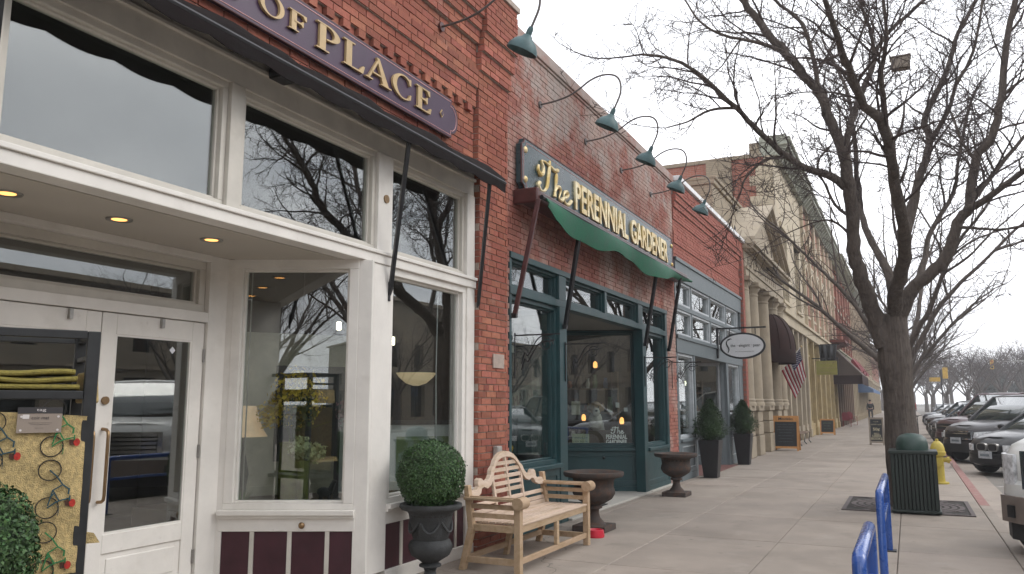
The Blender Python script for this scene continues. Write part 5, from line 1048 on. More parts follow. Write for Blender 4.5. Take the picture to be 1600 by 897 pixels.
for k in range(6):
    r0 = .42 + k * .105; pl = MB(); n = 48
    for i in range(n):
        if k > 3 and i % 12 in (5, 6): continue
        a0 = 2 * math.pi * i / n; a1 = 2 * math.pi * (i + .93) / n; q = [(-.13 + rr_ * math.cos(aa), 14.35 + rr_ * math.sin(aa)) for rr_, aa in ((r0, a0), (r0 + .07, a0), (r0 + .07, a1), (r0, a1))]
        if all(-.95 < px < .69 and 13.47 < py < 15.23 for px, py in q): pl.extr(q, 'z', .001, .013)
    if pl.f: pl.build('grate_ring', GRT, gr, kind='stuff', fix=True)

# ------------------------------------------------------------------ chalk boards, far bench, chair
PINE = mat('orange_pine', (0.50, 0.24, 0.075), 0.55, ns=3, na=0.2, stretch=(6, 6, 1)); CHALK = mat('chalk_board', (0.018, 0.02, 0.022), 0.75, ns=4, na=0.5); CHW = mat('chalk', (0.52, 0.52, 0.50), 0.9)
def aboard(x0, x1, y, h, label, head, lines, wood, headc, toph=.2, lc=CHW, seed=1, lean=.13, hw=None):
    t = thing('sandwich_board', label, 'sandwich board', ((x0 + x1) / 2, y, 0), group='sandwich boards'); r = random.Random(seed); W = x1 - x0
    for sg in (-1, 1):
        def P(a, z, d=0): return Vector((x0 + a, y + sg * (lean * 2 * (1 - z / h) + .012 + d), z))
        def slabp(name, mt_, a0, a1, z0, z1, d0, d1):
            m = MB(); q = [P(a, z, d) for d in (d0, d1) for a, z in ((a0, z0), (a1, z0), (a1, z1), (a0, z1))]; m.hexa([tuple(v) for v in q[:4]], [tuple(v) for v in q[4:]]); return m.build(name, mt_, t, fix=True)
        slabp('leg_post', wood, 0, .06, 0, h, 0, .03); slabp('leg_post', wood, W - .06, W, 0, h, 0, .03); slabp('head_board', wood, .06, W - .06, h - toph, h, 0, .03); slabp('lower_rail', wood, .06, W - .06, .08, .15, 0, .03); slabp('board_panel', CHALK, .06, W - .06, .15, h - toph, .004, .02)
        if sg < 0:
            up = (P(0, 1) - P(0, 0)).normalized()
            if head: text_part('board_heading', head, P(W * .22, h - toph * .75, .0312), (1, 0, 0), (0, -1, 0), toph * .5, headc, t, width=hw or W * .56, extr=.003, bold=.02, upv=up)
            for k, (txt, zz_, th, ww) in enumerate(lines):
                if not txt: scribble_part('chalk_line', P(W / 2 - ww / 2, zz_, .0215), (1, 0, 0), (0, -1, 0), th, lc, t, ww, up, seed * 10 + k); continue
                text_part('chalk_line', txt, P(W / 2 - ww / 2, zz_, .0212), (1, 0, 0), (0, -1, 0), th, lc, t, width=ww, extr=.002, upv=up)
    return t
CHB = mat('blue_grey_chalk', (0.16, 0.19, 0.21), 0.9)
aboard(-4.26, -3.42, 29.2, 1.17, 'orange framed chalk board headed Modelo beside the bank column', 'Modelo', [('', .86, .05, .56), ('', .77, .05, .5), ('', .68, .05, .58), ('', .58, .05, .4), ('', .48, .05, .5), ('', .38, .05, .4), ('', .28, .05, .46)], PINE, INK, lc=CHB)
m = None
aboard(-4.15, -3.46, 44.4, .80, 'small wooden chalk board farther along by the ochre shopfront', '', [('', .56, .07, .4), ('', .42, .07, .3), ('', .28, .07, .35)], PINE, INK, toph=.07, lc=mat('green_chalk', (0.2, 0.34, 0.2), 0.9), seed=3)
GREYW = mat('grey_weathered_wood', (0.24, 0.20, 0.16), 0.8, ns=3, na=0.2); CHY = mat('cream_chalk', (0.62, 0.55, 0.36), 0.9)
aboard(-1.46, -.93, 34.6, 1.05, 'grey framed board advertising 50 cent used books beside the tree', '', [('', .86, .06, .16), ('', .74, .09, .36), ('50\u00a2', .52, .14, .24), ('ALL', .40, .07, .2), ('USED', .31, .08, .3), ('BOOKS', .20, .09, .38)], GREYW, INK, toph=.07, lc=CHY, seed=5, lean=.1)
def street_bench(x, y0, y1, label):
    t = thing('street_bench', label, 'bench', (x, (y0 + y1) / 2, 0), group='street benches')
    for k in range(5): bx('seat_slat', BRN, t, x - .18 + k * .085, x - .11 + k * .085, y0, y1, .43, .455)
    for k in range(4): bx('back_slat', BRN, t, x - .25 - .02 * k, x - .225 - .02 * k, y0, y1, .52 + k * .09, .585 + k * .09)
    for y_ in (y0 + .1, (y0 + y1) / 2, y1 - .1):
        m = MB(); m.tube([(x + .24, y_, 0), (x + .16, y_, .1), (x + .2, y_, .42), (x - .2, y_, .42), (x - .14, y_, .1), (x - .24, y_, 0)], .022, 6); m.tube([(x - .2, y_, .42), (x - .3, y_, .85)], .02, 6); m.build('iron_end', BLACKM, t)
street_bench(-3.95, 32.3, 35.6, 'wood and black iron street bench beyond the orange chalk board')
def shell_chair(x, y, rz, label, m_):
    t = thing('metal_chair', label, 'chair', (x, y, 0), rz, group='metal lawn chairs', local=True); m = MB()
    m.hexa([(-.27, -.25, .40), (.27, -.25, .43), (.27, .25, .43), (-.27, .25, .40)], [(-.27, -.25, .42), (.27, -.25, .45), (.27, .25, .45), (-.27, .25, .42)]); m.build('seat', m_, t, bevel=.01)
    q = MB(); q.extr([(.26 * math.cos(R(a)), .70 + .28 * math.sin(R(a))) for a in range(0, 181, 15)] + [(-.24, .44), (.24, .44)], 'x', -.34, -.31); q.build('backrest', m_, t, fix=True)
    for s in (-1, 1): m = MB(); m.tube([(-.3, s * .27, .02), (.3, s * .27, .02), (.28, s * .27, .62), (-.28, s * .27, .66)], .016, 6); m.build('leg_frame', m_, t)
shell_chair(-3.95, 60.5, R(-75), 'red metal lawn chair beneath the taupe awning', DRED); shell_chair(-3.85, 64.5, R(-60), 'second red metal chair just past the taupe awning', DRED)
# ------------------------------------------------------------------ bare street trees
BARK = mat('grey_bark', (0.115, 0.095, 0.082), 0.95, ns=3, na=0.25, bump=1.0, bs=5.5, bd=0.05, stretch=(5, 5, 0.7), spec=0.15)
chain(BARK, (0.055, 0.046, 0.040), 9.0, 0.5, 0.7, 0.7)
TWIG = mat('twig_bark', (0.075, 0.060, 0.056), 0.95, ns=6, na=0.25, spec=0.1)
def rdir(r): return Vector((r.gauss(0, 1), r.gauss(0, 1), r.gauss(0, 1))).normalized()
def cr(pts, k=3):
    out = []
    for i in range(len(pts) - 1):
        p0 = pts[max(i - 1, 0)]; p1 = pts[i]; p2 = pts[i + 1]; p3 = pts[min(i + 2, len(pts) - 1)]
        for j in range(k):
            q = j / k; out.append(0.5 * (2 * p1 + (p2 - p0) * q + (2 * p0 - 5 * p1 + 4 * p2 - p3) * q * q + (3 * p1 - p0 - 3 * p2 + p3) * q ** 3))
    return out + [pts[-1]]
class Tree:
    def __init__(s, seed, dens=1.0): s.r = random.Random(seed); s.big = MB(); s.tw = MB(); s.dens = dens; s.thin = 1.0
    def limb(s, pts, r0, r1, n=10, spawn=0.2, tw=True):
        P = cr([Vector(p) for p in pts], 4); m = len(P); r = s.r; r0 *= s.thin; r1 *= s.thin
        P = [P[0]] + [p + rdir(r) * r0 * .12 for p in P[1:-1]] + [P[-1]]
        rr = [(r0 + (r1 - r0) * (i / (m - 1)) ** .8) * (1 + r.uniform(-.06, .06)) for i in range(m)]
        s.big.tube(P, rr, n)
        if tw: s.side(P, rr, spawn)
        return P
    def side(s, P, rr, start, step=0.30):
        r = s.r; acc = 0; tot = sum((b - a).length for a, b in zip(P, P[1:])); run = 0; nxt = tot * start
        for i in range(len(P) - 1):
            seg = (P[i + 1] - P[i]); ln = seg.length
            while nxt < run + ln:
                t = (nxt - run) / max(ln, 1e-6); base = P[i] + seg * t; fr = nxt / tot
                d = seg.normalized(); a = rdir(r); a = (a - d * a.dot(d)).normalized()
                ang = r.uniform(.5, 1.15); q = (d * math.cos(ang) + a * math.sin(ang)); q.z += .12; q.normalize()
                s.l1(base, q, r.uniform(.7, 1.9) * (1.15 - .5 * fr), min(rr[i] * .5, r.uniform(.011, .024)))
                nxt += step * r.uniform(.5, 1.5) / s.dens
            run += ln
        s.l1(P[-1], (P[-1] - P[-2]).normalized(), r.uniform(.9, 1.6), rr[-1] * .9)
    def poly(s, P, d, ln, k, jit, up):
        r = s.r; pts = [P]; d = d.copy()
        for i in range(k):
            d = (d + rdir(r) * jit + Vector((0, 0, up))).normalized(); P = P + d * (ln / k); pts.append(P)
        return pts
    def l1(s, P, d, ln, rad):
        r = s.r; pts = s.poly(P, d, ln, 7, .28, .05); s.tw.tube(pts, [rad + (.0035 - rad) * (i / 7) for i in range(8)], 5, cap=False)
        n = int(ln / .17 * s.dens)
        for k in range(n):
            t = r.uniform(.12, 1) * 6.99; i = int(t); b = pts[i].lerp(pts[i + 1], t - i); dd = (pts[i + 1] - pts[i]).normalized(); a = rdir(r); a = (a - dd * a.dot(dd)).normalized()
            s.l2(b, (dd * r.uniform(.3, .9) + a).normalized(), r.uniform(.22, .75) * (1.1 - t / 14), .0055)
    def l2(s, P, d, ln, rad):
        r = s.r; pts = s.poly(P, d, ln, 5, .36, .04); s.tw.tube(pts, [rad, rad * .9, rad * .75, rad * .6, rad * .5, rad * .4], 3, cap=False)
        for k in range(int(ln / .13 * s.dens)):
            t = r.uniform(.15, 1) * 4.99; i = int(t); b = pts[i].lerp(pts[i + 1], t - i); dd = (pts[i + 1] - pts[i]).normalized(); q = (dd * .6 + rdir(r)).normalized()
            e = s.poly(b, q, r.uniform(.06, .24), 2, .4, .05); s.tw.tube(e, [.0038, .003, .0022], 3, cap=False)
    def finish(s, name, label, loc, cat='tree', group=None, local=False):
        t = thing(name, label, cat, loc, group=group, local=local); s.big.build('trunk', BARK, t, smooth=True, sharp=80); s.tw.build('crown', TWIG, t); return t
def trunk(T, pts, rr, n=22, seed=2):
    r = random.Random(seed); P = cr([Vector(p) for p in pts], 5); m = len(P); k = len(rr) - 1; b = T.big; rings = []
    for i, c in enumerate(P):
        f = i / (m - 1) * k; j = min(int(f), k - 1); rad = rr[j] + (rr[j + 1] - rr[j]) * (f - j)
        rings.append([b.p(*(c + Vector((math.cos(2 * math.pi * q / n), math.sin(2 * math.pi * q / n), 0)) * rad * (1 + .07 * math.sin(q * 2.9 + 1) + .05 * math.sin(q * 1.7 + i * .15) + r.uniform(-.025, .025)))) for q in range(n)])
    for a, c in zip(rings, rings[1:]):
        for q in range(n): b.face(a[q], a[(q + 1) % n], c[(q + 1) % n], c[q])
    b.face(*rings[-1])
T = Tree(11, 1.6); T.thin = .86; U = lambda L_: [unpix(*q) for q in L_]
YB = 14.35; G0 = Vector((-.10, YB, -.02))
fork = unpix(1397, 540, YB)
trunk(T, [G0, unpix(1407, 720, YB), unpix(1404, 640, YB), unpix(1400, 585, YB), unpix(1396, 530, YB), unpix(1398, 490, YB)], [.26, .195, .188, .192, .235, .21, .17])
Lm = U([(1382, 540, 14.3), (1371, 505, 14.2), (1357, 467, 14.0), (1344, 429, 13.8), (1334, 390, 13.6), (1331, 334, 13.4), (1324, 276, 13.1), (1315, 232, 12.9), (1293, 178, 12.7), (1279, 143, 12.6), (1257, 120, 12.4), (1221, 76, 12.2), (1176, 22, 12.0), (1150, -15, 11.9), (1110, -70, 11.8)])
T.limb(Lm, .165, .05, 12, .45)
T.limb(U([(1331, 300, 13.3), (1300, 276, 13.0), (1265, 265, 12.7), (1230, 245, 12.4), (1185, 205, 12.0), (1150, 169, 11.7), (1096, 120, 11.3), (1056, 94, 11.0), (1002, 85, 10.7)]), .088, .02, 9, .12)
T.limb(U([(1230, 245, 12.4), (1195, 250, 12.3), (1165, 278, 12.2), (1158, 300, 12.2)]), .035, .012, 6, .2)
T.limb(U([(1150, 169, 11.7), (1110, 172, 11.5), (1075, 190, 11.3), (1040, 200, 11.2)]), .03, .01, 6, .2)
T.limb(U([(1318, 240, 12.9), (1328, 200, 12.9), (1341, 160, 13.0), (1364, 102, 13.0), (1368, 80, 13.0), (1390, 49, 13.1), (1444, 0, 13.2), (1480, -40, 13.2)]), .07, .025, 8, .2)
T.limb(U([(1366, 90, 13.0), (1362, 55, 12.9), (1346, 10, 12.8), (1330, -40, 12.7)]), .04, .02, 7, .1)
T.limb(U([(1279, 143, 12.6), (1270, 89, 12.5), (1252, 36, 12.4), (1210, 0, 12.3), (1180, -40, 12.2)]), .05, .02, 7, .1)
T.limb(U([(1225, 80, 12.2), (1180, 66, 11.9), (1130, 55, 11.7), (1095, 35, 11.5), (1070, 0, 11.4)]), .04, .014, 7, .15)
T.limb(U([(1330, 340, 13.4), (1305, 320, 13.2), (1285, 280, 13.0), (1270, 262, 12.9)]), .035, .012, 6, .2)
T.limb(U([(1332, 370, 13.5), (1300, 345, 13.4), (1265, 350, 13.3), (1215, 372, 13.2)]), .03, .008, 6, .2)
T.limb(U([(1398, 500, 14.4), (1398, 467, 14.0), (1408, 423, 13.4), (1415, 380, 12.7), (1408, 334, 12.0), (1395, 267, 11.2), (1382, 200, 10.4), (1350, 165, 10.0), (1330, 120, 9.6), (1310, 60, 9.1), (1290, 5, 8.7), (1270, -50, 8.4)]), .15, .022, 12, .4)
T.limb(U([(1384, 205, 10.45), (1379, 150, 10.2), (1377, 110, 10.0), (1385, 60, 9.8), (1380, 0, 9.6)]), .05, .02, 7, .1)
T.limb(U([(1410, 385, 14.6), (1424, 330, 14.8), (1435, 285, 14.9), (1453, 223, 15.1), (1444, 187, 15.2), (1462, 147, 15.3), (1484, 98, 15.4), (1497, 53, 15.5), (1524, 0, 15.6), (1545, -50, 15.7)]), .10, .03, 10, .25)
T.limb(U([(1453, 223, 15.1), (1472, 190, 15.0), (1484, 169, 15.0), (1493, 134, 14.9), (1515, 95, 14.9), (1530, 40, 14.8), (1537, -20, 14.8)]), .055, .02, 7, .15)
T.limb(U([(1402, 500, 14.35), (1424, 455, 14.2), (1453, 429, 14.1), (1482, 397, 14.0), (1497, 348, 13.9), (1515, 321, 13.8), (1524, 250, 13.7), (1551, 214, 13.6), (1564, 151, 13.5), (1573, 67, 13.4), (1586, 0, 13.3), (1595, -60, 13.3)]), .14, .04, 12, .35)
T.limb(U([(1510, 328, 13.8), (1546, 308, 13.5), (1600, 267, 13.1), (1650, 240, 12.8), (1700, 190, 12.6)]), .075, .025, 9, .25)
T.limb(U([(1512, 322, 13.8), (1545, 280, 13.9), (1600, 214, 14.1), (1650, 160, 14.3)]), .06, .02, 8, .2)
T.limb(U([(1551, 214, 13.6), (1500, 240, 13.8), (1470, 240, 13.9)]), .025, .01, 6, .2)
T.limb(U([(1498, 355, 13.9), (1530, 357, 13.6), (1570, 358, 13.4), (1620, 350, 13.2)]), .035, .012, 6, .2)
T.limb(U([(1524, 250, 13.7), (1505, 225, 13.9), (1493, 195, 14.0), (1488, 178, 14.1)]), .035, .015, 6, .2)
T.limb(U([(1396, 470, 14.4), (1388, 425, 14.6), (1374, 400, 14.8), (1352, 355, 15.1), (1341, 303, 15.4), (1336, 230, 15.7), (1325, 150, 16.0), (1300, 90, 16.2)]), .10, .03, 9, .35)
T.limb(U([(1428, 452, 14.3), (1445, 405, 14.8), (1455, 360, 15.1), (1490, 300, 15.5), (1500, 230, 15.8), (1520, 150, 16.1)]), .07, .025, 8, .35)
T.limb(U([(1564, 151, 13.5), (1590, 130, 13.4), (1640, 90, 13.2)]), .035, .015, 6, .2)
main = T.finish('street_tree', 'large bare street tree forking low above the litter bin', G0)
pl = thing('bird_box', 'small brown box fixed high in the bare street tree', 'bird box', unpix(1407, 100, 14.9)); c = unpix(1407, 100, 14.9)
m = MB(); m.box(c.x - .15, c.x + .15, c.y - .1, c.y + .1, c.z - .1, c.z + .1); m.build('box_body', GREYW, pl, bevel=.01); m = MB(); m.box(c.x - .17, c.x + .17, c.y - .12, c.y + .12, c.z + .102, c.z + .12); m.build('lid', GREYW, pl)
m = MB(); m.tube([c + Vector((-.15, 0, 0)), c + Vector((-.42, .1, -.05))], .015, 6); m.build('arm', BLACKM, pl)
def wild(seed, h, dens, spread=.5, nl=7):
    T = Tree(seed, dens); r = T.r; z0 = h * .27
    trunk(T, [Vector((0, 0, -.05)), Vector((.02, .01, z0 * .5)), Vector((0, .03, z0)), Vector((.02, 0, z0 * 1.2))], [.34, .25, .24, .18], 14, seed)
    for k in range(nl):
        a = 2 * math.pi * k / nl + r.uniform(-.4, .4); tilt = r.uniform(.35, 1) * spread; P = [Vector((0, 0, z0 * r.uniform(.85, 1.1)))]; d = Vector((math.cos(a) * tilt * 1.4, math.sin(a) * tilt * 1.4, 1)).normalized(); ln = h * r.uniform(.55, .78)
        for i in range(6): d = (d + rdir(r) * .16 + Vector((math.cos(a), math.sin(a), 0)) * .07).normalized(); P.append(P[-1] + d * ln / 6)
        Q = T.limb(P, .10, .025, 8, .3)
        for j in range(3):
            i = r.randint(6, len(Q) - 5); dd = (Q[i + 1] - Q[i]).normalized(); e = (dd + rdir(r) * .75 + Vector((0, 0, .1))).normalized(); S = [Q[i]]
            for q in range(4): e = (e + rdir(r) * .2).normalized(); S.append(S[-1] + e * ln * .12)
            T.limb(S, .04, .012, 6, .1)
    return T
pa = wild(21, 9.5, .75).finish('street_tree', 'bare street tree just behind the large forked tree', (-.12, 27.5, 0), group='bare street trees', local=True); pb_ = wild(33, 9.0, .7, .7).finish('street_tree', 'bare spreading tree farther along the kerb', (-.05, 40.5, 0), group='bare street trees', local=True)
def put(src, x, y, rz, k, label, grp='bare street trees'):
    t = copy_tree(src); t.location = (x, y, 0); t.rotation_euler = (0, 0, rz); t.scale = (k, k, k); t['label'] = label; t['group'] = grp; return t
for k, (y, rz) in enumerate(((54, 1.2), (68, 2.6), (84, 4.0), (102, 5.1))): put(pa if k % 2 else pb_, -.05, y, rz, .95, ['third bare tree along the kerb behind the forked tree', 'bare kerb tree beside the parked dark cars', 'bare kerb tree near the yellow street sign', 'farthest bare kerb tree of the row'][k])
put(pa, -.1, -7.5, 2.2, 1.0, 'bare street tree behind the photographer mirrored in the shop windows')
for k, y in enumerate((-21, -34, -47, -62)): put(pb_ if k % 2 == 0 else pa, -.1, y, 1.1 + k * 2.3, 1.0, ['second', 'third', 'fourth', 'fifth'][k] + ' bare kerb tree behind the photographer mirrored in the panes')
for k, (x, y) in enumerate(((19.8, -2), (19.8, 12), (19.8, 27), (19.8, 42), (19.8, 58), (19.8, -16), (19.8, -30), (19.8, -45), (19.8, -62))): put(pb_ if k % 2 else pa, x, y, k * 1.7, .9, ['first', 'second', 'third', 'fourth', 'fifth', 'sixth', 'seventh', 'eighth', 'ninth'][k] + ' bare tree across the street mirrored in the panes', 'bare trees across the street')
for k, (x, y, s) in enumerate(((8.5, 128, 1.0), (12.5, 140, 1.15), (17, 150, 1.2), (21, 142, 1.1), (6, 165, 1.1), (14, 175, 1.2), (24, 165, 1.3), (30, 180, 1.4), (10, 150, .95), (19, 190, 1.4), (27, 150, 1.1), (3.5, 150, 1.0), (6.5, 112, 1.0), (8.2, 118, 1.1), (11, 122, 1.1), (14, 128, 1.1), (17.5, 132, 1.2), (20.5, 128, 1.2), (5, 132, 1.0), (16, 160, 1.3), (22, 178, 1.4), (8, 190, 1.4), (-2, 170, 1.2), (1, 185, 1.3), (3, 172, 1.2), (5, 200, 1.5), (-5, 190, 1.4), (-8, 175, 1.3))):
    put(pb_ if k % 2 else pa, x, y, k * 2.1, s, 'bare grey tree in the far clump at the end of the street', 'bare trees far down the street')
# dark evergreens far off
EVG = mat('far_evergreen', (0.055, 0.062, 0.052), 0.9, spec=.1, ns=.5, na=.3, island=.5)
def evergreen(x, y, h, w_, label, seed):
    t = thing('evergreen_tree', label, 'tree', (x, y, 0), group='far evergreens'); r = random.Random(seed); m = MB(); m.tube([(x, y, 0), (x, y, h * .8)], [.3, .08], 8); m.build('trunk', BARK, t); mb = MB()
    for i in range(5000):
        z = r.random(); a = r.uniform(0, 6.283); prof = w_ * min(1, z * 6 + .3) * (1 - z ** 1.6) * (1 + .25 * math.sin(a * 4 + z * 11)); rad = prof * math.sqrt(r.uniform(.3, 1)); leaves(mb, Vector((x + rad * math.cos(a), y + rad * math.sin(a), .8 + z * (h - .8))), Vector((math.cos(a), math.sin(a), .3)).normalized(), r.uniform(.3, .6), r, .4)
    mb.build('crown', EVG, t, kind='stuff')
for k, (x, y, h, w_) in enumerate(((11.5, 150, 7.0, 2.6), (14.0, 160, 8.0, 3.0), (17.5, 158, 7.0, 3.0), (23.0, 170, 8.5, 3.5), (28, 185, 9, 3.6))): evergreen(x, y, h, w_, ['leftmost dark evergreen below the traffic light', 'tall dark evergreen below the traffic light', 'round dark evergreen right of the traffic light', 'dark evergreen near the right edge behind the cars', 'rightmost dark evergreen far behind the cars'][k], k)
# ------------------------------------------------------------------ cars parked nose-in along the kerb
CGL = mat('car_glass', (0.045, 0.058, 0.055), 0.03, spec=1.0, na=0.05, coat=1.0); TYRE = mat('tyre_rubber', (0.014, 0.014, 0.014), 0.85); RIM = mat('alloy_rim', (0.32, 0.32, 0.33), 0.35, metal=0.85); CHROME = mat('chrome', (0.55, 0.55, 0.56), 0.15, metal=1.0); BLKP = mat('black_plastic', (0.012, 0.012, 0.013), 0.6); LENS = mat('headlight_lens', (0.55, 0.56, 0.57), 0.3, spec=0.5, ns=18, na=0.5); PLATE = mat('plate_white', (0.40, 0.42, 0.44), 0.5, ns=30, na=0.3); AMB = mat('amber_lens', (0.5, 0.16, 0.03), 0.2)
def sgn(v): return (v > 0) - (v < 0)
def car(name, label, front, paint, L_=4.5, W=1.78, H=1.45, zb=.22, hood=(.68, .92), belt=.93, cowl=-.95, r1=-.25, r2=1.25, tail=1.95, style='kidney', n=3.4, th=R(-45), group='cars parked along the kerb', cat='car', pick=False):
    hd = Vector((math.sin(th), -math.cos(th), 0)); c = Vector(front) - hd * (L_ / 2 * 1.14); c.z = -.134
    t = thing(name, label, cat, c, th, group=group, local=True); hw = W / 2; t.scale = (1.14, 1.14, 1.14)
    def out(a, ins=0.0, fb=0.0):
        ca, sa = math.cos(a), math.sin(a); x = (hw - ins) * sgn(ca) * abs(ca) ** (2 / n); y = (L_ / 2 - ins * 1.3) * sgn(sa) * abs(sa) ** (2 / n)
        if sa < 0: y -= fb * abs(sa)
        return x, y
    def ztop(y):
        f = (y + L_ / 2)
        if y <= cowl: k = max(0, min(1, f / (cowl + L_ / 2))); return hood[0] + (hood[1] - hood[0]) * (k ** .6)
        if y >= tail: return belt * (1 - .06 * (y - tail) / max(.01, L_ / 2 - tail))
        return belt
    NS = 48; ang = [-math.pi / 2 + math.pi * i / NS for i in range(NS + 1)]; lev = [(0, .09, 0), (.10, .015, .03), (.30, .0, .05), (.48, .0, .03), (.52, .008, .0), (.78, .0, -.02), (.92, .03, -.05), (1.0, .10, -.12)]
    m = MB(); rows = []
    for tt, ins, fb in lev:
        row = []
        for a in ang:
            x, y = out(a, ins, fb); row.append((x, y, zb + tt * (ztop(y) - zb)))
        rows.append(row)
    R_ = [[m.p(*q) for q in row] for row in rows]; Lr = [[m.p(-q[0], q[1], q[2]) for q in row] for row in rows]
    for a, b in zip(R_, R_[1:]):
        for i in range(NS): m.face(a[i], a[i + 1], b[i + 1], b[i])
    for a, b in zip(Lr, Lr[1:]):
        for i in range(NS): m.face(a[i + 1], a[i], b[i], b[i + 1])
    top = rows[-1]; C1 = [m.p(q[0] * .5, q[1], q[2] + .03) for q in top]; C2 = [m.p(-q[0] * .5, q[1], q[2] + .03) for q in top]
    for i in range(NS):
        m.face(R_[-1][i], R_[-1][i + 1], C1[i + 1], C1[i]); m.face(C1[i], C1[i + 1], C2[i + 1], C2[i]); m.face(C2[i], C2[i + 1], Lr[-1][i + 1], Lr[-1][i])
    bm_ = m.build('body', paint, t, smooth=True, fix=True, sharp=35)
    def yf(x, z, off):
        q = min(.999, abs(x) / hw); return -(L_ / 2) * (1 - q ** n) ** (1 / n) - off
    def patch(nm, mt_, x0, x1, z0, z1, off, th_=.03, par=None, sl=0.0, back=0.0):
        m = MB(); k = 8; A = []
        for i in range(k + 1):
            x = x0 + (x1 - x0) * i / k; zz0 = z0 + sl * i / k; zz1 = z1 + sl * .6 * i / k
            A.append([m.p(x, yf(x, 0, off), zz0), m.p(x, yf(x, 0, off) + back, zz1), m.p(x, yf(x, 0, off) + th_ + back, zz1), m.p(x, yf(x, 0, off) + th_, zz0)])
        for a, b in zip(A, A[1:]):
            for j in range(4): m.face(a[j], a[(j + 1) % 4], b[(j + 1) % 4], b[j])
        m.face(*A[0]); m.face(*reversed(A[-1])); return m.build(nm, mt_, par or t, smooth=True, fix=True, sharp=30)
    h0 = hood[0]
    if style == 'kidney':
        for s in (-1, 1):
            e = MB(); cc = s * .135; e.extr([(cc + .115 * sgn(math.cos(q)) * abs(math.cos(q)) ** .6, h0 - .10 + .085 * sgn(math.sin(q)) * abs(math.sin(q)) ** .6) for q in [2 * math.pi * k / 24 for k in range(24)]], 'y', -L_ / 2 - .012, -L_ / 2 + .06); gk = e.build('grille', STEEL, t, fix=True)
            e = MB(); e.extr([(cc + .095 * sgn(math.cos(q)) * abs(math.cos(q)) ** .6, h0 - .10 + .065 * sgn(math.sin(q)) * abs(math.sin(q)) ** .6) for q in [2 * math.pi * k / 24 for k in range(24)]], 'y', -L_ / 2 - .020, -L_ / 2 + .05); e.build('grille_mesh', BLKP, gk, fix=True)
            patch('headlight', LENS, s * .36, s * .80, h0 - .175, h0 - .045, .025)
        patch('lower_intake', BLKP, -.5, .5, zb + .06, zb + .16, .055); patch('bumper_strip', BLKP, -.84, .84, .44, .47, .055)
    elif style == 'hex':
        patch('grille_surround', CHROME, -.42, .42, h0 - .26, h0 - .04, .03, back=.03); patch('grille', BLKP, -.375, .375, h0 - .225, h0 - .075, .042, back=.02); patch('grille_bar', CHROME, -.33, .33, h0 - .12, h0 - .10, .05, .02)
        for s in (-1, 1): patch('headlight', LENS, s * .44, s * .85, h0 - .21, h0 - .07, .03, sl=.07, back=.04)
        patch('lower_intake', BLKP, -.62, .62, zb + .05, zb + .2, .055); patch('plastic_bumper', BLKP, -.8, .8, zb + .0, zb + .05, .06)
    elif style == 'truck':
        patch('grille_surround', CHROME, -.47, .47, h0 - .44, h0 - .06, .035); patch('grille', BLKP, -.40, .40, h0 - .40, h0 - .10, .05)
        for k in range(5): patch('grille_bar', CHROME, -.39, .39, h0 - .375 + k * .062, h0 - .335 + k * .062, .06, .015)
        for s in (-1, 1): patch('headlight', LENS, s * .56, s * .86, h0 - .38, h0 - .10, .03, .05); patch('fog_lamp', BLKP, s * .52, s * .60, .47, .58, .115)
        patch('bumper', mat('taupe_bumper', (0.16, 0.13, 0.11), 0.5) if 'taupe_bumper' not in MATS else MATS['taupe_bumper'], -.96, .96, .42, .66, .10, .14); patch('air_dam', BLKP, -.85, .85, .26, .42, .04, .08)
    else:
        patch('grille', BLKP, -.42, .42, h0 - .2, h0 - .05, .035); patch('grille_bar', CHROME, -.42, .42, h0 - .135, h0 - .115, .045, .02)
        for s in (-1, 1): patch('headlight', LENS, s * .48, s * .82, h0 - .2, h0 - .06, .03)
        patch('lower_intake', BLKP, -.6, .6, zb + .06, zb + .18, .055)
    if style != 'truck':
        m = MB(); pz = .37 if style == 'kidney' else .50; m.box(-.155, .155, -L_ / 2 - .085, -L_ / 2 - .06, pz, pz + .15); m.build('number_plate', PLATE, t, bevel=.004)
        m = MB(); m.box(-.11, .11, -L_ / 2 - .0875, -L_ / 2 - .085, pz + .045, pz + .095); m.build('plate_marks', MATS['blue_grey_chalk'], t)
    # cabin
    zr = H; wb = hw - .07; wt = hw * .70; prof = [(cowl - .05, belt - .02), (r1, zr - .05), (r1 + .35, zr), (r2 - .3, zr), (r2, zr - .05), (tail, belt - .02)]
    def wd(z): f = max(0, min(1, (z - belt) / (zr - belt))); return wb + (wt - wb) * f
    def quadstrip(nm, mt_, p0, p1, ins=0.0, bow=.06):
        m = MB(); k = 8; A = []; B = []
        for i in range(k + 1):
            f = -1 + 2 * i / k; A.append(m.p(f * (wd(p0[1]) - ins), p0[0] - bow * (1 - f * f) * (1 if p0[0] < .3 else -1), p0[1])); B.append(m.p(f * (wd(p1[1]) - ins), p1[0] - bow * .6 * (1 - f * f) * (1 if p0[0] < .3 else -1), p1[1] + .015 * (1 - f * f)))
        for i in range(k): m.face(A[i], A[i + 1], B[i + 1], B[i])
        o = m.build(nm, mt_, t, smooth=True, fix=False); sl_ = o.modifiers.new('s', 'SOLIDIFY'); sl_.thickness = .012; return o
    quadstrip('windscreen', CGL, prof[0], prof[1], .03); quadstrip('rear_window', CGL, prof[5], prof[4], .03)
    m = MB(); A = []
    for (y_, z) in prof[1:5]: A.append([m.p(f * wd(z) * .98, y_, z + .03 * (1 - f * f)) for f in (-1, -.6, -.2, .2, .6, 1)])
    for a, b in zip(A, A[1:]):
        for j in range(5): m.face(a[j], a[j + 1], b[j + 1], b[j])
    o = m.build('roof', paint, t, smooth=True); sl_ = o.modifiers.new('s', 'SOLIDIFY'); sl_.thickness = .03
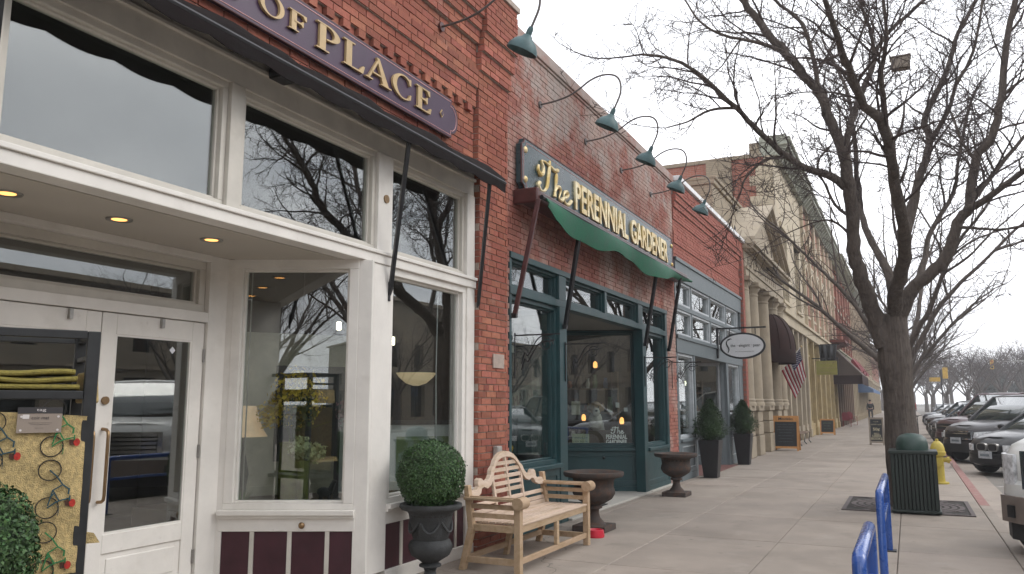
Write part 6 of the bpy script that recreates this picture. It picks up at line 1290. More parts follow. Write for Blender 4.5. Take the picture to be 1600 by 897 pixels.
    for s in (-1, 1):
        m = MB(); q = [(s * (wd(z) - .012), y_, z) for y_, z in prof]; m.face(*[m.p(*k) for k in q]); o = m.build('side_window', CGL, t); sl_ = o.modifiers.new('s', 'SOLIDIFY'); sl_.thickness = .01
        for a, b in ((0, 1), (5, 4)): m = MB(); m.tube([(s * wd(prof[a][1]), prof[a][0], prof[a][1]), (s * wd(prof[b][1]), prof[b][0], prof[b][1] + .01)], .026, 6); m.build('pillar', paint, t, smooth=True)
        m = MB(); m.tube([(s * wd(prof[1][1]), prof[1][0], prof[1][1]), (s * wd(zr), r1 + .35, zr), (s * wd(zr), r2 - .3, zr), (s * wd(prof[4][1]), prof[4][0], prof[4][1])], .032, 6); m.build('roof_rail', paint, t, smooth=True)
        m = MB(); yb_ = (r1 + r2) / 2; m.bar((s * wd(belt), yb_, belt), (s * (wd(zr) + .002), yb_, zr), .05, .09, (0, 1, 0)); m.build('middle_pillar', BLKP, t)
        m = MB(); m.ell((s * (hw + .06), cowl + .18, belt + .06), (.10, .06, .07), 10, 6); mi = m.build('mirror', paint, t, smooth=True)
        wr = .33 if style in ('kidney',) else .36 if style != 'truck' else .41
        for y_ in (-L_ / 2 + .85, L_ / 2 - .9):
            x = s * (hw - .10); m = MB(); m.tube([(x - s * .12, y_, wr), (x + s * .115, y_, wr)], wr, 28); w_ = m.build('wheel', TYRE, t, bevel=.02)
            m = MB(); m.tube([(x + s * .09, y_, wr), (x + s * .122, y_, wr)], wr * .66, 20); m.build('rim', RIM, w_)
            m = MB(); m.tube([(s * (hw - .06), y_ + (wr + .07) * math.cos(q), wr + .02 + (wr + .07) * math.sin(q)) for q in [math.pi * k / 12 for k in range(13)]], .045, 6); m.build('wheel_arch', BLKP if style in ('hex', 'truck') else paint, t, smooth=True)
    for q in (-.35, .25): m = MB(); m.tube([(q, cowl - .09, belt + .005), (q + .42, cowl + .06, belt + .12)], .008, 4); m.build('wiper', BLKP, t)
    return t
def paintm(nm, c): return mat(nm, c, 0.32, coat=0.35, spec=0.35, ns=1.5, na=.08)
PBLK = paintm('black_car_paint', (.010, .010, .012)); PGRY = paintm('dark_grey_car_paint', (.028, .024, .026)); PMAR = paintm('maroon_car_paint', (.050, .014, .018)); PWHT = paintm('white_car_paint', (.58, .58, .55)); PSIL = paintm('silver_car_paint', (.34, .35, .36)); PBLU = paintm('slate_car_paint', (.05, .06, .075))
car('pickup_truck', 'white pickup truck with chrome grille cut off by the right edge', (1.42, 9.80, 0), PWHT, 5.7, 2.0, 1.92, .42, (1.14, 1.26), 1.28, -1.15, -.45, 1.0, 1.45, 'truck', n=5.5, cat='truck')
car('parked_car', 'black sedan with twin rounded grille nearest beyond the white truck', (1.62, 22.6, 0), PBLK, 4.47, 1.74, 1.41, .2, (.70, .93), .93, -.85, -.15, 1.15, 1.75, 'kidney')
car('parked_car', 'dark grey crossover with chrome framed grille behind the black sedan', (1.22, 27.2, 0), PGRY, 4.6, 1.8, 1.72, .28, (.86, 1.06), 1.08, -.9, -.2, 1.75, 2.15, 'hex')
car('parked_car', 'maroon sport utility car behind the dark grey crossover', (1.15, 32.0, 0), PMAR, 4.8, 1.85, 1.82, .3, (.95, 1.12), 1.14, -.95, -.35, 1.9, 2.3, 'plain')
car('parked_car', 'black car between the maroon car and the slate car', (1.1, 36.8, 0), PBLK, 4.6, 1.8, 1.55, .25, (.78, .98), .98, -.9, -.2, 1.4, 1.95, 'plain')
car('parked_car', 'slate blue car fifth in the parked row', (1.1, 41.5, 0), PBLU, 4.6, 1.8, 1.5, .25, (.76, .96), .97, -.9, -.2, 1.4, 1.95, 'plain')
car('parked_car', 'dark car near the end of the parked row', (1.1, 46.2, 0), PGRY, 4.6, 1.8, 1.6, .25, (.8, 1.0), 1.0, -.9, -.2, 1.5, 2.0, 'plain')
car('parked_car', 'silver car at the far end of the parked row', (1.2, 58, 0), PSIL, 4.5, 1.78, 1.45, .22, (.72, .94), .94, -.9, -.2, 1.3, 1.85, 'plain')
car('parked_car', 'slate car beyond the silver car', (1.2, 68, 0), PBLU, 4.5, 1.78, 1.45, .22, (.72, .94), .94, -.9, -.2, 1.3, 1.85, 'plain')
car('parked_car', 'silver car parked beside the photographer and mirrored in the panes', (1.6, 1.5, 0), PSIL, 4.6, 1.8, 1.6, .25, (.8, 1.0), 1.0, -.9, -.2, 1.5, 2.0, 'plain')
car('parked_car', 'dark grey car behind the photographer mirrored in the panes', (1.6, -4.0, 0), PGRY, 4.6, 1.8, 1.5, .25, (.76, .96), .97, -.9, -.2, 1.4, 1.95, 'plain')
car('delivery_van', 'white van far off beyond the parked row', (7.3, 96, 0), PWHT, 5.4, 2.0, 2.35, .3, (1.2, 1.4), 1.45, -1.8, -1.3, 2.55, 2.68, 'plain', th=R(-5), group='far traffic', cat='van')
car('passing_car', 'pale car driving up far down the street', (3.8, 112, 0), PSIL, 4.5, 1.78, 1.45, .22, (.72, .94), .94, -.9, -.2, 1.3, 1.85, 'plain', th=R(0), group='far traffic')

for k, y in enumerate((-9.5, -15.0)): car('parked_car', ['maroon car two bays behind the photographer mirrored in the panes', 'white car three bays behind the photographer mirrored in the panes'][k], (1.6, y, 0), (PMAR, PWHT)[k], 4.6, 1.8, 1.6, .25, (.8, 1.0), 1.0, -.9, -.2, 1.5, 2.0, 'plain')
# ------------------------------------------------------------------ coir mat rack
RO = Vector((-3.73, 2.75, 0)); RB = Vector((.47, .883, 0))
rk = thing('mat_rack', 'black metal display rack holding coir mats before the white doors', 'display rack', (-3.97, 2.4, 0))
WR = 1.05; DP = .42
def rbx(nm, mt_, *a, bev=.004, own=None): m = MB(RO, RB); m.box(*a); return m.build(nm, mt_, own or rk, bevel=bev)
RKM = mat('rack_black_metal', (0.018, 0.019, 0.020), 0.5, ns=10, na=.3)
for s in (-.02, -WR):
    for d in (0, -DP): rbx('post', RKM, d - .045, d, s - .02, s + .045 - .02 + .015, 0, 1.965)
for z in (1.925, 1.62, .70, .12):
    rbx('front_rail', RKM, -.04, -.004, -WR + .041, -.041, z, z + .042); rbx('rear_rail', RKM, -DP - .04, -DP - .004, -WR + .041, -.041, z, z + .042)
    for s in (-.02, -WR): rbx('side_rail', RKM, -DP + .001, -.046, s - .01, s + .03, z + .002, z + .04)
    if z < 1.9: rbx('shelf', RKM, -DP + .002, -.046, -WR + .031, -.032, z + .01, z + .02)
rbx('side_rail', RKM, -DP + .001, -.046, -.03, .01, 1.82, 1.845)
COIR = mat('coir_mat', (0.52, 0.39, 0.18), 0.95, ns=45, na=.35, bump=.9, bs=180); OLIV = mat('olive_coir_mat', (0.26, 0.215, 0.05), 0.95, ns=45, na=.35, bump=.9, bs=160)
for k in range(3):
    t = thing('coir_mat', ['lowest', 'middle', 'topmost'][k] + ' olive coir mat folded on the rack shelf', 'door mat', RO + RB * -.5 + Vector((0, 0, 1.664 + k * .034)), group='olive mats on the rack'); m = MB(RO, RB); A = []; n = 26
    for i in range(n + 1):
        s = -WR + .05 + (WR - .11 - .012 * k) * i / n; h = 1.6645 + k * .035 + .007 * math.sin(i * .5 + k) * (k > 0) - (.02 * max(0, (i - n + 5) / 5) ** 2 if k == 2 else 0) * 0; e = .016
        A.append([m.p(d, s, h + zz_) for d, zz_ in ((-DP + .02, .002), (-.03, .002), (-.012 + .004 * k, .008), (-.008 + .004 * k, .017), (-.012 + .004 * k, .026), (-.03, .031), (-DP + .02, .031))])
    for a, b in zip(A, A[1:]):
        for j in range(7): m.face(a[j], a[(j + 1) % 7], b[(j + 1) % 7], b[j])
    m.face(*A[0]); m.face(*reversed(A[-1])); m.build('mat_body', OLIV, t, smooth=True, fix=True)
hm = thing('coir_mat', 'straw coloured coir mat printed with bicycles hanging on the rack', 'door mat', RO + RB * -.3 + Vector((0, 0, .78)))
m = MB(RO, RB); n = 30; A = []; rr = random.Random(3); y_ = 0
SEG = [(s, z) for s in (-.72, -.018) for z in ()]
N1, N2 = 14, 22; gridp = [[(0.004 + .004 * math.sin(i * .7 + j * .4) + .004 * math.sin(j * .9), -.74 + .722 * i / N1 + rr.uniform(-.002, .002), .775 + .79 * j / N2 + (-.03 * ((i / N1) ** 2) if j == N2 else 0)) for j in range(N2 + 1)] for i in range(N1 + 1)]
I = [[m.p(*q) for q in row] for row in gridp]; J = [[m.p(q[0] - .022, q[1], q[2]) for q in row] for row in gridp]
for i in range(N1):
    for j in range(N2): m.face(I[i][j], I[i + 1][j], I[i + 1][j + 1], I[i][j + 1]); m.face(J[i][j], J[i][j + 1], J[i + 1][j + 1], J[i + 1][j])
for i in range(N1): m.face(I[i][0], J[i][0], J[i + 1][0], I[i + 1][0]); m.face(I[i][N2], I[i + 1][N2], J[i + 1][N2], J[i][N2])
for j in range(N2): m.face(I[0][j], I[0][j + 1], J[0][j + 1], J[0][j]); m.face(I[N1][j], J[N1][j], J[N1][j + 1], I[N1][j + 1])
m.build('mat_body', COIR, hm, smooth=True, sharp=50)
PK = mat('print_black', (.018, .016, .014), .95, ns=60, na=.4); PGN = mat('print_green', (.025, .17, .055), .95, ns=60, na=.4); PTL = mat('print_teal', (.02, .06, .075), .95, ns=60, na=.4); PRD = mat('print_red', (.42, .03, .02), .95, ns=60, na=.4); PBR = mat('print_brown', (.06, .025, .015), .95, ns=60, na=.4)
def bike(cs, cz, k, frame, flip):
    """flat printed bicycle standing on its end, 1.5 mm proud of the mat"""
    def W_(a, b): return (.0145, cs + (a if not flip else -a) * k, cz + b * k)
    def ringp(a, b, r0, mt_, nm, w_=.003): m = MB(RO, RB); m.tube([W_(a + r0 * math.cos(q), b + r0 * math.sin(q)) for q in [2 * math.pi * i / 28 for i in range(29)]], w_, 4, cap=False); m.build(nm, mt_, hm)
    def line(pts, mt_, nm, w_=.0022): m = MB(RO, RB); m.tube([W_(*p) for p in pts], w_, 4); m.build(nm, mt_, hm)
    ringp(0, .0, .5, PK, 'wheel_print', .0034); ringp(0, 1.84, .5, PK, 'wheel_print', .0034)
    line([(0, 0), (.35, .25), (.55, .33), (.95, .42)], frame, 'frame_print', .0042); line([(0, 1.84), (.35, 1.5), (.62, 1.1), (.95, .85)], frame, 'frame_print', .0042)
    line([(.62, 1.1), (.2, .85), (.02, .1)], frame, 'frame_print', .0042); line([(.5, .33), (.2, .85)], frame, 'frame_print', .0042); line([(.98, .28), (.98, .55)], frame, 'frame_print', .0042); line([(.9, .62), (.92, .92)], frame, 'saddle_print', .005); line([(.42, .1), (.52, -.12), (.5, -.4)], frame, 'frame_print', .002); line([(.12, .55), (.30, .72)], frame, 'frame_print', .005)
    m = MB(RO, RB); m.poly([W_(.72, -.05), W_(1.05, -.18), W_(1.12, .2), W_(.78, .22)] if False else [W_(.78, .06), W_(1.12, .02), W_(1.16, .34), W_(.74, .30)]); o = m.build('basket_print', PBR, hm)
    m = MB(RO, RB); m.poly([(.0158, W_(1.10 + .15 * math.cos(q), .18 + .2 * math.sin(q))[1], W_(1.10 + .15 * math.cos(q), .18 + .2 * math.sin(q))[2]) for q in [2 * math.pi * i / 10 for i in range(10)]]); m.build('flowers_print', PRD, hm)
for j in range(3):
    for i in range(3): bike(-.165 - i * .25, .80 + j * .295 - (.06 if i == 1 else 0), .098, (PGN, PTL)[(i + j) % 2], False)
tg = thing('mat_label', 'taupe card label with dark top clipped on the bicycle mat', 'label', RO + RB * -.23 + Vector((0, 0, 1.45)))
m = MB(RO, RB); m.box(.0225, .0255, -.322, -.131, 1.457, 1.549); m.build('card', mat('taupe_card', (.27, .22, .18), .7, ns=4, na=.06), tg); m = MB(RO, RB); m.box(.0225, .0258, -.322, -.131, 1.5495, 1.58); m.build('card_top', mat('charcoal_card', (.035, .032, .034), .6), tg)
NR = Vector((RB.y, -RB.x, 0)).normalized()
def tagtxt(txt, s, z, h, w_, m_): text_part('label_text', txt, RO + RB.normalized() * s + NR * .0262 + Vector((0, 0, z)), RB, NR, h, m_, tg, width=w_, extr=.0006)
tagtxt('tag', -.243, 1.5575, .015, .04, FWH); tagtxt('coir mat', -.262, 1.522, .015, .075, MATS['charcoal_card']); [scribble_part('label_small_print', RO + RB.normalized() * s_ + NR * .0262 + Vector((0, 0, z_)), RB, NR, .004, MATS['charcoal_card'], tg, w_, seed=k_, rad=.0004) for k_, (s_, z_, w_) in enumerate(((-.275, 1.503, .1), (-.265, 1.495, .08), (-.245, 1.478, .035)))]
for s, z in ((-.305, 1.535), (-.148, 1.535), (-.305, 1.47), (-.148, 1.47)): m = MB(RO, RB); m.tube([(.0256, s, z), (.0275, s, z)], .0055, 10); m.build('rivet', FWH, tg)
m = MB(RO, RB); m.box(.0256, .0262, -.30, -.272, 1.525, 1.545); m.build('price_sticker', FWH, tg)
fm = thing('folded_mat', 'small straw mat sticking out behind the rack near the door handle', 'door mat', RO + Vector((.1, .1, 1.55))); m = MB(RO, RB); m.hexa([(-.36, -.03, 1.60), (-.08, -.03, 1.60), (-.08, .045, 1.60), (-.36, .045, 1.60)], [(-.36, -.03, 1.76), (-.08, -.03, 1.76), (-.08, .03, 1.76), (-.36, .03, 1.76)]); m.build('mat_body', COIR, fm, bevel=.01)
fm = thing('folded_mat', 'straw mat corner low behind the rack', 'door mat', RO + Vector((.1, .1, .9))); m = MB(RO, RB); m.hexa([(-.36, -.03, .90), (-.05, -.03, .90), (-.05, .09, .90), (-.36, .09, .90)], [(-.36, -.03, .92), (-.05, -.03, .955), (-.05, .06, .95), (-.36, .06, .92)]); m.build('mat_body', COIR, fm)

# ------------------------------------------------------------------ displays behind the glass
def hit(u, v, o, al, d=0.0):
    """(s, z) on the upright plane through o along al seen at photograph point (u, v)"""
    P = unpix(u, v, 10.0); C = Vector((0, 0, 1.6)); r = P - C; al = Vector(al).normalized(); n = Vector((al.y, -al.x, 0)); o = Vector(o) + n * d; o.z = 0
    k = (Vector((o.x, o.y, 0)) - C).dot(n) / r.dot(n); Q = C + r * k; return (Q - o).dot(al), Q.z
DISP = mat('display_wood', (.10, .065, .04), .6, ns=3, na=.25)
m = MB(); m.extr([(-5.30, 5.36), (-4.46, 5.86), (-4.46, 8.34), (-6.6, 8.34), (-6.6, 5.36)], 'z', .02, .63); m.build('display_platform', DISP, S1, fix=True)
tl = thing('table_lamp', 'table lamp with glowing cream bell shade behind the slanted shop window', 'lamp', (-5.62, 5.74, .63)); x, y = -5.62, 5.74
m = MB(); m.lathe([(.10, .63), (.10, .66), (.03, .69), (.045, .85), (.06, .95), (.03, 1.10), (.015, 1.16), (.015, 1.34)], x, y, 20); m.build('base', IRON, tl, smooth=True)
m = MB(); m.lathe([(.215, 1.29), (.17, 1.36), (.13, 1.46), (.105, 1.57), (.10, 1.575), (.125, 1.46), (.16, 1.36), (.20, 1.30)], x, y, 28); m.build('shade', SHADE, tl, smooth=True)
YFL = mat('yellow_flower', (.68, .50, .05), .7, ns=4, na=.3, island=.4); VGL = mat('green_glass_vase', (.17, .19, .05), .15, ns=6, na=.4, spec=.7); GFL = mat('pale_green_flower', (.56, .60, .36), .8, ns=6, na=.2, island=.3); PFL = mat('dusty_pink_flower', (.22, .10, .12), .8, ns=6, na=.3, island=.3); STEM = mat('flower_stem', (.05, .08, .02), .8)
def bouquet(own, c, r0, n, mt_, seed, size=.035, zf=1.0):
    r = random.Random(seed); mb = MB(); c = Vector(c)
    for i in range(n): d = rdir(r); P = c + Vector((d.x * r0, d.y * r0, d.z * r0 * zf)) * r.uniform(.3, 1); leaves(mb, P, d, size * r.uniform(.6, 1.3), r, .8)
    return mb.build('blossoms', mt_, own, kind='stuff')
vs = thing('flower_vase', 'tall green glass vase with a spray of yellow flowers in the shop window', 'vase', (-5.18, 5.92, .63)); m = MB(); m.lathe([(.10, .63), (.12, .66), (.13, .95), (.12, 1.2), (.135, 1.24), (.125, 1.24), (.11, 1.18), (.001, 1.1)], -5.18, 5.92, 24); m.build('vase_body', VGL, vs, smooth=True)
bouquet(vs, (-5.2, 5.98, 1.66), .27, 900, YFL, 1, .04, 1.1); bouquet(vs, (-5.35, 5.80, 1.5), .14, 260, YFL, 2, .04); bouquet(vs, (-5.1, 5.9, 1.50), .16, 200, STEM, 6, .06)
for k in range(16): r = random.Random(k); e = Vector((-5.2 + r.uniform(-.25, .25), 5.97 + r.uniform(-.2, .25), 1.4 + r.uniform(0, .5))); m = MB(); m.tube([(-5.18, 5.92, 1.15), (-5.18 + (e.x + 5.18) * .3, 5.92 + (e.y - 5.92) * .3, 1.35), e], .004, 4); m.build('stem', STEM, vs)
hv = thing('hydrangea_vase', 'vase of pale green hydrangeas in front of the yellow flowers', 'vase', (-5.0, 5.86, .63)); m = MB(); m.lathe([(.05, .63), (.06, .66), (.055, .95), (.065, 1.08), (.055, 1.08), (.001, 1.0)], -5.0, 5.86, 18); m.build('vase_body', VGL, hv, smooth=True)
bouquet(hv, (-5.05, 5.86, 1.2), .10, 420, GFL, 3, .035); bouquet(hv, (-4.93, 5.95, 1.15), .09, 380, GFL, 4, .035)
pk = thing('pink_flowers', 'dusty pink flowers beside the yellow spray', 'flowers', (-4.9, 6.5, .63)); m = MB(); m.lathe([(.07, .63), (.09, .7), (.07, 1.3), (.001, 1.3)], -4.95, 6.55, 14); m.build('vase_body', VGL, pk, smooth=True); bouquet(pk, (-4.95, 6.55, 1.5), .2, 500, PFL, 7, .04)
gp = thing('grass_plant', 'small green grass plant in the lower corner of the shop window', 'plant', (-5.42, 5.50, .63)); mb = MB(); r = random.Random(5)
for k in range(90): a = r.uniform(0, 6.28); l = r.uniform(.12, .24); b = Vector((-5.42, 5.50, .63)); e = b + Vector((math.cos(a) * l * .7, math.sin(a) * l * .7, l)); s_ = Vector((-math.sin(a), math.cos(a), 0)) * .005; mb.poly([b - s_, b + s_, e])
mb.build('blades', mat('grass_blade', (.10, .20, .04), .7, island=.3), gp, kind='stuff')
def picture(nm, label, o, al, s0, s1_, z0, z1, fr, pm, fw=.06, mat_=None):
    t = thing(nm, label, 'picture', (o[0], o[1], z0)); m = MB(o, al); ring(m, -.02, .02, s0, s1_, z0, z1, fw); m.build('frame', fr, t); m = MB(o, al); m.box(-.015, .002, s0 + fw, s1_ - fw, z0 + fw, z1 - fw); m.build('mount', mat_ or SGW, t); e = fw + .16 * min(s1_ - s0, z1 - z0); m = MB(o, al); m.box(.0025, .006, s0 + e, s1_ - e, z0 + e, z1 - e); m.build('picture_field', pm, t); return t
LAND = mat('landscape_print', (.20, .26, .10), .7, ns=3, col2=(.42, .48, .5), thr=(.45, .6)); DKP = mat('dark_print', (.05, .05, .052), .5, ns=3, na=.5); CRM = mat('cream_mount', (.50, .47, .38), .7)
picture('framed_picture', 'large cream mounted picture leaning at the back of the shop window', (-6.4, 6.2, 0), (.55, .83, 0), .2, 1.75, .64, 2.35, CRM, DKP, .10, CRM)
picture('framed_picture', 'dark framed picture with green landscape behind the round box shrub', (-5.0, 7.25, 0), (.75, .66, 0), -.12, .80, .635, 1.42, BLKP, LAND, .05)
picture('framed_picture', 'tall dark framed picture beside the corner post inside', (-4.85, 6.95, 0), (.9, .3, 0), -.55, -.08, .635, 1.5, BLKP, SGW, .05)
to = thing('torchiere_lamp', 'lit bowl floor lamp inside the right hand shop window', 'lamp', (-5.15, 7.95, .63)); m = MB(); m.tube([(-5.15, 7.95, .63), (-5.15, 7.95, 1.82)], .018, 8); m.lathe([(.13, .63), (.13, .65), (.02, .68)], -5.15, 7.95, 16); m.build('pole', IRON, to); m = MB(); m.lathe([(.03, 1.80), (.12, 1.83), (.20, 1.90), (.235, 1.95), (.22, 1.95), (.11, 1.86), (.01, 1.84)], -5.15, 7.95, 24); m.build('bowl_shade', SHADE2, to, smooth=True)
for k, (x, y, z) in enumerate(((-6.3, 7.95, 2.5), (-6.1, 7.98, 2.52), (-6.4, 7.4, 1.98), (-5.6, 8.1, 2.3))):
    t = thing('pendant_lamp', ['left lit pendant of the pair inside the white shop', 'right lit pendant of the pair inside the white shop', 'lit pendant low behind the yellow flowers', 'lit pendant behind the right hand shop window'][k], 'lamp', (x, y, z), group='lit pendants inside'); m = MB(); m.lathe([(.026, z), (.03, z + .01), (.03, z + .09), (.022, z + .10)], x, y, 12); m.build('glass_shade', COOLL, t); m = MB(); m.tube([(x, y, z + .1), (x, y, 4.1)], .004, 4); m.build('cord', BLACKM, t)
hf = thing('dark_figurine', 'small dark horse figurine low in the slanted shop window', 'figurine', (-4.82, 5.95, .63)); m = MB(); m.ell((-4.82, 5.95, .80), (.09, .035, .045), 10, 6)
for a in (-.06, -.04, .05, .065): m.tube([(-4.82 + a, 5.95 + (.015 if a < 0 else -.015), .79), (-4.82 + a * 1.15, 5.95, .632)], .010, 5)
m.tube([(-4.75, 5.95, .82), (-4.71, 5.95, .90), (-4.68, 5.95, .90)], [.03, .022, .012], 6); m.build('horse_body', IRON, hf, smooth=True)
cd = thing('extension_cord', 'thin white cord hanging inside the right hand shop window', 'cord', (-4.5, 7.25, .8)); m = MB(); m.tube([(-4.47, 7.30, 2.8), (-4.475, 7.29, 1.9), (-4.47, 7.30, 1.2)], .006, 5); m.build('cord_line', SGW, cd); m = MB(); m.box(-4.485, -4.455, 7.28, 7.32, 1.15, 1.22); m.build('plug', SGW, cd)
cd = thing('hanging_rod', 'thin pale rod hanging inside the slanted shop window', 'rod', (-5.32, 5.36, .8)); m = MB(); m.tube([(-5.27, 5.40, .7), (-5.27, 5.40, 2.8)], .006, 6); m.build('rod_line', STEEL, cd)
# green shop
FM = thing('market_board', 'tilted grey board reading Farmer\'s Market behind the green shop window', 'sign', (-5.2, 9.6, 1.5)); al = Vector((-.05, .97, .24)).normalized(); m = MB(); o_ = Vector((-4.88, 8.95, 1.33)); e_ = o_ + al * 2.2; m.bar(o_, e_, .02, .24); m.build('board', mat('grey_board', (.20, .22, .20), .8, ns=4, na=.2), FM)
upv = Vector((0, 0, 1)) - al * al.z; text_part('lettering', "FARMER'S MARKET", o_ + al * .08 - upv * .075 + Vector((.0115, 0, 0)), al, (1, 0, 0), .15, INK, FM, width=2.0, extr=.002, upv=upv)
wp = thing('white_post', 'white wooden post inside the green shop window', 'post', (-4.95, 10.0, .55)); m = MB(); m.box(-5.05, -4.95, 9.98, 10.08, .552, 2.4); m.box(-5.08, -4.92, 9.95, 10.11, 2.3, 2.4); m.build('post_body', WHITE, wp)
gs = thing('garden_ornament', 'yellow and orange garden ornament on a green dish in the window', 'ornament', (-4.75, 9.55, .55)); m = MB(); m.lathe([(.20, .56), (.27, .60), (.26, .61), (.02, .59)], -4.75, 9.55, 20); m.build('dish', mat('lime_dish', (.26, .36, .05), .5), gs, smooth=True); m = MB(); m.lathe([(.06, .60), (.05, .75), (.08, .82), (.05, .95), (.07, 1.02), (.02, 1.1)], -4.75, 9.55, 14); m.build('figure', mat('yellow_glaze', (.50, .30, .04), .4, ns=8, na=.3), gs, smooth=True)
rs = thing('striped_cloth', 'red striped cloth low inside the green shop window', 'cloth', (-5.2, 9.2, .55))
for k in range(7): m = MB(); m.box(-5.22, -5.20, 8.9 + k * .09, 8.945 + k * .09, .56, 1.0); m.build('stripe', (RED, FWH)[k % 2], rs)
SHC = [mat('pot_%s' % n_, c, .6) for n_, c in (('ochre', (.35, .2, .06)), ('rust', (.25, .07, .03)), ('sage', (.15, .2, .12)), ('white', (.5, .48, .44)), ('blue', (.05, .1, .2)), ('brown', (.1, .06, .04)))]
def shelves(o, al, w_, label, seed):
    t = thing('display_shelves', label, 'shelves', (o[0], o[1], 0)); r = random.Random(seed)
    for z in (.5, .95, 1.4, 1.85): m = MB(o, al); m.box(-.3, 0, 0, w_, z, z + .03); m.build('shelf', DISP, t)
    for s in (0, w_): m = MB(o, al); m.box(-.3, 0, s - .02, s + .02, 0, 2.2); m.build('upright', DISP, t)
    for z in (.53, .98, 1.43, 1.88):
        s = .1
        while s < w_ - .1:
            h = r.uniform(.1, .3); q = r.uniform(.04, .09); p = thing('pot', 'small %s pot on the shelves inside' % 'coloured', 'pot', (0, 0, 0)) if False else None
            m = MB(o, al); m.lathe([(q * .7, z + .001), (q, z + h * .4), (q * .6, z + h * .8), (q * .7, z + h)], -.15, s, 10); m.build('jar', r.choice(SHC), t, smooth=True); s += q * 2 + r.uniform(.03, .12)
shelves((-6.6, 13.2, 0), (.75, .66, 0), 2.2, 'shelves of pots and jars inside the green shop', 1); shelves((-7.2, 9.2, 0), (.1, .99, 0), 2.4, 'shelves of jars deep inside the green shop', 2); shelves((-6.2, 20.6, 0), (.8, .6, 0), 1.6, 'shelves of vases inside the grey shop', 3)
for k, (x, y, z) in enumerate(((-6.6, 14.9, 2.25), (-5.6, 15.2, 2.3), (-5.9, 15.3, 1.25), (-5.0, 15.0, 1.2), (-5.9, 22.6, 2.1), (-5.7, 22.8, 2.1))):
    t = thing('pendant_lamp', ['left amber pendant inside the green shop', 'right amber pendant inside the green shop', 'low amber lamp left inside the green shop', 'low amber lamp right inside the green shop', 'left pendant inside the grey shop', 'right pendant inside the grey shop'][k], 'lamp', (x, y, z), group='lit pendants inside'); m = MB(); m.lathe([(.03, z), (.045, z + .03), (.04, z + .10), (.015, z + .13)], x, y, 12); m.build('glass_shade', WARM if k < 4 else COOLL, t); m = MB(); m.tube([(x, y, z + .12), (x, y, 3.5 if k < 4 else 4.6)], .005, 4); m.build('cord', BLACKM, t)
def card(nm, label, u0, v0, u1, v1, mt_, cat='card', par=None, d=-.104):
    s0, z1 = hit(u0, v0, A2, al2, d); s1_, z0 = hit(u1, v1, A2, al2, d); t = thing(nm, label, cat, A2 + al2 * ((s0 + s1_) / 2) + Vector((0, 0, z0))); m = MB(A2, al2); m.box(-.128, -.124, s0, s1_, z0, z1); m.build('card_sheet', mt_, t); return t, s0, s1_, z0, z1
NOTE = mat('pale_note_paper', (.55, .60, .42), .8)
t, s0, s1_, z0, z1 = card('window_note', 'pale green handwritten note low in the green shop window', 894, 678, 921, 702, NOTE)
for k in range(4): scribble_part('note_writing', A2 + al2 * (s0 + .05) + Vector((0, 0, z1 - .09 - k * .065)) + Vector((al2.y, -al2.x, 0)) * -.1235, al2, (al2.y, -al2.x, 0), .04, INK, t, (s1_ - s0) * .72, seed=k)
card('window_card', 'blank cream card at the left of the green shop window', 893, 627, 907, 648, CRM); card('price_tag', 'small white tag hanging in the green shop window', 962, 629, 968, 637, SGW); card('price_tag', 'smaller white tag right of the first in the green shop window', 975, 637, 981, 643, SGW)
dc = thing('window_lettering', 'white lettering The Perennial Gardener low on the green shop glass', 'lettering', A2 + al2 * 1.2 + Vector((0, 0, .85))); nb = Vector((al2.y, -al2.x, 0)); PALET = mat('pale_decal', (.62, .70, .66), .6)
for tx, u0, v0, u1, v1 in (('PERENNIAL', 947, 679, 980, 686), ('GARDENER', 947, 687, 980, 694)): s0, z1 = hit(u0, v0, A2, al2, -.10); s1_, z0 = hit(u1, v1, A2, al2, -.10); text_part('decal_text', tx, A2 + al2 * s0 + Vector((0, 0, z0)) + nb * -.1035, al2, nb, z1 - z0, PALET, dc, width=s1_ - s0, extr=.001, bold=.02)
s0, z0 = hit(955, 678, A2, al2, -.10); script(dc, TH, A2 + al2 * s0 + Vector((0, 0, z0)), .24, .12, .008, PALET, d=-.1, along=al2)
dg = thing('plush_dog', 'small tan and white plush dog face in the green shop window', 'plush toy', A2 + al2 * .7 + Vector((0, 0, 1.3))); s0, z0 = hit(931, 641, A2, al2, -.3); DT = mat('plush_tan', (.30, .20, .11), .9); DW = mat('plush_white', (.5, .47, .42), .9)
m = MB(A2, al2); m.ell((-.33, s0, z0 + .04), (.10, .13, .12), 14, 10); hd_ = m.build('head', DT, dg, smooth=True); m = MB(A2, al2); m.ell((-.24, s0, z0 - .03), (.06, .07, .08), 12, 8); m.build('muzzle', DW, hd_, smooth=True); m = MB(A2, al2); m.ell((-.18, s0, z0 - .01), (.02, .025, .018), 8, 6); m.build('nose', INK, hd_, smooth=True)
for q in (-1, 1): m = MB(A2, al2); m.ell((-.33, s0 + q * .13, z0 + .05), (.03, .035, .08), 8, 6); m.build('ear', DT, hd_, smooth=True); m = MB(A2, al2); m.ell((-.24, s0 + q * .045, z0 + .06), (.012, .014, .014), 8, 6); m.build('eye', INK, hd_, smooth=True)
m = MB(A2, al2); m.ell((-.38, s0, z0 - .2), (.11, .13, .18), 12, 8); m.build('body', DW, dg, smooth=True); m = MB(A2, al2); m.box(-.6, -.2, s0 - .3, s0 + .3, 0, z0 - .37); m.build('stand', DISP, dg)

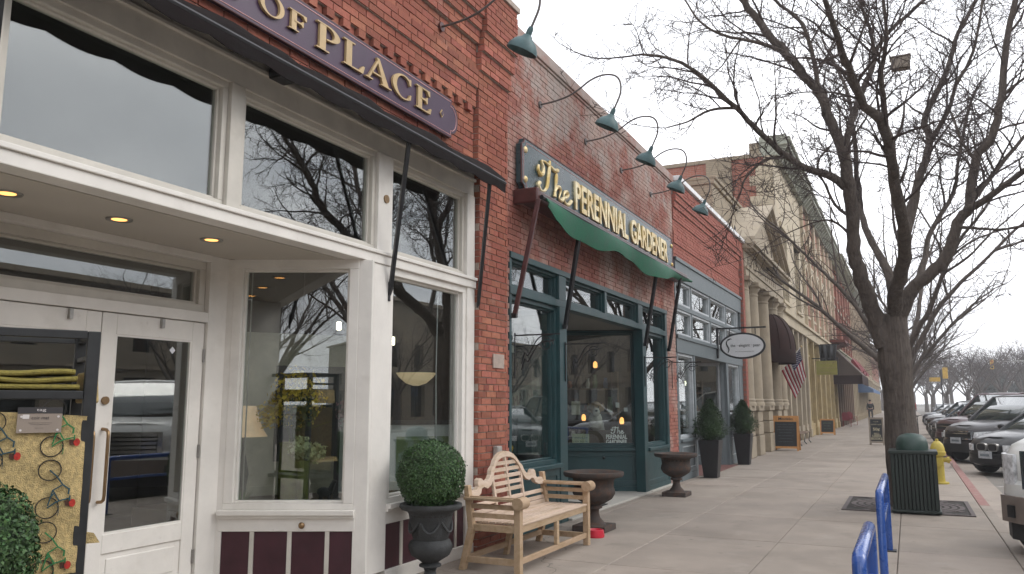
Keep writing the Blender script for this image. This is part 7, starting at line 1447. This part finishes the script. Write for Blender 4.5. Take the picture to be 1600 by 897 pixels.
# ------------------------------------------------------------------ people far off
def person(x, y, label, jac, trs, hair, rz=0.0, k=1.1, stride=.18):
    t = thing('person', label, 'person', (x, y, 0), rz, local=True); t.scale = (k, k, k)
    J = {'pelvis': (0, 0, .95), 'chest': (0, 0, 1.30), 'neck': (0, 0, 1.47), 'head': (0, -.02, 1.60), 'top': (0, -.01, 1.72)}
    for s, n_ in ((-1, 'l'), (1, 'r')):
        J['hip' + n_] = (s * .10, 0, .90); J['knee' + n_] = (s * .11, -s * stride * .6, .50); J['ank' + n_] = (s * .11, -s * stride, .09); J['toe' + n_] = (s * .12, -s * stride - .15, .04)
        J['sh' + n_] = (s * .19, 0, 1.40); J['el' + n_] = (s * .25, s * .08, 1.13); J['wr' + n_] = (s * .24, s * .10 - .08, .90); J['ha' + n_] = (s * .24, s * .10 - .12, .80)
    RAD = {'pelvis': .15, 'chest': .17, 'neck': .06, 'head': .10, 'top': .08, 'hip': .10, 'knee': .065, 'ank': .05, 'toe': .04, 'sh': .075, 'el': .055, 'wr': .04, 'ha': .04}
    def skin(nm, edges, mt_, par, grow, root):
        names = []; [names.append(q) for e in edges for q in e if q not in names]; me = bpy.data.meshes.new(nm); me.from_pydata([J[q] for q in names], [(names.index(a), names.index(b)) for a, b in edges], []); me.materials.append(mt_); o = link(nm, me, par); o.modifiers.new('skin', 'SKIN'); 
        if not me.skin_vertices: bpy.context.view_layer.update()
        if not me.skin_vertices: me.attributes  # noqa
        if me.skin_vertices:
            for i, q in enumerate(names):
                b_ = RAD.get(q) or RAD.get(q[:-1]); me.skin_vertices[0].data[i].radius = (b_ + grow, (b_ + grow) * .8); me.skin_vertices[0].data[i].use_root = (q == root)
        s_ = o.modifiers.new('sub', 'SUBSURF'); s_.levels = 1; s_.render_levels = 1; return o
    legs = [(a + s, b + s) for s in 'lr' for a, b in (('hip', 'knee'), ('knee', 'ank'), ('ank', 'toe'))]; arms = [(a + s, b + s) for s in 'lr' for a, b in (('sh', 'el'), ('el', 'wr'), ('wr', 'ha'))]
    tors = [('pelvis', 'chest'), ('chest', 'neck'), ('neck', 'head'), ('head', 'top'), ('pelvis', 'hipl'), ('pelvis', 'hipr'), ('chest', 'shl'), ('chest', 'shr')]
    SK = MATS.get('skin_tone') or mat('skin_tone', (.42, .26, .19), .6)
    body = skin('body', tors + legs + arms, SK, t, 0, 'pelvis'); skin('jacket', [('pelvis', 'chest'), ('chest', 'shl'), ('chest', 'shr')] + [q for q in arms if q[0][:2] != 'wr'], jac, t, .018, 'pelvis'); skin('trousers', [('pelvis', 'hipl'), ('pelvis', 'hipr')] + [q for q in legs if q[0][:3] != 'ank'], trs, t, .016, 'pelvis')
    m = MB(); m.ell((0, .015, 1.66), (.098, .11, .10), 14, 8); o = m.build('hair', hair, t, smooth=True); return t
DJ = mat('black_cloth', (.012, .012, .014), .9); DT2 = mat('dark_trousers', (.02, .02, .026), .9); HR = mat('dark_hair', (.02, .014, .01), .8); RJ = mat('red_cloth', (.35, .03, .03), .9)
person(-3.15, 80, 'person in a black jacket walking far along the pavement', DJ, DT2, HR, 0.1)
person(.35, 88, 'person in a red top far down the kerb beside the trees', RJ, DT2, HR, 0.4)
# ------------------------------------------------------------------ signals far off
YSG = mat('signal_yellow', (.55, .34, .04), .5)
tl_ = thing('traffic_signal', 'yellow traffic signal hanging from a long arm at the far crossing', 'traffic light', (19.5, 118, 0)); m = MB(); m.tube([(19.5, 118, 0), (19.5, 118, 7.4)], [.16, .11], 10); m.build('mast', STEEL, tl_); m = MB(); m.tube([(19.5, 118, 7.0), (10.2, 118, 6.75)], [.09, .05], 8); m.build('mast_arm', STEEL, tl_); m = MB(); m.box(9.55, 9.95, 117.8, 118.1, 5.85, 7.05); hb = m.build('signal_head', YSG, tl_, bevel=.04)
for z in (6.08, 6.45, 6.82): m = MB(); m.tube([(9.75, 117.8, z), (9.75, 117.72, z)], .13, 14); m.build('signal_lens', (AMB if z > 6.3 else BLKP), hb)
ps = thing('street_sign', 'yellow street sign and signal on a pole by the far kerb', 'street sign', (3.3, 98, 0)); m = MB(); m.tube([(3.3, 98, -.1), (3.3, 98, 5.2)], .07, 8); m.build('pole', BLKP, ps); m = MB(); m.box(2.15, 3.2, 97.95, 98.0, 3.9, 4.35); m.build('sign_plate', YSG, ps); m = MB(); m.box(3.45, 3.95, 97.8, 98.1, 4.2, 5.4); m.build('signal_head', YSG, ps, bevel=.05)
bc = thing('parked_bicycle', 'bicycle leaning by the kerb trees far along the pavement', 'bicycle', (.35, 47, 0))
for y_ in (46.5, 47.55):
    m = MB(); m.tube([(.35, y_ + .34 * math.cos(q), .36 + .34 * math.sin(q)) for q in [2 * math.pi * i / 24 for i in range(25)]], .02, 5, cap=False); m.build('wheel', BLKP, bc)
m = MB(); m.tube([(.35, 46.5, .36), (.35, 46.75, .88), (.35, 47.35, .85), (.35, 47.0, .36), (.35, 46.75, .8)], .02, 5); m.tube([(.35, 47.0, .36), (.35, 47.55, .36), (.35, 47.35, .85)], .018, 5); m.build('frame', BLKP, bc); m = MB(); m.box(.29, .41, 47.25, 47.5, .9, .95); m.build('saddle', BLKP, bc); m = MB(); m.tube([(.1, 46.72, 1.0), (.35, 46.75, .95), (.6, 46.72, 1.0)], .018, 5); m.build('handlebar', BLKP, bc)

# ------------------------------------------------------------------ air
hz = MB(); hz.box(-60, 60, -150, 330, -1.2, 16.5)
hm_ = bpy.data.materials.new('pale_air'); hm_.use_nodes = True; t = hm_.node_tree; t.nodes.clear()
o_ = N(t, 'ShaderNodeOutputMaterial'); v_ = N(t, 'ShaderNodeVolumePrincipled'); v_.inputs['Color'].default_value = (0.86, 0.87, 0.90, 1); v_.inputs['Density'].default_value = 0.0015; v_.inputs['Anisotropy'].default_value = 0.2
L(t, v_.outputs[0], o_.inputs['Volume']); hz.build('haze', hm_, kind='stuff')
tag(bpy.data.objects['haze'], 'thin pale air over the whole street', 'haze')
